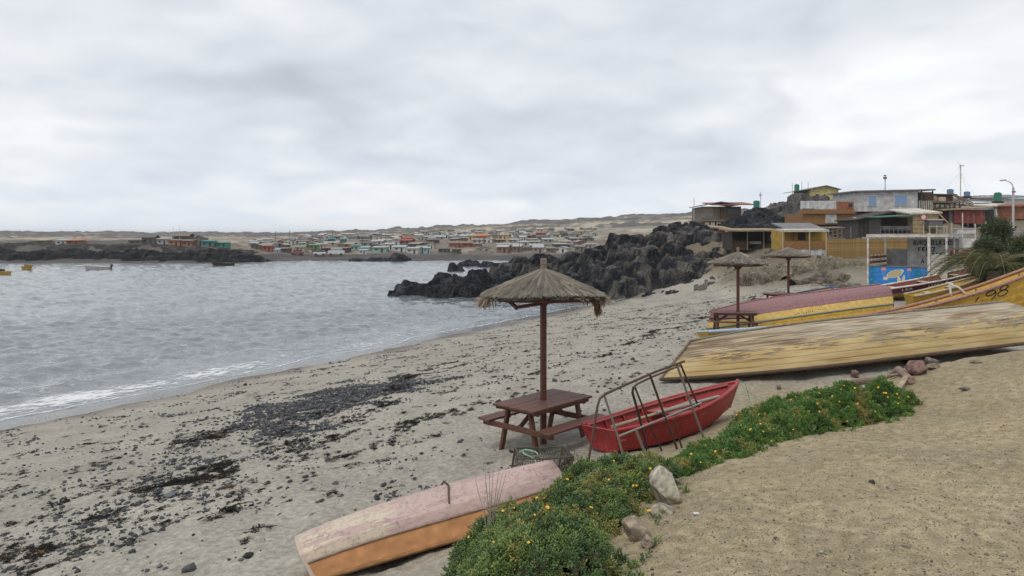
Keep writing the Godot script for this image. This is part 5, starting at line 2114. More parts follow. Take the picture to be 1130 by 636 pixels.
	for b in blooms:
		var up: Vector3 = (b[1] + Vector3(0, 0.4, 0.3)).normalized()
		var bx := up.cross(Vector3(0.3, 0.1, 1)).normalized()
		part(o, "flower", fmesh, M.petal, Transform3D(Basis(bx, up, bx.cross(up)) * r.randf_range(0.5, 0.95), b[0]))

func make_plants() -> void:
	var green := [Color(0.045, 0.115, 0.020), Color(0.115, 0.215, 0.035), Color(0.26, 0.22, 0.06)]
	var green2 := [Color(0.055, 0.105, 0.036), Color(0.150, 0.215, 0.055), Color(0.24, 0.22, 0.06)]
	succulent("smaller flowering green mat spilling over the bank beside the pink skiff", [
		[0.10, -4.15, 0.50, 0.40], [0.06, -4.7, 0.50, 0.40], [0.10, -5.2, 0.54, 0.44], [0.40, -5.8, 0.58, 0.43], [0.72, -6.3, 0.56, 0.46], [0.98, -6.4, 0.48, 0.42], [-0.06, -5.5, 0.44, 0.42], [0.45, -5.1, 0.42, 0.30], [0.84, -5.95, 0.42, 0.32]], 15000, 36, 601, green2)
	succulent("larger flowering green mat strung along the bank towards the ochre boat", [
		[1.66, -7.05, 0.36, 0.11], [2.1, -7.45, 0.44, 0.16], [2.6, -7.95, 0.48, 0.22], [3.0, -8.35, 0.64, 0.35], [3.4, -8.65, 0.74, 0.44], [3.85, -8.8, 0.72, 0.45], [4.3, -8.95, 0.60, 0.41], [4.62, -9.0, 0.38, 0.26], [3.75, -9.5, 0.58, 0.45], [3.2, -9.2, 0.52, 0.42]], 19000, 95, 611, green)
	# a dry leafless weed standing in the smaller mat
	var base := Vector3(-0.18, 0, -5.35)
	base.y = ground(base.x, base.z) + 0.25
	var o := thing("dry_weed", "thin leafless grey weed standing up out of the smaller flowering mat", "plant", base)
	var r := RandomNumberGenerator.new()
	r.seed = 71
	for k in 7:
		var mb := MB.new()
		var a := r.randf() * TAU
		var tip := Vector3(cos(a) * 0.16, 0.35 + r.randf() * 0.35, sin(a) * 0.08)
		mb.tube([Vector3(0, 0, 0), tip * 0.4 + Vector3(0.01, 0.03, 0), tip * 0.75, tip], 0.0045, 0.0015, 5)
		for j in 3:
			var q := tip * r.randf_range(0.4, 0.8)
			mb.tube([q, q + Vector3(r.randfn(0, 0.06), r.randf() * 0.08, r.randfn(0, 0.04))], 0.002, 0.001, 4)
		part(o, "stalk", mb.mesh(), M.twig)
	make_tree()
	make_palm()

func make_tree() -> void:
	# dense dark shrub-like tree at the edge of the picture
	var c := at(1124, 308, 29.5)
	c.y = ground(c.x, c.z)
	var o := thing("bushy_tree", "dense dark green bushy tree overhanging the boats beside the palm", "tree", c)
	var r := RandomNumberGenerator.new()
	r.seed = 801
	var tr := MB.new()
	tr.tube([Vector3(0, -0.2, 0), Vector3(0.1, 0.5, 0), Vector3(0.05, 1.2, 0.1), Vector3(0.2, 2.0, 0.1)], 0.16, 0.08, 9)
	part(o, "trunk", tr.mesh(), M.bark)
	for k in 9:
		var a := TAU * k / 9.0
		var lb := MB.new()
		lb.tube([Vector3(0.05, 0.5 + 0.1 * k, 0), Vector3(cos(a) * 0.6, 1.1 + 0.1 * k, sin(a) * 0.6), Vector3(cos(a) * 1.4, 1.5 + 0.12 * k, sin(a) * 1.4)], 0.06, 0.02, 6)
		part(o, "limb", lb.mesh(), M.bark)
	var leaf := MB.new()
	for k in 26:
		var d := Vector3(r.randfn(), r.randfn() + 0.5, r.randfn()).normalized()
		var p := Vector3(r.randfn(0, 0.05), r.randfn(0, 0.05), r.randfn(0, 0.05))
		var e := p + d * r.randf_range(0.06, 0.12)
		var s := d.cross(Vector3(r.randfn(), r.randfn(), r.randfn())).normalized() * 0.010
		var g := r.randf_range(0.65, 1.3)
		leaf.col = Color(g, g, g)
		leaf.tri(p, (p + e) * 0.5 + s, e)
		leaf.tri(p, e, (p + e) * 0.5 - s)
	var lm := leaf.mesh()
	var xfs := []
	var cols := []
	var lobes := []
	for k in 46:
		var a := r.randf() * TAU
		var q := r.randf()
		var rad := sqrt(r.randf()) * 1.55
		lobes.append([Vector3(cos(a) * rad * 1.15 + 0.35, 0.6 + q * 2.9 * (1.12 - rad * 0.34), sin(a) * rad), r.randf_range(0.38, 0.62)])
	for l in lobes:
		for k in 300:
			var d := Vector3(r.randfn(), r.randfn(), r.randfn()).normalized()
			var rr: float = l[1] * pow(r.randf(), 0.33)
			var p: Vector3 = l[0] + d * rr
			if p.y < 0.05:
				continue
			var up := (d + Vector3(0, 0.7, 0) + Vector3(r.randfn(), r.randfn(), r.randfn()) * 0.4).normalized()
			var bx := up.cross(Vector3(r.randfn(), r.randfn(), r.randfn())).normalized()
			xfs.append(Transform3D(Basis(bx, up, bx.cross(up)) * r.randf_range(0.8, 1.4), p))
			var c2 := Color(0.035, 0.060, 0.020).lerp(Color(0.10, 0.11, 0.038), clampf(r.randfn(0.35, 0.3), 0, 1))
			c2 *= r.randf_range(0.7, 1.25)
			c2.a = 1.0
			cols.append(c2)
	copies(o, "crown", lm, M.leaf, xfs, cols)

func make_palm() -> void:
	var c := at(1096, 318, 27.6)
	c.y = ground(c.x, c.z)
	var o := thing("palm", "low date palm with arching olive fronds in front of the painted wall", "tree", c)
	var tr := MB.new()
	tr.tube([Vector3(0, -0.2, 0), Vector3(0.02, 0.7, 0), Vector3(0, 1.55, 0)], 0.24, 0.20, 10)
	part(o, "trunk", tr.mesh(), M.bark)
	var r := RandomNumberGenerator.new()
	r.seed = 811
	for k in 30:
		var a := PI * 0.5 + TAU * k / 30.0 + r.randfn(0, 0.12)
		if k % 3 == 0:
			a = PI + r.randf_range(-0.6, 0.6)
		var lift := r.randf_range(0.6, 1.4)
		var L := r.randf_range(1.9, 2.8)
		var dirh := Vector3(cos(a), 0, sin(a))
		var mb := MB.new()
		var pts := []
		for j in 11:
			var t := j / 10.0
			pts.append(Vector3(0, 1.6, 0) + dirh * (L * (t * 0.95)) + Vector3(0, L * (lift * t - (lift + 0.25) * t * t * 0.95), 0))
		mb.col = Color(0.16, 0.15, 0.06)
		mb.tube(pts, 0.018, 0.005, 5)
		for j in 44:
			var t := 0.12 + 0.88 * j / 44.0
			var i := mini(int(t * 10.0), 9)
			var p: Vector3 = (pts[i] as Vector3).lerp(pts[i + 1], t * 10.0 - i)
			var d: Vector3 = ((pts[i + 1] as Vector3) - (pts[i] as Vector3)).normalized()
			var sd := d.cross(Vector3.UP).normalized()
			for side in [-1.0, 1.0]:
				var ll := 0.34 * sin(0.35 + t * 2.5) + 0.04
				var e: Vector3 = p + (sd * side * 0.8 + d * 0.55 + Vector3(0, 0.22 + r.randfn(0, 0.08), 0)).normalized() * ll
				var w := Vector3(0, 0.013, 0) + d * 0.006
				var g := r.randf_range(0.7, 1.3)
				mb.col = Color(0.125 * g, 0.120 * g, 0.055 * g)
				mb.tri(p - w, (p + e) * 0.5 + w, e)
				mb.tri(p - w, e, (p + e) * 0.5 - w)
		part(o, "frond", mb.mesh(), M.leaf)

# ---------------------------------------------------------------- what the tide left: pebbles and wrack
func weed_mesh(sd: int) -> ArrayMesh:      # a flat tangle of kelp ribbons
	var r := RandomNumberGenerator.new()
	r.seed = sd
	var mb := MB.new()
	for k in 26:
		var p := Vector3(r.randfn(0, 0.32), 0.02 + r.randf() * 0.16, r.randfn(0, 0.13))
		var a := r.randfn(0, 1.0)
		var d := Vector3(cos(a), 0, sin(a))
		var w := r.randf_range(0.012, 0.05)
		var g := r.randf_range(0.5, 1.5)
		mb.col = Color(g, g, g)
		var rows := []
		var s := Vector3(-d.z, r.randf_range(-0.5, 0.5), d.x).normalized() * w
		var ra := PackedVector3Array()
		var rb := PackedVector3Array()
		for j in 5:
			var q := p + d * (j * 0.11) + Vector3(0, absf(r.randfn(0, 0.035)) * (1.0 if j > 0 and j < 4 else 0.2), r.randfn(0, 0.03))
			ra.append(q - s)
			rb.append(q + s)
		rows = [ra, rb]
		mb.grid(rows)
	return mb.mesh()

func wrack(s: float, t: float, nl: FastNoiseLite) -> float:    # how thick the weed lies
	var v := 0.0
	for l in [[-12.1, 0.55, -0.30, 4.0, 20.0, 1.0], [-14.6, 0.4, -0.1, 6.0, 13.0, 0.5], [-10.6, 0.5, -0.15, 5.0, 14.0, 0.7], [-8.4, 0.35, 0.0, 8.0, 16.0, 0.6], [-9.0, 0.28, 0.0, 18.0, 46.0, 0.8], [-13.8, 0.6, -0.1, 12.0, 24.0, 0.6]]:
		var c: float = l[0] + l[2] * (t - 12.0) + nl.get_noise_2d(t * 0.5, l[0] * 9.0) * 1.3
		var k: float = (s - c) / l[1]
		v += exp(-k * k) * l[5] * smoothstep(l[3] - 3.0, l[3] + 2.0, t) * (1.0 - smoothstep(l[4] - 3.0, l[4] + 5.0, t)) * clampf(0.12 + nl.get_noise_2d(s * 1.6, t * 1.1) * 2.4, 0.0, 1.0)
	return v

func make_strand() -> void:
	var r := RandomNumberGenerator.new()
	r.seed = 900
	var nl := fnl(901, 0.45, 3)
	var n2 := fnl(902, 0.9, 3)
	# pebbles
	var pm := []
	for k in 4:
		pm.append(pebble_mesh(910 + k, 0.5 + 0.06 * k))
	var sets := [[], [], [], []]
	var cols := [[], [], [], []]
	var tries := 0
	var n := 0
	while n < 22000 and tries < 800000:
		tries += 1
		var s := r.randf_range(-23.5, -5.0)
		var t := r.randf_range(2.0, 48.0)
		# the bank of shingle, and a thin scatter everywhere
		var sc := -14.1 + maxf(0.0, 13.5 - t) * 0.55
		var ds := (s - sc) / 2.2
		var dt := (t - 14.4) / 3.8
		var bank := 0.36 * smoothstep(0.05, 1.0, exp(-(ds * ds + dt * dt * dt * dt)) + nl.get_noise_2d(s * 1.3, t * 1.3) * 0.75 - 0.02)
		var ds2 := ds * 1.1
		var dt2 := (t - 9.0) / 5.5
		var scat := exp(-(ds2 * ds2 + dt2 * dt2)) * 0.22 * clampf(0.4 + nl.get_noise_2d(s * 1.4 + 60.0, t * 1.4) * 2.2, 0.0, 1.0)
		var thin := (0.006 + 0.02 * smoothstep(-0.1, 0.4, n2.get_noise_2d(s * 0.6, t * 0.6))) * (0.25 + 0.75 * smoothstep(-19.0, -15.0, s)) * (1.0 - 0.6 * smoothstep(16.0, 24.0, t))
		if r.randf() > maxf(bank, maxf(scat, thin * 0.4)):
			continue
		var p := st(s, t)
		if p.y > -3.5 or absf(p.x / -p.y) > 0.9:
			continue
		var sz := 0.012 + 0.036 * pow(r.randf(), 3.5) + (0.008 if bank > 0.2 else 0.0)
		if r.randf() < 0.012:
			sz *= 2.0
		var y := ground(p.x, p.y)
		var b := Basis.from_euler(Vector3(r.randfn(0, 0.25), r.randf() * TAU, r.randfn(0, 0.25))) * sz
		var k := r.randi() % 4
		sets[k].append(Transform3D(b, Vector3(p.x, y + sz * (0.18 + 0.3 * bank * r.randf()), p.y)))
		var g := r.randf_range(0.6, 1.4)
		var c := Color(0.075, 0.080, 0.092) * g
		if r.randf() < 0.20:
			c = Color(0.19, 0.19, 0.20) * g
		elif r.randf() < 0.2:
			c = Color(0.03, 0.028, 0.027) * g
		c.a = 1.0
		cols[k].append(c)
		n += 1
	for k in 4:
		var o := copies(self, "shingle", pm[k], M.stone, sets[k], cols[k])
		tag(o, ["dark grey shingle heaped on the beach above the waterline", "smooth black pebbles mixed through the shingle on the beach", "flat dark pebbles strewn over the beach sand", "rounded grey pebbles scattered round the seaweed"][k], "pebbles", "", "stuff")
	# wrack
	var wm := []
	for k in 4:
		wm.append(weed_mesh(930 + k))
	sets = [[], [], [], []]
	cols = [[], [], [], []]
	n = 0
	tries = 0
	while n < 6500 and tries < 300000:
		tries += 1
		var s := r.randf_range(-22.0, -5.5)
		var t := r.randf_range(2.0, 58.0)
		var w := wrack(s, t, nl)
		var far := 0.10 * smoothstep(26.0, 34.0, t) * smoothstep(-0.05, 0.35, n2.get_noise_2d(s * 0.8, t * 0.35)) * smoothstep(-17.0, -13.0, s)
		var spot := (0.05 + 0.22 * exp(-pow((s + 14.1 - maxf(0.0, 13.5 - t) * 0.55) / 2.2, 2.0) - pow((t - 10.0) / 5.0, 2.0))) * smoothstep(0.05, 0.35, n2.get_noise_2d(s * 1.1 + 30.0, t * 0.7))
		if r.randf() > maxf(w * 0.9, maxf(far, spot)):
			continue
		var p := st(s, t)
		if p.y > -3.5 or absf(p.x / -p.y) > 0.9:
			continue
		if p.distance_to(Vector2(0.5, -11.5)) < 1.2:
			continue
		var sz := r.randf_range(0.05, 0.17) * (1.0 if w < 0.5 else 1.35)
		var yaw := atan2(0.866, 0.5) + r.randfn(0, 0.5)
		var b := Basis(Vector3.UP, yaw).scaled(Vector3(sz, sz * r.randf_range(0.3, 0.75), sz))
		var k := r.randi() % 4
		sets[k].append(Transform3D(b, Vector3(p.x, ground(p.x, p.y) + 0.002, p.y)))
		var g := r.randf_range(0.6, 1.4)
		var c := Color(0.016, 0.012, 0.010) * g
		var q := r.randf() + 0.6 * nl.get_noise_2d(s * 0.8 + 90.0, t * 0.8)
		if q > 1.02:
			c = Color(0.075, 0.048, 0.022) * g
		c.a = 1.0
		cols[k].append(c)
		n += 1
	for k in 4:
		var o := copies(self, "seaweed", wm[k], M.weed, sets[k], cols[k])
		tag(o, ["black seaweed wrack strewn in lines along the beach", "dark brown kelp ribbons scattered over the sand", "dry dark wrack caught among the shingle", "thin black weed scraps spread along the tide lines"][k], "seaweed", "", "stuff")
	# the clumps and stones large enough to tell apart
	var clumps := [[200, 489, 0.75, "long dark strand of kelp lying alone on the smooth upper sand"], [65, 557, 0.6, "kelp clump low on the beach left of the shingle"], [245, 527, 0.4, "brown kelp tuft beside the nearest tide line"], [95, 491, 0.5, "thin dark kelp strand closest to the wet sand"], [330, 487, 0.55, "matted kelp at the near edge of the shingle bank"], [390, 445, 0.6, "kelp heaped in the middle of the shingle bank"], [430, 411, 0.6, "reddish brown kelp at the far end of the shingle bank"], [245, 566, 0.65, "widest black kelp clump before the pink skiff"], [280, 585, 0.4, "black kelp clump just beyond the stern of the pink skiff"], [445, 560, 0.22, "small round kelp knot on bare sand above the pink skiff"], [480, 482, 0.45, "kelp scraps nearest the foremost picnic table"], [420, 510, 0.4, "kelp line between the shingle and the pink skiff"]]
	for k in clumps.size():
		var q: Array = clumps[k]
		var p := on_ground(q[0], q[1])
		var m := mat(Color(0.085, 0.052, 0.024) if k == 2 or k == 6 else Color(0.018, 0.014, 0.011), 0.85)
		m.metallic_specular = 0.2
		var b := Basis(Vector3.UP, atan2(0.866, 0.5) + r.randfn(0, 0.35)).scaled(Vector3(q[2], q[2] * 0.45, q[2] * 0.8) * 0.7)
		var o := part(self, "seaweed_clump", weed_mesh(950 + k), m, Transform3D(b, p))
		tag(o, q[3], "seaweed", "stranded kelp clumps")
	# grit and shell bits on the bank
	var gm := pebble_mesh(990, 0.6, 4, 6)
	var gx := []
	var gc := []
	for k in 34000:
		var d := 2.6 + 9.0 * pow(r.randf(), 1.4)
		var x := r.randf_range(-0.1, 0.85) * d
		var z := -d
		var s := s_of(x, z)
		if s < -2.4 or t_of(x, z) > 14.0:
			continue
		var sz := r.randf_range(0.0022, 0.006) * (2.2 if r.randf() < 0.03 else 1.0)
		gx.append(Transform3D(Basis(Vector3.UP, r.randf() * TAU) * sz, Vector3(x, ground(x, z) + sz * 0.3, z)))
		var c := Color(0.56, 0.47, 0.34).lerp(Color(0.16, 0.13, 0.10), r.randf())
		if r.randf() < 0.12:
			c = Color(0.70, 0.66, 0.58)
		gc.append(c)
	var go := copies(self, "grit", gm, M.stone, gx, gc)
	tag(go, "coarse grit and shell bits over the tan sand bank", "grit", "", "stuff")

# ---------------------------------------------------------------- the village on the slope
func X(px: float, d: float) -> float:
	return (px - 565.0) / F * d
func Y(py: float, d: float) -> float:
	return EYE - (py - HZ) / F * d

# box whose front face, d metres away, spans these photograph pixels; depth goes back from there
func pbx(o: Node3D, nm: String, m: Material, px0: float, px1: float, py0: float, py1: float, d: float, depth: float, bev := 0.0) -> MeshInstance3D:
	var mb := MB.new()
	var a := Vector3(X(px0, d), Y(py1, d), -d - depth)
	var b := Vector3(X(px1, d), Y(py0, d), -d)
	mb.box(Transform3D(Basis(), (a + b) * 0.5 - o.position), (b - a), bev)
	return part(o, nm, mb.mesh(), m)

# roof slab through the four rows given for its left/right and front/back edges
func slab(o: Node3D, nm: String, m: Material, px0: float, px1: float, pyl: float, pyr: float, d: float, depth: float, rise := 0.0, th := 0.12, over := 0.3) -> MeshInstance3D:
	var mb := MB.new()
	var q := []
	for e in [[px0, pyl, d - over, 0.0], [px1, pyr, d - over, 0.0], [px1, pyr, d + depth + over, rise], [px0, pyl, d + depth + over, rise]]:
		q.append(Vector3(X(e[0], d), Y(e[1], d) + e[3], -float(e[2])) - o.position)
	var c := Vector3.ZERO
	for p in q: c += p * 0.25
	c.y -= th * 0.5
	var dn := Vector3(0, -th, 0)
	mb.face(q, c)
	mb.face([q[0] + dn, q[1] + dn, q[2] + dn, q[3] + dn], c)
	for k in 4:
		mb.face([q[k], q[(k + 1) % 4], q[(k + 1) % 4] + dn, q[k] + dn], c)
	return part(o, nm, mb.mesh(), m)

func window(o: Node3D, px0: float, px1: float, py0: float, py1: float, d: float, pane: Material, frame: Material) -> void:
	var f := pbx(o, "window", frame, px0, px1, py0, py1, d - 0.06, 0.055)
	var p := f.position
	var mb := MB.new()
	var a := Vector3(X(px0 + 0.7, d), Y(py1 - 0.7, d), -d + 0.075)
	var b := Vector3(X(px1 - 0.7, d), Y(py0 + 0.7, d), -d + 0.065)
	mb.box(Transform3D(Basis(), (a + b) * 0.5 - o.position), Vector3(b.x - a.x, b.y - a.y, 0.012))
	part(f, "pane", mb.mesh(), pane, Transform3D(Basis(), p))

func pole(o: Node3D, nm: String, m: Material, px0: float, py0: float, px1: float, py1: float, d: float, r: float) -> void:
	var mb := MB.new()
	mb.tube([at(px0, py0, d) - o.position, at(px1, py1, d) - o.position], r, r, 6)
	part(o, nm, mb.mesh(), m)

func house(nm: String, label: String, cat: String, px: float, py: float, d: float) -> Node3D:
	return thing(nm, label, cat, at(px, py, d), 0.0, "houses on the slope" if cat == "house" else "")

func tank(label: String, m: Material, px0: float, px1: float, py0: float, py1: float, d: float) -> void:
	var p := at((px0 + px1) * 0.5, py1, d)
	var o := thing("water_tank", label, "tank", p, 0.0, "water tanks on the roofs")
	var r := (px1 - px0) * 0.5 / F * d
	var h := (py1 - py0) / F * d
	var mb := MB.new()
	mb.tube([Vector3(0, 0, 0), Vector3(0, h * 0.3, 0), Vector3(0, h * 0.88, 0)], r * 0.93, r, 14)
	part(o, "shell", mb.mesh(), m)
	mb = MB.new()
	mb.tube([Vector3(0, h * 0.88, 0), Vector3(0, h, 0)], r * 0.98, r * 0.5, 14)
	part(o, "lid", mb.mesh(), m)
	mb = MB.new()
	mb.box(Transform3D(Basis(), Vector3(0, -0.16, 0)), Vector3(r * 2.0, 0.3, r * 2.0))
	part(o, "stand", mb.mesh(), M.dark_wood)

func text_flat(o: Node3D, s: String, px0: float, px1: float, py0: float, py1: float, d: float, m: Material, depth := 0.012) -> void:
	var tm := TextMesh.new()
	var fo := SystemFont.new()
	fo.font_names = PackedStringArray(["Droid Sans"])
	fo.font_weight = 700
	tm.font = fo
	tm.font_size = 48
	tm.depth = depth * 40.0
	tm.text = s
	tm.curve_step = 1.5
	var bb := tm.get_aabb()
	var w := X(px1, d) - X(px0, d)
	var h := Y(py0, d) - Y(py1, d)
	var sc := Vector3(w / bb.size.x, h / bb.size.y, depth / maxf(bb.size.z, 0.0001))
	var c := Vector3(X((px0 + px1) * 0.5, d), Y((py0 + py1) * 0.5, d), -d) - o.position
	var ctr := bb.position + bb.size * 0.5
	part(o, "lettering", tm, m, Transform3D(Basis().scaled(sc), c - Vector3(ctr.x * sc.x, ctr.y * sc.y, ctr.z * sc.z)))

func make_village() -> void:
	var o: Node3D
	# 1 stilted house
	var d := 98.0
	o = house("stilt_house", "wooden house on stilts with a rusty red roof above the red hut", "house", 803, 251, d)
	pbx(o, "wall", M.grey_wood, 776, 796, 228, 243, d, 6.0)
	pbx(o, "wall", M.brown_wood, 796, 818, 228, 243, d - 0.4, 6.0)
	pbx(o, "deck", M.grey_wood, 774, 820, 242.5, 244.5, d - 0.7, 7.0)
	slab(o, "roof", M.zinc_dark, 772, 795, 227, 222.5, d, 5.4, 0.0)
	slab(o, "roof", M.zinc_dark, 795, 818, 222.5, 225.4, d, 5.4, 0.0)
	slab(o, "roof", M.roof_red, 786, 833, 226, 225.5, d - 0.6, 5.0, 0.55)
	for k in 5:
		pole(o, "stilt", M.dark_wood, 777 + k * 6.5, 244, 777 + k * 6.5, 254, d + 0.2, 0.10)
	window(o, 803, 815, 231, 237, d - 0.4, M.glass, M.brown_wood)
	pbx(o, "balcony_rail", M.zinc_dark, 774, 787, 236, 242, d - 0.65, 0.1)
	o = thing("antenna_pole", "thin bare pole standing left of the stilted house", "pole", at(766, 240, 92))
	pole(o, "mast", M.metal_pole, 766, 219, 766, 244, 92, 0.045)
	tank("green water tank on the rock knoll beside the stilted house", M.green_tank, 831.5, 838.5, 221.5, 229, 93)
	o = thing("antenna_pole", "short thin mast rising behind the green tank on the knoll", "pole", at(839.5, 232, 97))
	pole(o, "mast", M.metal_pole, 839.5, 212, 839.5, 234, 97, 0.05)
	pbx(o, "box", M.metal_pole, 838.6, 840.6, 214, 216.5, 96.9, 0.2)
	tank("small blue drum standing on the rock slope", M.blue, 848.5, 853, 236, 242, 90)
	# 2 red hut and the grey crate
	d = 80.0
	o = house("hut", "small red hut with a dark window and tan roof above the black rocks", "house", 790, 264, d)
	pbx(o, "wall", M.brick_red, 773, 782, 252, 264, d + 0.6, 3.4)
	pbx(o, "wall", M.brick_red, 789, 807.5, 253.5, 265.5, d, 3.6)
	pbx(o, "wall", M.brick_red, 781, 790, 258, 264.5, d + 0.5, 3.0)
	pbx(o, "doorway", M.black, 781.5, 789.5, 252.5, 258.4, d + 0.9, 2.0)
	window(o, 800.2, 803.6, 255, 259.5, d, M.zinc, M.white)
	slab(o, "roof", M.roof_tan, 783, 809, 250.4, 252.6, d, 3.6, 0.35)
	slab(o, "roof", M.roof_white, 773, 786, 251.5, 250.6, d + 0.6, 3.2, 0.3)
	o = house("shed", "tiny white crate-like shed left of the red hut", "house", 763, 266, 79)
	pbx(o, "wall", M.zinc, 758.5, 768.5, 258.5, 264.5, 79, 1.0)
	slab(o, "roof", M.zinc, 758, 769, 258.2, 258.6, 79, 1.0, 0.1, 0.06, 0.08)
	for k in 3:
		pole(o, "leg", M.grey_wood, 759 + k * 4.5, 264, 759 + k * 4.5, 268, 79.1, 0.05)
	# 3 open brown shed
	d = 69.0
	o = house("open_shed", "dark open shed with a flat tan roof left of the yellow hut", "house", 835, 275, d)
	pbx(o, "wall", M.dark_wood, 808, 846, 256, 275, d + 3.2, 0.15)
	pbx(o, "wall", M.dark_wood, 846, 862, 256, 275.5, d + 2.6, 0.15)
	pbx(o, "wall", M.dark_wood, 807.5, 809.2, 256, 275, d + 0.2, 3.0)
	slab(o, "roof", M.roof_tan, 806, 863, 254, 253.6, d, 3.4, 0.2, 0.14, 0.5)
	for px in [825.0, 843.0, 861.0]:
		pole(o, "post", M.grey_wood, px, 255, px, 276, d + 0.1, 0.07)
	pbx(o, "door", M.roof_white, 850.5, 854.5, 258.5, 271, d + 2.5, 0.06)
	pbx(o, "low_wall", M.brown_wood, 808, 826, 266, 276, d + 0.4, 0.12)
	pbx(o, "bench", M.concrete, 828, 840, 266.5, 269.5, d + 0.8, 0.6)
	# 4 yellow hut
	d = 61.0
	o = house("hut", "yellow hut with a white veranda roof above the bamboo fence", "house", 889, 284, d)
	pbx(o, "wall", M.hut_yellow, 866, 912, 254, 276, d + 1.6, 3.2)
	window(o, 881, 889, 257, 265.5, d + 1.6, M.black, M.brown_wood)
	pbx(o, "corner_post", M.orange_wood, 874.5, 876.5, 256, 268, d + 1.5, 0.1)
	slab(o, "roof", M.roof_white, 864.5, 914.5, 253.8, 253.6, d, 1.7, 0.12, 0.18, 0.15)
	slab(o, "roof", M.zinc_dark, 867, 912, 252.8, 252.8, d + 1.6, 3.4, 0.6, 0.1, 0.1)
	for k in 6:
		pbx(o, "rail_board", M.orange_wood, 863, 912.5, 266.2 + k * 1.55, 267.6 + k * 1.55, d, 0.05)
	for k in 5:
		pbx(o, "zinc_sheet", M.zinc, 866 + k * 9.3, 875.1 + k * 9.3, 275.3, 284.5, d + 0.02 + 0.03 * (k % 2), 0.03)
	for px in [864.0, 893.5, 911.8]:
		pole(o, "post", M.cream, px, 255, px, 284.5, d - 0.06, 0.055)
	o = house("shed", "ragged lean-to of grey poles between the yellow hut and the orange house", "house", 922, 268, 66)
	for k in 4:
		pole(o, "post", M.grey_wood, 914 + k * 5.0, 251, 914.5 + k * 5.0, 270, 66, 0.06)
	slab(o, "roof", M.grey_wood, 913, 932, 251.5, 251, 66, 1.6, 0.1, 0.08, 0.1)
	for k in 3:
		pole(o, "brace", M.grey_wood, 914, 256 + k * 4.0, 930, 253 + k * 4.5, 66, 0.045)
	# 5 orange timber house with the zinc parapet
	d = 80.0
	o = house("timber_house", "orange timber house with white sheets along its flat roof", "house", 913, 264, d)
	pbx(o, "wall", M.orange_wood, 887, 942, 235.5, 248, d, 5.5)
	pbx(o, "fascia", M.orange_wood, 883.5, 943.5, 231, 236, d - 0.25, 0.22)
	pbx(o, "wall", M.dark_wood, 889, 944, 248, 266, d + 0.25, 5.2)
	window(o, 911, 923.5, 236.5, 246.5, d, M.zinc, M.roof_white)
	for k in 4:
		pbx(o, "roof_sheet", M.zinc, 883.6 + k * 9.9, 893.3 + k * 9.9, 222 - k * 0.15, 231.4, d - 0.1 + 0.04 * (k % 2), 0.05)
	pbx(o, "roof_room", M.terracotta, 923.6, 942.5, 222.5, 231.6, d + 0.2, 3.5)
	window(o, 935.5, 941, 224, 229.5, d + 0.2, M.black, M.terracotta)
	pbx(o, "drain_box", M.zinc_dark, 886, 899, 230.2, 231.6, d - 0.28, 0.1)
	for k in 3:
		pbx(o, "zinc_sheet", M.zinc, 939.2 + k * 4.4, 943.4 + k * 4.4, 250.5, 263.5, 75.0 + 0.03 * k, 0.05)
	pole(o, "chimney", M.white, 943.5, 240, 943.5, 252, 75.4, 0.18)
	# 6 pale yellow house on top
	d = 124.0
	o = house("hillside_house", "pale yellow gabled house topmost on the rocky slope", "house", 910, 224, d)
	var mb := MB.new()
	var pts := [[895, 221], [895, 208.6], [911, 205.2], [925.5, 208.6], [925.5, 221]]
	var fr := []
	var bk := []
	for q in pts:
		fr.append(at(q[0], q[1], d) - o.position)
		bk.append(at(q[0], q[1], d) - o.position + Vector3(0, 0, -7.0))
	var ctr := at(910, 214, d) - o.position + Vector3(0, 0, -3.5)
	mb.face(fr, ctr)
	mb.face(bk, ctr)
	for k in 5:
		mb.face([fr[k], fr[(k + 1) % 5], bk[(k + 1) % 5], bk[k]], ctr)
	part(o, "wall", mb.mesh(), M.house_yellow)
	slab(o, "roof", M.zinc_dark, 893, 911.2, 208.6, 204.6, d, 7.0, 0.0, 0.12, 0.4)
	slab(o, "roof", M.zinc_dark, 911.2, 927.5, 204.6, 208.8, d, 7.0, 0.0, 0.12, 0.4)
	slab(o, "porch_roof", M.zinc_dark, 876, 896, 211.2, 208.2, d + 1.0, 4.5, 0.0, 0.1, 0.4)
	pbx(o, "porch_wall", M.zinc_dark, 884, 895, 210.5, 220, d + 2.0, 2.0)
	for k in 5:
		pole(o, "porch_post", M.dark_wood, 877 + k * 4.4, 210.5, 877 + k * 4.4, 223, d + 0.8, 0.10)
	pbx(o, "terrace_wall", M.zinc_dark, 884, 926, 220.6, 226.5, d - 1.2, 1.0)
	for k in 6:
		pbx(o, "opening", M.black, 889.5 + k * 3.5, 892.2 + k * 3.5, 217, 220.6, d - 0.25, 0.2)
	tank("green water tank beside the topmost pale yellow house", M.green_tank, 876.8, 882.2, 203.4, 210.6, 125.4)
	tank("little blue drum on the porch of the topmost house", M.blue, 884, 887, 215, 218.6, 123.0)
	for k in 3:
		o = thing("antenna_pole", ["bare pole beside the green tank of the topmost house", "second thin pole beside the topmost house, right of the green tank", "thin pole with a dish before the topmost yellow gable"][k], "pole", at([874.5, 885, 892][k], 222, 126))
		pole(o, "mast", M.metal_pole, [874.5, 885, 892][k], [202, 201, 201][k], [874.5, 885, 892][k], 224, 126, 0.05)
	# 7 grey two-window house
	d = 84.0
	o = house("block_house", "grey upper storey with two blue curtained windows and a flat roof", "house", 980, 236, d)
	pbx(o, "wall", M.house_grey, 946.5, 1013, 211, 233.5, d, 6.5)
	slab(o, "roof", M.zinc_dark, 943.5, 1031, 210.6, 208.8, d, 6.8, 0.1, 0.16, 0.35)
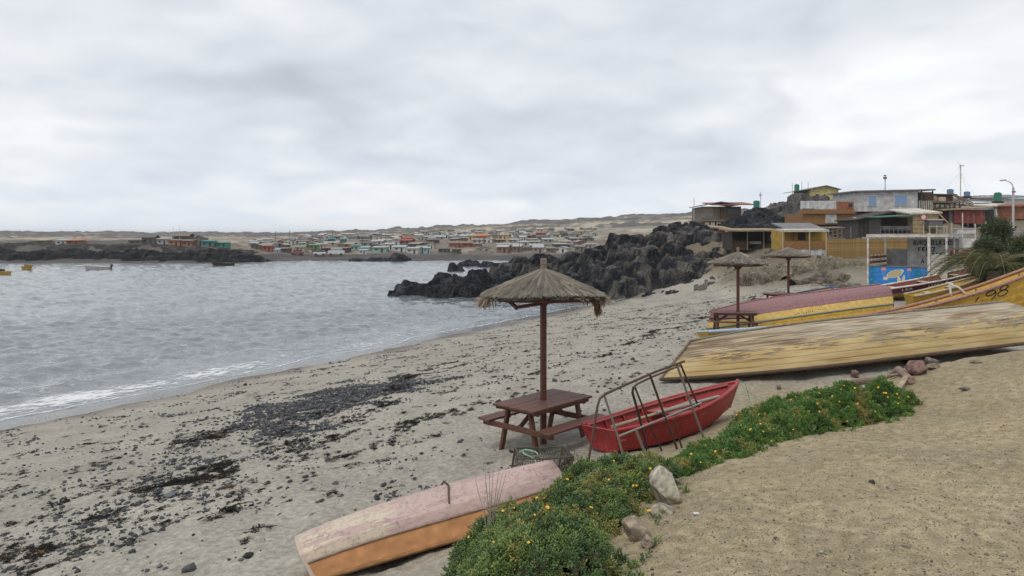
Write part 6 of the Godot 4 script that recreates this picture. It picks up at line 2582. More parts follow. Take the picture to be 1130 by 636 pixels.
	window(o, 957.5, 967.5, 215.8, 227.6, d, M.curtain, M.white)
	window(o, 986.5, 1001.5, 215.0, 227.0, d, M.curtain, M.white)
	pbx(o, "mullion", M.white, 961.9, 963.1, 216, 227.4, d - 0.075, 0.02)
	pbx(o, "mullion", M.white, 993.3, 994.5, 215.2, 226.8, d - 0.075, 0.02)
	pbx(o, "lower_wall", M.brown_wood, 945, 1032, 233.6, 250, d + 0.4, 5.0)
	pbx(o, "balcony_wall", M.brown_wood, 1013.2, 1030, 212, 233, d + 2.2, 3.0)
	pbx(o, "balcony_floor", M.grey_wood, 1013.2, 1030, 231.8, 233.4, d, 2.2)
	for k in 8:
		pbx(o, "baluster", M.roof_white, 1014.5 + k * 2.0, 1015.3 + k * 2.0, 221.5, 231.6, d - 0.02, 0.05)
	for px in [1017.0, 1029.5]:
		pole(o, "balcony_post", M.brown_wood, px, 210.5, px, 233, d + 0.05, 0.08)
	o = thing("chimney_pole", "white pole with a bird perched on it above the grey flat roof", "pole", at(977, 209, 88))
	pole(o, "mast", M.white, 977, 196, 977, 210.5, 88, 0.07)
	pbx(o, "lamp_box", M.zinc_dark, 976, 979, 195, 197.6, 87.9, 0.25)
	var bd := thing("bird", "small dark bird perched on the white pole", "bird", at(976.8, 195, 88))
	var bm := pebble_mesh(1201, 0.8)
	part(bd, "body", bm, M.black, Transform3D(Basis(Vector3.BACK, 0.5).scaled(Vector3(0.17, 0.1, 0.1)), Vector3(0.0, 0.13, 0)))
	# 8 dark plank hut with a slanting roof
	d = 73.5
	o = house("plank_hut", "dark grey plank hut with a slanting roof beside the green awning", "house", 968, 263, d)
	mb = MB.new()
	pts = [[947, 265], [947, 242], [962, 239], [989, 233], [989, 265]]
	fr = []
	bk = []
	for q in pts:
		fr.append(at(q[0], q[1], d) - o.position)
		bk.append(at(q[0], q[1], d) - o.position + Vector3(0, 0, -4.5))
	ctr = at(968, 252, d) - o.position + Vector3(0, 0, -2.2)
	mb.face(fr, ctr)
	mb.face(bk, ctr)
	for k in 5:
		mb.face([fr[k], fr[(k + 1) % 5], bk[(k + 1) % 5], bk[k]], ctr)
	M.grey_plank = mat(Color(0.115, 0.11, 0.105), 0.9, TX.wood, 0.5)
	part(o, "wall", mb.mesh(), M.grey_plank)
	slab(o, "roof", M.dark_wood, 944, 990, 242.2, 232.2, d, 4.5, 0.0, 0.12, 0.3)
	for k in 9:
		pole(o, "batten", M.dark_wood, 949 + k * 4.6, 242 - k * 0.9, 949 + k * 4.6, 264, d - 0.05, 0.05)
	# 9 awning shop
	d = 69.5
	o = house("snack_stall", "dark open stall under a green awning behind a grey railing", "house", 988, 263, d)
	slab(o, "awning", M.awning, 966.5, 1008.5, 239.8, 237.6, d, 2.2, 0.12, 0.08, 0.3)
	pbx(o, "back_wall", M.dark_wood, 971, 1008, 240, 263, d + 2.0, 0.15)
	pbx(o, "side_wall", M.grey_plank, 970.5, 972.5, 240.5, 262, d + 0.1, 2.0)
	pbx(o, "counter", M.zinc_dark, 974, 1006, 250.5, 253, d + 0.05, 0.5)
	for k in 8:
		pole(o, "rail_post", M.zinc_dark, 972 + k * 4.8, 250, 972 + k * 4.8, 262.5, d - 0.25, 0.035)
	for py in [250.0, 254.0, 258.0]:
		pole(o, "rail", M.zinc_dark, 970, py, 1007, py, d - 0.25, 0.03)
	pbx(o, "floor", M.concrete, 968, 1010, 261.5, 265, d - 0.6, 3.0)
	# 10 beige kiosk hut
	d = 70.5
	o = house("hut", "beige windowless hut with a pale roof beside the round road sign", "house", 1022, 263, d)
	pbx(o, "wall", M.beige, 1007.5, 1036, 234.5, 266, d, 3.6)
	slab(o, "roof", M.roof_white, 1003, 1038.5, 235.4, 234.2, d, 3.8, 0.55, 0.14, 0.3)
	for k in 5:
		pbx(o, "board_seam", M.roof_tan, 1007.5, 1036, 238.5 + k * 4.6, 239.0 + k * 4.6, d - 0.02, 0.03)
	pbx(o, "storage_box", M.zinc_dark, 1026, 1040.5, 242.5, 253, d - 0.9, 0.8)
	slab(o, "storage_lid", M.roof_white, 1025, 1041.5, 242.4, 242.2, d - 0.9, 0.8, 0.05, 0.08, 0.1)
	for px in [1026.0, 1034.0, 1042.0, 1045.0]:
		pole(o, "post", M.cream, px, 249, px, 266, d - 1.1, 0.06)
	pole(o, "rail", M.cream, 1025, 250, 1046, 251, d - 1.1, 0.05)
	pole(o, "prop", M.cream, 1036.5, 236, 1046, 246, d - 0.4, 0.06)
	o = thing("road_sign", "round white road sign with a red rim before the beige hut", "sign", at(1019, 263, 67.5))
	pole(o, "post", M.metal_pole, 1019.3, 241, 1019.3, 265, 67.5, 0.035)
	mb = MB.new()
	var sc := at(1019.3, 240, 67.4) - o.position
	mb.tube([sc, sc + Vector3(0, 0, 0.03)], 0.30, 0.30, 24)
	part(o, "rim", mb.mesh(), M.sign_red)
	mb = MB.new()
	mb.tube([sc + Vector3(0, 0, 0.03), sc + Vector3(0, 0, 0.038)], 0.215, 0.215, 24)
	part(o, "face", mb.mesh(), M.white)
	pbx(o, "plate", M.zinc_dark, 1017.6, 1021, 245.6, 247.2, 67.4, 0.03)
	# 11 timber deck structure
	d = 90.0
	o = house("deck_frame", "weathered timber deck frame of posts and beams right of the grey house", "house", 1038, 236, d)
	slab(o, "floor", M.grey_wood, 1014, 1064, 222.2, 222.6, d, 4.0, 0.0, 0.15, 0.1)
	for k in 9:
		pole(o, "post", M.brown_wood, 1016 + k * 5.4, 222, 1016 + k * 5.4, 236, d + 0.1, 0.10)
	for k in 6:
		pole(o, "brace", M.brown_wood, 1016 + k * 8.0, 234, 1024 + k * 8.0, 223, d + 0.05, 0.07)
	pbx(o, "hut_wall", M.brown_wood, 1024, 1052, 214, 222, d + 1.5, 2.5)
	slab(o, "hut_roof", M.grey_wood, 1022, 1056, 213.6, 214.4, d + 1.4, 2.8, 0.1, 0.1, 0.2)
	pbx(o, "crate", M.cream, 1037, 1044, 217.5, 222, d + 0.4, 0.8)
	pbx(o, "crate", M.roof_tan, 1031, 1034, 216, 222, d + 0.6, 0.6)
	for k in 3:
		pole(o, "rafter", M.grey_wood, 1052, 214 + k, 1074, 224 + k * 2.0, d, 0.07)
	tank("square blue tank on the timber deck frame", M.blue_tank, 1045.4, 1052.2, 208.8, 214.0, 92.5)
	tank("blue tank near the foot of the wind turbine", M.blue_tank, 1064.2, 1070.6, 211.4, 216.6, 98)
	# 12 red shack and neighbours
	d = 89.0
	o = house("shack", "low dark red shack with a tan roof beside the road", "house", 1070, 248, d)
	pbx(o, "wall", M.brick_red, 1053, 1087.5, 231.5, 246.5, d, 4.0)
	slab(o, "roof", M.roof_tan, 1037, 1093, 231.6, 228.8, d, 4.6, 0.35, 0.14, 0.5)
	pbx(o, "annex", M.black, 1088, 1097.5, 231.5, 246, d + 0.3, 3.4)
	pbx(o, "door_panel", M.zinc_dark, 1047.5, 1052.5, 233.5, 247, d + 0.2, 0.1)
	pbx(o, "window", M.maroon_band, 1077, 1081, 233, 237, d - 0.04, 0.05)
	for px in [1062.5, 1068.5, 1075.0, 1083.5]:
		pole(o, "post", M.grey_wood, px, 236, px, 250, d - 1.0, 0.05)
	pole(o, "white_post", M.white, 1099, 231, 1101.5, 247, d - 0.5, 0.07)
	o = house("shack", "pale zinc shack with a shallow roof behind the dark red shack", "house", 1078, 232, 103)
	pbx(o, "wall", M.zinc, 1061, 1090, 224.5, 236, 103, 5.0)
	slab(o, "roof", M.zinc, 1058, 1092, 224.6, 223.0, 103, 5.0, 0.4, 0.12, 0.4)
	window(o, 1070, 1076, 226.5, 230.5, 103, M.glass, M.white)
	o = house("shack", "white walled shack with a long grey roof below the street lamp", "house", 1108, 236, 98)
	pbx(o, "wall", M.zinc, 1090, 1124, 227.5, 240, 98, 5.0)
	slab(o, "roof", M.roof_white, 1089, 1126, 227.4, 226.2, 98, 5.2, 0.5, 0.14, 0.4)
	window(o, 1106, 1112, 230, 235, 98, M.black, M.brown_wood)
	o = house("shack", "long low house with a dark grey roof behind the green tank", "house", 1107, 226, 116)
	pbx(o, "wall", M.zinc, 1083, 1140, 219, 230, 116, 6.0)
	slab(o, "roof", M.zinc_dark, 1081, 1142, 219.0, 217.0, 116, 6.0, 0.7, 0.14, 0.4)
	pbx(o, "upper_room", M.house_grey, 1083, 1098, 215.5, 221, 118.0, 3.0)
	o = house("shack", "terracotta walled shack at the edge of the picture behind the tree", "house", 1132, 238, 94)
	pbx(o, "wall", M.terracotta, 1124.5, 1150, 226, 242, 94, 5.0)
	slab(o, "roof", M.roof_red, 1122, 1152, 227.4, 224.4, 94, 5.0, 0.3, 0.14, 0.4)
	tank("tall green tank on the long low house", M.green_tank, 1097.6, 1105.2, 212.4, 222, 108)
	# street lamp
	o = thing("street_lamp", "tall street lamp with a curved arm beside the bushy tree", "lamp post", at(1118, 262, 66))
	pole(o, "post", M.metal_pole, 1118.5, 207, 1118.2, 262, 66, 0.10)
	mb = MB.new()
	mb.tube([at(1118.5, 208, 66) - o.position, at(1117.6, 204, 66) - o.position, at(1114.6, 201, 66) - o.position, at(1110, 199.2, 66) - o.position], 0.045, 0.04, 6)
	part(o, "arm", mb.mesh(), M.metal_pole)
	mb = MB.new()
	mb.box(Transform3D(Basis(Vector3.BACK, 0.08), at(1107, 199, 66) - o.position), Vector3(0.55, 0.13, 0.24), 0.05)
	part(o, "lamp_head", mb.mesh(), M.metal_pole)
	pbx(o, "bracket", M.zinc_dark, 1118, 1121.6, 211, 212.4, 65.9, 0.15)
	# wind turbine
	d = 100.0
	o = thing("wind_turbine", "small three bladed wind turbine on a guyed white mast", "turbine", at(1060.3, 222, d))
	pole(o, "mast", M.white, 1060.3, 183.2, 1060.3, 224, d, 0.075)
	var hub := at(1060.3, 182.6, d) - o.position
	mb = MB.new()
	mb.tube([hub + Vector3(-0.15, 0, 0.2), hub + Vector3(0.3, 0, -0.25), hub + Vector3(0.65, 0.02, -0.5)], 0.10, 0.035, 8)
	part(o, "nacelle", mb.mesh(), M.white)
	for a in [2.25, 4.1, 6.0]:
		mb = MB.new()
		var e: Vector3 = hub + Vector3(-0.15, 0, 0.2) + Vector3(cos(a) * 0.55, sin(a), cos(a) * 0.6).normalized() * 0.62
		mb.bar(hub + Vector3(-0.15, 0, 0.2), e, 0.10, 0.035, 0.008)
		part(o, "blade", mb.mesh(), M.white)
	mb = MB.new()
	mb.box(Transform3D(Basis(Vector3.UP, 0.65), hub + Vector3(0.68, 0.02, -0.5)), Vector3(0.32, 0.26, 0.02), 0.005)
	part(o, "tail_vane", mb.mesh(), M.white)
	for q in [[1040.0, 212.0, 2.0], [1052.0, 214.0, -3.0], [1068.5, 214.0, 3.0], [1076.5, 215.5, -2.0]]:
		mb = MB.new()
		mb.tube([at(1060.3, 190, d) - o.position, at(q[0], q[1], d + q[2]) - o.position], 0.012, 0.012, 4)
		part(o, "guy_wire", mb.mesh(), M.zinc)
	# road up into the village and its edge posts
	mb = MB.new()
	var rows := []
	for k in 14:
		var t := k / 13.0
		var a := Vector3(lerpf(X(1036, 62), X(1100, 88), t), 0, lerpf(-62.0, -88.0, t))
		var b := a + Vector3(7.0, 0, 3.5)
		var row := PackedVector3Array()
		for j in 7:
			var p := a.lerp(b, j / 6.0)
			p.y = ground(p.x, p.z) + 0.12
			row.append(p)
		rows.append(row)
	mb.grid(rows)
	structure("road", mb.mesh(), M.asphalt)
	for k in 4:
		var px: float = [1062.5, 1076.5, 1088.5, 1050.5][k]
		var p := at(px, 266, 60.0)
		o = thing("road_post", ["white wooden post left of the counter by the road", "white wooden post right of the counter by the road", "grey concrete post nearest the bushy tree by the road", "leaning cream post by the road beside the beige hut"][k], "post", p)
		pole(o, "shaft", [M.white, M.white, M.concrete, M.cream][k], px, [235, 247, 244, 246][k], px, 272, 60.0, [0.045, 0.045, 0.08, 0.06][k])
	o = thing("counter", "white counter standing by the road above the kiosk", "counter", at(1067, 262, 60.5))
	pbx(o, "front", M.white, 1057, 1077, 252.5, 258, 60.5, 0.05)
	pbx(o, "top", M.zinc, 1056.6, 1077.4, 252, 252.6, 60.45, 0.6)
	for px in [1057.6, 1076.2]:
		pole(o, "leg", M.white, px, 258, px, 270, 60.6, 0.05)
	# bamboo fence
	d = 58.5
	o = thing("cane_fence", "fence of upright split canes on the earth bank beside the yellow hut", "fence", at(958, 284, d))
	var r := RandomNumberGenerator.new()
	r.seed = 1301
	var m4 := []
	for k in 4:
		var fb := MB.new()
		fb.box(Transform3D(), Vector3(0.060, 1.0, 0.022), 0.006)
		m4.append(fb.mesh())
	for k in 102:
		var px := 913.5 + k * 0.90
		var p := at(px, 285.5 - (px - 913.0) * 0.015, d + r.randf_range(-0.02, 0.02)) - o.position
		var h := (285.5 - 264.0 - r.randf() * 0.9 + (px - 913.0) * 0.004) / F * d
		var b := Basis(Vector3.BACK, r.randfn(0, 0.012)).scaled(Vector3(1.0, h, 1.0))
		part(o, "cane", m4[k % 4], M.fence if r.randf() < 0.6 else M.fence_b, Transform3D(b, p + Vector3(0, h * 0.5, 0)))
	for k in 6:
		pole(o, "post", M.orange_wood, 914 + k * 18.0, 262.6, 914 + k * 18.0, 286, d + 0.06, 0.06)
	for py in [268.0, 279.0]:
		pole(o, "rail", M.orange_wood, 913, py, 1005, py - 0.5, d + 0.07, 0.035)

func mural() -> ImageTexture:      # a painted sea: turtle, jellyfish, weed
	var w := 512
	var h := 176
	var im := Image.create(w, h, false, Image.FORMAT_RGB8)
	var n := fnl(1401, 0.02, 4)
	for y in h:
		for x in w:
			var k := n.get_noise_2d(x, y * 2.0) * 0.10
			var c := Color(0.15 + k, 0.48 + k, 0.77 + k)
			# weed at both ends
			var edge := minf(absf(x - 30.0), absf(x - 420.0) * 0.8)
			var wav := sin(y * 0.09 + x * 0.15) * 8.0 + n.get_noise_2d(x * 4.0, y * 1.2) * 60.0
			if edge + wav < 26.0 and n.get_noise_2d(x * 6.0, y * 1.5 + 200.0) > -0.05:
				c = Color(0.08, 0.40, 0.42)
			# turtle shell, head, flippers
			var q := Vector2(x - 232.0, y - 62.0).rotated(0.32)
			var sh := pow(q.x / 74.0, 2.0) + pow(q.y / 34.0, 2.0)
			var paint := Color(0, 0, 0, 0)
			for e in [[150.0, 108.0, 24.0, 16.0, 0.2], [270.0, 135.0, 17.0, 52.0, 0.15], [306.0, 118.0, 13.0, 48.0, -0.15], [292.0, 34.0, 18.0, 15.0, 0.0]]:
				var t := Vector2(x - e[0], y - e[1]).rotated(e[4])
				if pow(t.x / e[2], 2.0) + pow(t.y / e[3], 2.0) < 1.0:
					paint = Color(0.80, 0.76, 0.66)
			if sh < 1.0:
				paint = Color(0.74, 0.70, 0.55).lerp(Color(0.62, 0.57, 0.42), 1.0 if n.get_noise_2d(x * 5.0, y * 5.0) > 0.12 else 0.0)
				if sh > 0.82:
					paint = Color(0.84, 0.81, 0.72)
			# jellyfish
			for e in [[133.0, 26.0, 22.0], [356.0, 24.0, 18.0]]:
				var t := Vector2(x - e[0], y - e[1])
				if t.length() < e[2] and t.y < 8.0:
					paint = Color(0.80, 0.55, 0.52)
				elif absf(t.x) < e[2] * 0.8 and t.y > 6.0 and t.y < 60.0 and absf(fposmod(t.x + sin(t.y * 0.2) * 3.0, 9.0) - 4.5) < 1.1:
					paint = Color(0.62, 0.58, 0.66)
			if paint.a > 0.0:
				c = paint
			im.set_pixel(x, y, c)
	return ImageTexture.create_from_image(im)

func make_kiosk() -> void:
	# local frame: x along the painted front, -z into the kiosk; floor at y = 0
	var o := thing("kiosk", "white framed beach kiosk with a sea turtle mural and lettered wall", "kiosk", Vector3(17.37, 3.52, -35.0), -0.707)
	var box := func(nm: String, m: Material, x0: float, x1: float, y0: float, y1: float, z0: float, z1: float, bev := 0.0) -> void:
		var mb := MB.new()
		mb.box(Transform3D(Basis(), Vector3((x0 + x1) * 0.5, (y0 + y1) * 0.5, (z0 + z1) * 0.5)), Vector3(x1 - x0, y1 - y0, absf(z1 - z0)), bev)
		part(o, nm, mb.mesh(), m)
	var mm := StandardMaterial3D.new()
	mm.albedo_texture = mural()
	mm.roughness = 0.7
	box.call("front_wall", M.concrete, 0.04, 2.56, -0.3, 1.06, -0.12, -0.004)
	var q := QuadMesh.new()
	q.size = Vector2(2.52, 0.90)
	part(o, "mural", q, mm, Transform3D(Basis(), Vector3(1.30, 0.61, 0.0)))
	box.call("counter_top", M.zinc_dark, 0.0, 2.6, 1.06, 1.10, -0.30, 0.02, 0.005)
	for e in [[0.0, 0.0, 2.56, 0.075], [2.62, 0.0, 2.66, 0.12], [3.32, 0.0, 2.56, 0.075], [0.0, -3.4, 2.5, 0.08], [3.32, -1.9, 2.5, 0.07], [3.32, -3.4, 2.5, 0.07]]:
		box.call("post", M.white, e[0] - e[3] * 0.5, e[0] + e[3] * 0.5, -0.4, e[2], e[1] - e[3] * 0.5, e[1] + e[3] * 0.5, 0.008)
	box.call("ceiling_panel", M.awning, 0.0, 3.36, 2.50, 2.535, -3.4, -0.02)
	box.call("fascia", M.white, -0.06, 3.40, 2.50, 2.60, 0.042, 0.07, 0.005)
	box.call("fascia", M.white, 3.365, 3.40, 2.50, 2.60, -3.45, 0.04, 0.005)
	box.call("roof", M.roof_white, -0.06, 3.42, 2.60, 2.635, -3.5, 0.08)
	# rear wall with the greeting, low wall beside it
	box.call("rear_wall", M.turtle_wall, 1.0, 5.0, -0.3, 2.42, -3.62, -3.48)
	box.call("low_wall", M.concrete, 0.05, 0.98, -0.3, 1.86, -3.60, -3.49)
	var put := func(sx: String, x0: float, x1: float, y0: float, y1: float) -> void:
		var tm := TextMesh.new()
		var fo := SystemFont.new()
		fo.font_names = PackedStringArray(["Droid Sans"])
		fo.font_weight = 700
		tm.font = fo
		tm.font_size = 48
		tm.depth = 0.4
		tm.text = sx
		tm.curve_step = 1.5
		var bb := tm.get_aabb()
		var sc := Vector3((x1 - x0) / bb.size.x, (y1 - y0) / bb.size.y, 0.012 / maxf(bb.size.z, 0.0001))
		var ctr := (bb.position + bb.size * 0.5) * sc
		part(o, "lettering", tm, M.ink, Transform3D(Basis().scaled(sc), Vector3((x0 + x1) * 0.5, (y0 + y1) * 0.5, -3.476) - ctr))
	put.call("BURQUILLA 2023", 1.28, 3.10, 2.04, 2.32)
	put.call("FELIZ", 1.50, 2.28, 1.76, 1.98)
	put.call("DIA DE", 1.85, 2.55, 1.52, 1.70)
	put.call("A", 1.62, 1.78, 1.16, 1.36)
	var hb := MB.new()
	var hc := Vector3(3.35, 1.58, -3.468)
	var hp := []
	for k in 40:
		var t := TAU * k / 40.0
		hp.append(hc + Vector3(pow(sin(t), 3.0) * 0.46, (13.0 * cos(t) - 5.0 * cos(2.0 * t) - 2.0 * cos(3.0 * t) - cos(4.0 * t)) / 16.0 * 0.44, 0))
	for k in 40:
		hb.face([hc, hp[k], hp[(k + 1) % 40]], hc - Vector3(0, 0, 1))
	part(o, "painted_heart", hb.mesh(), M.heart)
	# left side railing: brown boards on white posts
	for k in 4:
		box.call("rail_post", M.white, -0.03, 0.03, 0.0, 1.62, -0.7 - k * 0.7, -0.64 - k * 0.7)
	for k in 3:
		box.call("rail_board", M.terracotta, 0.032, 0.06, 0.95 + k * 0.24, 1.07 + k * 0.24, -3.35, -0.05)
	box.call("rail_board", M.white, 0.032, 0.062, 1.34, 1.38, -3.35, -0.05)
	# gate in the front plane: solid below, slats above
	box.call("gate_panel", M.white, 2.70, 3.27, -0.1, 1.10, -0.05, -0.01, 0.004)
	for k in 7:
		box.call("gate_slat", M.white, 2.71 + k * 0.08, 2.76 + k * 0.08, 1.10, 1.72 - 0.02 * absf(k - 3.0), -0.045, -0.015)
	box.call("gate_rail", M.white, 2.70, 3.27, 1.55, 1.60, -0.07, -0.047)
	box.call("side_panel", M.white, 3.29, 3.33, 0.9, 1.55, -3.0, -2.0)
	box.call("floor", M.concrete, -0.05, 3.4, -0.5, -0.02, -3.45, -0.13)
	box.call("awning_bar", M.white, 3.4, 3.46, 2.62, 2.66, -3.6, -1.2)

# ---------------------------------------------------------------- the town across the water
func hut_proto(kind: int) -> Array:   # unit meshes 1 wide, 1 high, 1 deep: [wall, roof, window, door]
	var w := MB.new()
	var rf := MB.new()
	var hgt := 0.80
	w.box(Transform3D(Basis(), Vector3(0, hgt * 0.5 - 0.1, 0)), Vector3(1, hgt + 0.2, 1))
	if kind == 0:
		var q := [Vector3(-0.56, 0.82, 0.6), Vector3(0.56, 0.82, 0.6), Vector3(0.56, 1.0, -0.56), Vector3(-0.56, 1.0, -0.56)]
		var c := Vector3(0, 0.88, 0)
		var dn := Vector3(0, -0.05, 0)
		rf.face(q, c)
		rf.face([q[0] + dn, q[1] + dn, q[2] + dn, q[3] + dn], c)
		for k in 4:
			rf.face([q[k], q[(k + 1) % 4], q[(k + 1) % 4] + dn, q[k] + dn], c)
	elif kind == 1:
		for s in [-1.0, 1.0]:
			var q := [Vector3(s * 0.57, 0.76, 0.57), Vector3(0, 1.06, 0.57), Vector3(0, 1.06, -0.57), Vector3(s * 0.57, 0.76, -0.57)]
			var dn := Vector3(0, -0.05, 0)
			var c := Vector3(s * 0.28, 0.88, 0)
			rf.face(q, c)
			rf.face([q[0] + dn, q[1] + dn, q[2] + dn, q[3] + dn], c)
			for k in 4:
				rf.face([q[k], q[(k + 1) % 4], q[(k + 1) % 4] + dn, q[k] + dn], c)
		for z in [0.5, -0.5]:
			w.face([Vector3(-0.5, 0.8, z), Vector3(0.5, 0.8, z), Vector3(0, 1.02, z)], Vector3.ZERO)
	else:
		for s in [-1.0, 1.0]:
			var q := [Vector3(-0.57, 0.78, s * 0.58), Vector3(0.57, 0.78, s * 0.58), Vector3(0.57, 1.03, 0), Vector3(-0.57, 1.03, 0)]
			var dn := Vector3(0, -0.05, 0)
			var c := Vector3(0, 0.88, s * 0.28)
			rf.face(q, c)
			rf.face([q[0] + dn, q[1] + dn, q[2] + dn, q[3] + dn], c)
			for k in 4:
				rf.face([q[k], q[(k + 1) % 4], q[(k + 1) % 4] + dn, q[k] + dn], c)
	var wn := MB.new()
	wn.box(Transform3D(Basis(), Vector3(-0.22, 0.48, 0.5)), Vector3(0.20, 0.24, 0.03))
	var dr := MB.new()
	dr.box(Transform3D(Basis(), Vector3(0.2, 0.30, 0.5)), Vector3(0.15, 0.60, 0.03))
	return [w.mesh(), rf.mesh(), wn.mesh(), dr.mesh()]

var protos := []
func far_hut(px: float, d: float, w: float, h: float, kind: int, wall: Material, roof: Material, label: String, group: String, yaw := 0.0, trim: Material = null, dep := 0.0) -> void:
	var p := far_at(px, d)
	var o := thing("hut", label, "house", p, yaw, group)
	o.scale = Vector3(w, h, dep if dep > 0.0 else w * 0.8)
	var m: Array = protos[kind]
	part(o, "wall", m[0], wall)
	part(o, "roof", m[1], roof)
	part(o, "window", m[2], trim if trim else M.black)
	part(o, "door", m[3], M.dark_wood)

func town_label(wall: String, roof: String, kind: int, d: float, px: float) -> String:
	var row := "front row" if d < 222.0 else "second row" if d < 240.0 else "middle rows" if d < 275.0 else "upper rows" if d < 320.0 else "topmost rows"
	var where := "left of the light green hut" if px < 325.0 else "near the light green hut" if px < 360.0 else "below the teal houses" if px < 385.0 else "near the turquoise house" if px < 412.0 else "near the rock mound" if px < 440.0 else "by the broad red roof" if px < 472.0 else "by the black sheds" if px < 510.0 else "near the tall orange house" if px < 545.0 else "near the long hall" if px < 590.0 else "right of the long hall"
	if kind < 0:
		return "%s %s, %s, %s" % [wall, "yard fence of uneven panels" if kind == -1 else "service pole with a crossarm", row, where]
	return "%s hut with %s %s roof, %s, %s" % [wall, roof, ["sloping", "gabled", "ridged"][kind], row, where]

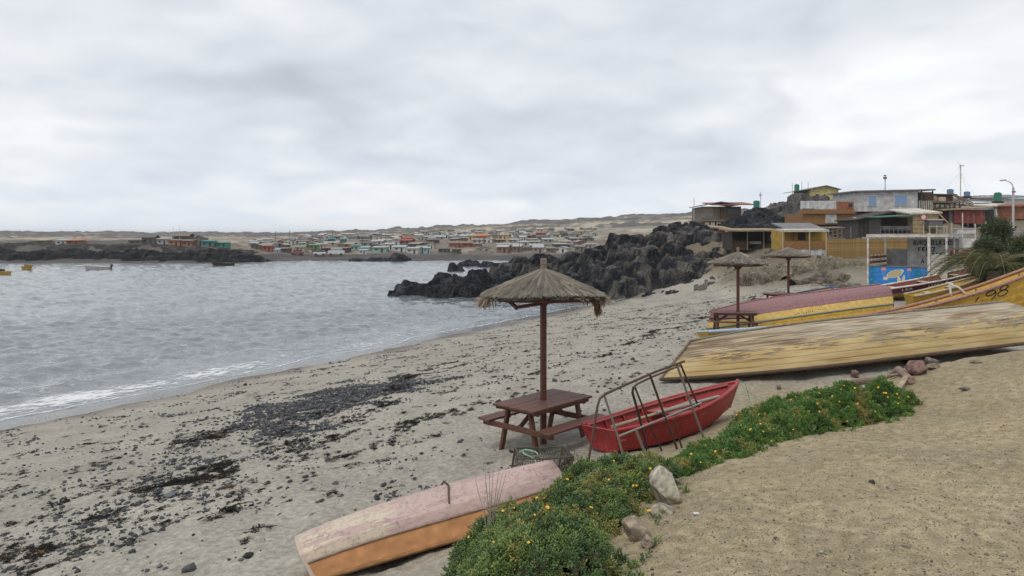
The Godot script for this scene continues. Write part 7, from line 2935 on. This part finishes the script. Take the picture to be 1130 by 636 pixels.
func make_far_town() -> void:
	for k in 3:
		protos.append(hut_proto(k))
	var r := RandomNumberGenerator.new()
	r.seed = 1501
	var walls := []
	for c in [Color(0.26, 0.22, 0.18), Color(0.40, 0.36, 0.29), Color(0.16, 0.13, 0.11), Color(0.40, 0.385, 0.355), Color(0.31, 0.33, 0.33), Color(0.10, 0.085, 0.075), Color(0.35, 0.28, 0.19), Color(0.46, 0.45, 0.43), Color(0.20, 0.12, 0.09), Color(0.28, 0.33, 0.34)]:
		walls.append(mat(c, 0.85))
	var roofs := []
	for c in [Color(0.25, 0.24, 0.225), Color(0.17, 0.155, 0.14), Color(0.34, 0.33, 0.31), Color(0.10, 0.09, 0.085), Color(0.27, 0.22, 0.165), Color(0.31, 0.325, 0.34)]:
		roofs.append(mat(c, 0.7))
	var teal := mat(Color(0.045, 0.18, 0.165), 0.7)
	var mint := mat(Color(0.22, 0.36, 0.30), 0.7)
	var green := mat(Color(0.11, 0.21, 0.09), 0.7)
	var orange := mat(Color(0.40, 0.155, 0.07), 0.8)
	var red := mat(Color(0.25, 0.075, 0.06), 0.8)
	var rust := mat(Color(0.22, 0.10, 0.065), 0.85)
	var yellow := mat(Color(0.48, 0.36, 0.14), 0.8)
	var bluew := mat(Color(0.27, 0.34, 0.40), 0.7)
	var rwords := ["grey", "brown", "whitish", "black", "tan", "blue grey"]
	var words := ["brown", "tan", "dark brown", "pale grey", "grey", "blackish", "ochre", "whitish", "rusty brown", "blue grey"]
	# on the low headland
	var G1 := "huts on the low headland"
	far_hut(70, 206, 3.1, 2.0, 0, walls[7], bluew, "white hut with a pale blue roof on the low headland", G1)
	far_hut(84, 205, 3.9, 2.0, 0, rust, orange, "orange timber house with an orange roof on the low headland", G1)
	far_hut(48, 208, 3.4, 1.9, 0, walls[2], walls[6], "dark hut left of the orange house on the headland", G1)
	far_hut(152, 205, 3.9, 1.7, 0, walls[2], roofs[3], "dark flat hut at the middle of the headland", G1)
	far_hut(166, 206, 3.6, 2.7, 2, walls[5], roofs[3], "tall blackish hut left of the brick ruin on the headland", G1)
	far_hut(181, 204, 3.1, 2.2, 0, walls[4], roofs[0], "grey shed against the brick ruin on the headland", G1)
	far_hut(194, 203, 3.4, 1.9, 0, orange, walls[2], "low orange brick house on the headland crest", G1)
	far_hut(208, 203, 3.1, 1.9, 0, rust, walls[2], "rust coloured wall of a roofless house on the headland", G1)
	far_hut(221, 207, 3.3, 2.8, 1, walls[2], roofs[3], "dark gabled house left of the teal sheds on the headland", G1)
	far_hut(202, 212, 4.7, 3.0, 2, walls[5], walls[2], "widest dark roofed house behind the orange brick house", G1)
	far_hut(231, 205, 3.6, 2.0, 0, teal, teal, "larger teal shed at the end of the headland", G1)
	far_hut(246, 206, 3.3, 1.7, 0, teal, teal, "smaller teal shed at the end of the headland", G1)
	for k in 3:
		var q: float = [187.0, 191.0, 198.0][k]
		var p := far_at(q, 208.0)
		var o := thing("antenna_pole", ["thin mast left of the dark roofed house on the headland", "thin mast over the dark roofed house on the headland", "short mast right of the dark roofed house on the headland"][k], "pole", p)
		var mb := MB.new()
		mb.tube([Vector3(0, -0.2, 0), Vector3(0, 4.2 + k * 0.6, 0)], 0.06, 0.05, 5)
		part(o, "mast", mb.mesh(), M.metal_pole)
	# noticeable houses of the town
	var G2 := "coloured houses of the far town"
	var special := [
		[347, 230, 5.0, 2.4, 0, green, green, "light green hut behind the far dark beach"], [333, 228, 4.0, 2.0, 0, mint, green, "mint green shed left of the light green hut"],
		[357, 226, 3.6, 3.2, 0, walls[9], roofs[0], "narrow blue grey hut beside the light green hut"],
		[366, 268, 4.2, 3.0, 0, teal, teal, "small teal house on the skyline of the far town"], [379, 266, 3.8, 2.8, 0, teal, teal, "second small teal house on the skyline of the far town"],
		[366, 252, 9.0, 2.0, 2, walls[7], roofs[2], "long white roofed building below the small teal houses"],
		[392, 222, 5.0, 2.6, 0, mint, teal, "bright turquoise house at the middle of the far town"], [403, 216, 4.4, 2.2, 0, walls[9], mint, "low mint roofed hut beside the bright turquoise house"],
		[401, 203, 3.6, 2.2, 0, walls[7], bluew, "white boat shed with a blue roof at the far shore"],
		[296, 205, 4.6, 2.6, 0, red, rust, "red brown hut nearest the end of the headland"], [314, 203, 5.0, 2.2, 0, walls[5], walls[2], "black shed at the water right of the red brown hut"],
		[306, 200, 2.6, 1.8, 0, bluew, bluew, "small pale blue hut at the water beside the black shed"],
		[371, 214, 12.0, 2.2, 0, walls[5], rust, "long dark brown row of sheds above the far beach"],
		[450, 262, 6.0, 3.4, 2, red, red, "house with a broad red roof high in the far town"], [449, 255, 7.6, 2.6, 2, rust, red, "lower red roofed house under the broad red roof"],
		[532, 262, 6.0, 4.2, 0, orange, orange, "tall bright orange house in the far town"], [521, 264, 5.0, 4.0, 0, yellow, roofs[4], "yellow house left of the tall orange house"],
		[516, 232, 6.0, 2.4, 0, red, rust, "red brown row house below the tall orange house"], [502, 230, 5.0, 2.6, 0, rust, red, "rust red hut left of the red brown row house"], [527, 230, 4.0, 2.2, 0, red, roofs[1], "dark red annex under the tall orange house"],
		[562, 224, 12.0, 2.6, 0, walls[1], roofs[0], "longest low grey roofed hall at the far shore"], [556, 270, 6.0, 4.0, 0, yellow, roofs[4], "tan two storey house behind the long hall"],
		[597, 278, 6.0, 4.4, 0, red, rust, "dark red house highest right of the long hall"], [606, 258, 1.6, 1.8, 1, red, red, "tiny bright red booth right of the long hall"],
		[420, 212, 6.5, 2.6, 0, mint, roofs[2], "pale mint hut left of the dark rock mound"], [430, 226, 5.0, 2.8, 0, walls[7], roofs[2], "white hut with pale roof behind the rock mound"], [442, 214, 6.0, 2.6, 2, walls[7], bluew, "pale hut with a blue roof behind the rock mound"],
		[456, 206, 5.4, 2.6, 0, walls[7], roofs[2], "white walled hut right of the rock mound"], [465, 210, 4.6, 2.8, 0, mint, roofs[0], "mint hut right of the white walled hut"],
		[490, 207, 4.6, 2.4, 0, walls[5], roofs[3], "black open shed on the far dark beach"], [504, 207, 4.0, 2.2, 0, walls[5], roofs[3], "second black shed on the far dark beach"], [471, 208, 3.4, 2.6, 0, bluew, bluew, "small blue grey hut left of the black open shed"]]
	for s in special:
		far_hut(s[0], s[1], s[2] * 0.62, s[3] * 0.74, s[4], s[5], s[6], s[7], G2, r.randf_range(-0.3, 0.3))
	# the crowd of plain ones
	var used := {}
	var d := 212.0
	while d < 400.0:
		var px := (272.0 if d < 300.0 else 300.0) + r.randf() * 8.0
		while px < 655.0:
			var w := r.randf_range(2.2, 4.6)
			var wpx := w / d * F
			var ok := true
			for s in special:
				if absf(s[0] - px) < (s[2] * 0.68 / s[1] * F + wpx) * 0.5 + 0.5 and absf(s[1] - d) < 7.0:
					ok = false
			var skip := 0.30 + 0.35 * smoothstep(300.0, 400.0, d) + (0.45 if px < 330.0 and d > 260.0 else 0.0)
			if ok and r.randf() > skip:
				var k := r.randi() % 10
				var f := r.randi() % 6
				var kd := r.randi() % 3
				var lb := town_label(words[k], rwords[f], kd, d, px)
				while used.has(lb):
					k = r.randi() % 10
					f = r.randi() % 6
					lb = town_label(words[k], rwords[f], kd, d, px)
				used[lb] = true
				far_hut(px + wpx * 0.5, d + r.randf_range(-3.0, 3.0), w, r.randf_range(1.5, 2.3), kd, walls[k], roofs[f], lb, "plain huts of the far town", r.randf_range(-0.5, 0.5))
			px += wpx * r.randf_range(1.05, 1.6)
		d *= 1.06
	# yard fences and service poles between the huts
	for k in 40:
		var px := r.randf_range(285.0, 640.0)
		var dd := r.randf_range(207.0, 330.0)
		var ln := r.randf_range(4.0, 9.0)
		var kk := r.randi() % 4
		var fl := town_label(["brown", "grey", "tan", "blackish"][kk], "", -1, dd, px)
		if used.has(fl):
			continue
		used[fl] = true
		var o := thing("yard_fence", fl, "fence", far_at(px, dd), r.randf_range(-0.25, 0.25), "yard fences of the far town")
		for j in 4:
			var mb := MB.new()
			var hh := r.randf_range(0.8, 1.3)
			mb.box(Transform3D(Basis(), Vector3((j - 1.5) * ln * 0.25, hh * 0.5, 0)), Vector3(ln * 0.245, hh, 0.08))
			part(o, "panel", mb.mesh(), walls[[0, 4, 1, 5][kk]])
	for k in 16:
		var px := 300.0 + k * 21.0 + r.randf_range(-6.0, 6.0)
		var dd := r.randf_range(210.0, 300.0)
		var fl := town_label("thin wooden", "", -2, dd, px)
		if used.has(fl):
			continue
		used[fl] = true
		var o := thing("service_pole", fl, "pole", far_at(px, dd), r.randf_range(-0.6, 0.6), "service poles of the far town")
		var mb := MB.new()
		mb.tube([Vector3(0, -0.3, 0), Vector3(0.05, 4.6, 0)], 0.09, 0.06, 5)
		part(o, "mast", mb.mesh(), M.dark_wood)
		mb = MB.new()
		mb.box(Transform3D(Basis(), Vector3(0.05, 4.3, 0)), Vector3(1.0, 0.08, 0.08))
		part(o, "crossarm", mb.mesh(), M.dark_wood)
	# vehicles on the far beach
	for k in 3:
		var q: Array = [[371, 197, "white van with blue trim parked on the far dark beach"], [353, 196, "small white car parked on the far dark beach"], [328, 196, "small red and white car beside the black shed at the far shore"]][k]
		var o := thing("parked_vehicle", q[2], "vehicle", far_at(q[0], q[1]) + Vector3(0, 0.25, 0), 0.1, "vehicles on the far beach")
		var big := 1.0 if k == 0 else 0.72
		var mb := MB.new()
		mb.box(Transform3D(Basis(), Vector3(0, 0.8 * big, 0)), Vector3(4.4 * big, 1.0 * big, 1.8), 0.1)
		part(o, "body", mb.mesh(), M.white if k < 2 else red)
		mb = MB.new()
		mb.box(Transform3D(Basis(), Vector3(0.1, 1.65 * big, 0)), Vector3(3.0 * big, 0.75 * big, 1.6), 0.1)
		part(o, "cabin", mb.mesh(), bluew if k == 0 else M.glass)
		for e in [[-1.4, 0.85], [1.4, 0.85], [-1.4, -0.85], [1.4, -0.85]]:
			mb = MB.new()
			mb.tube([Vector3(e[0] * big, 0.3, e[1] - 0.1), Vector3(e[0] * big, 0.3, e[1] + 0.1)], 0.33, 0.33, 10)
			part(o, "wheel", mb.mesh(), M.black)
	# boats at anchor
	var sp := {L = 5.0, B = 1.5, D = 0.75, tr = 0.8, bowp = 2.3, rocker = 0.25, srock = 0.0, sheer = 0.35, ssheer = 0.0, flare = 0.66, dead = 0.1, chine = 0.34, round = 0.3, rake = 0.5, trake = 0.1}
	var bo := [[108, 297.6, 0.06, M.house_grey, M.zinc_dark, "open grey skiff with an outboard motor anchored nearest the headland", 4.4], [30, 297.8, 2.6, M.yellow_deep, M.dark_wood, "yellow boat loaded with dark gear anchored in the bay", 2.0], [-2, 303.5, 0.2, M.yellow, M.dark_wood, "yellow boat cut off by the edge of the picture", 3.0], [246, 293.6, 0.05, M.dark_wood, M.zinc_dark, "low dark boat with a figure-like outline anchored off the teal sheds", 4.0]]
	bo[3][5] = "low dark boat with a motor anchored off the teal sheds"
	for k in bo.size():
		var q: Array = bo[k]
		var dd: float = EYE / (q[1] - HZ) * F
		sp.L = q[6]
		var o := thing("anchored_boat", q[5], "boat", Vector3(X(q[0], dd), -0.22, -dd), PI + q[2], "boats at anchor in the bay")
		for side in [-1.0, 1.0]:
			for j in 3:
				var pm := part(o, "plank", strake(sp, j / 3.0, (j + 1) / 3.0 - 0.004, side, 0.006, 18), q[3])
				pm.position.x = -sp.L * 0.5
			part(o, "gunwale", hull_rail(sp, 1.0, side, 0.05, 0.01), M.white if k == 0 else q[3]).position.x = -sp.L * 0.5
		part(o, "transom", transom(sp), q[3]).position.x = -sp.L * 0.5
		if k == 0 or k == 3:
			var mb := MB.new()
			mb.box(Transform3D(Basis(Vector3.BACK, 0.3), Vector3(-sp.L * 0.5 - 0.25, 0.95, 0)), Vector3(0.35, 0.5, 0.3), 0.08)
			mb.tube([Vector3(-sp.L * 0.5 - 0.25, 0.8, 0), Vector3(-sp.L * 0.5 - 0.3, 0.0, 0)], 0.07, 0.06, 6)
			part(o, "outboard_motor", mb.mesh(), M.black)
			mb = MB.new()
			mb.box(Transform3D(Basis(), Vector3(0.2, 0.72, 0)), Vector3(0.25, 0.06, 1.2), 0.01)
			part(o, "thwart", mb.mesh(), q[4])
		else:
			for j in 4:
				part(o, "gear_bundle", pebble_mesh(1601 + j, 0.8), q[4], Transform3D(Basis().scaled(Vector3(0.28, 0.35, 0.3)), Vector3(-0.7 + j * 0.42, 0.85 + 0.05 * (j % 2), 0)))
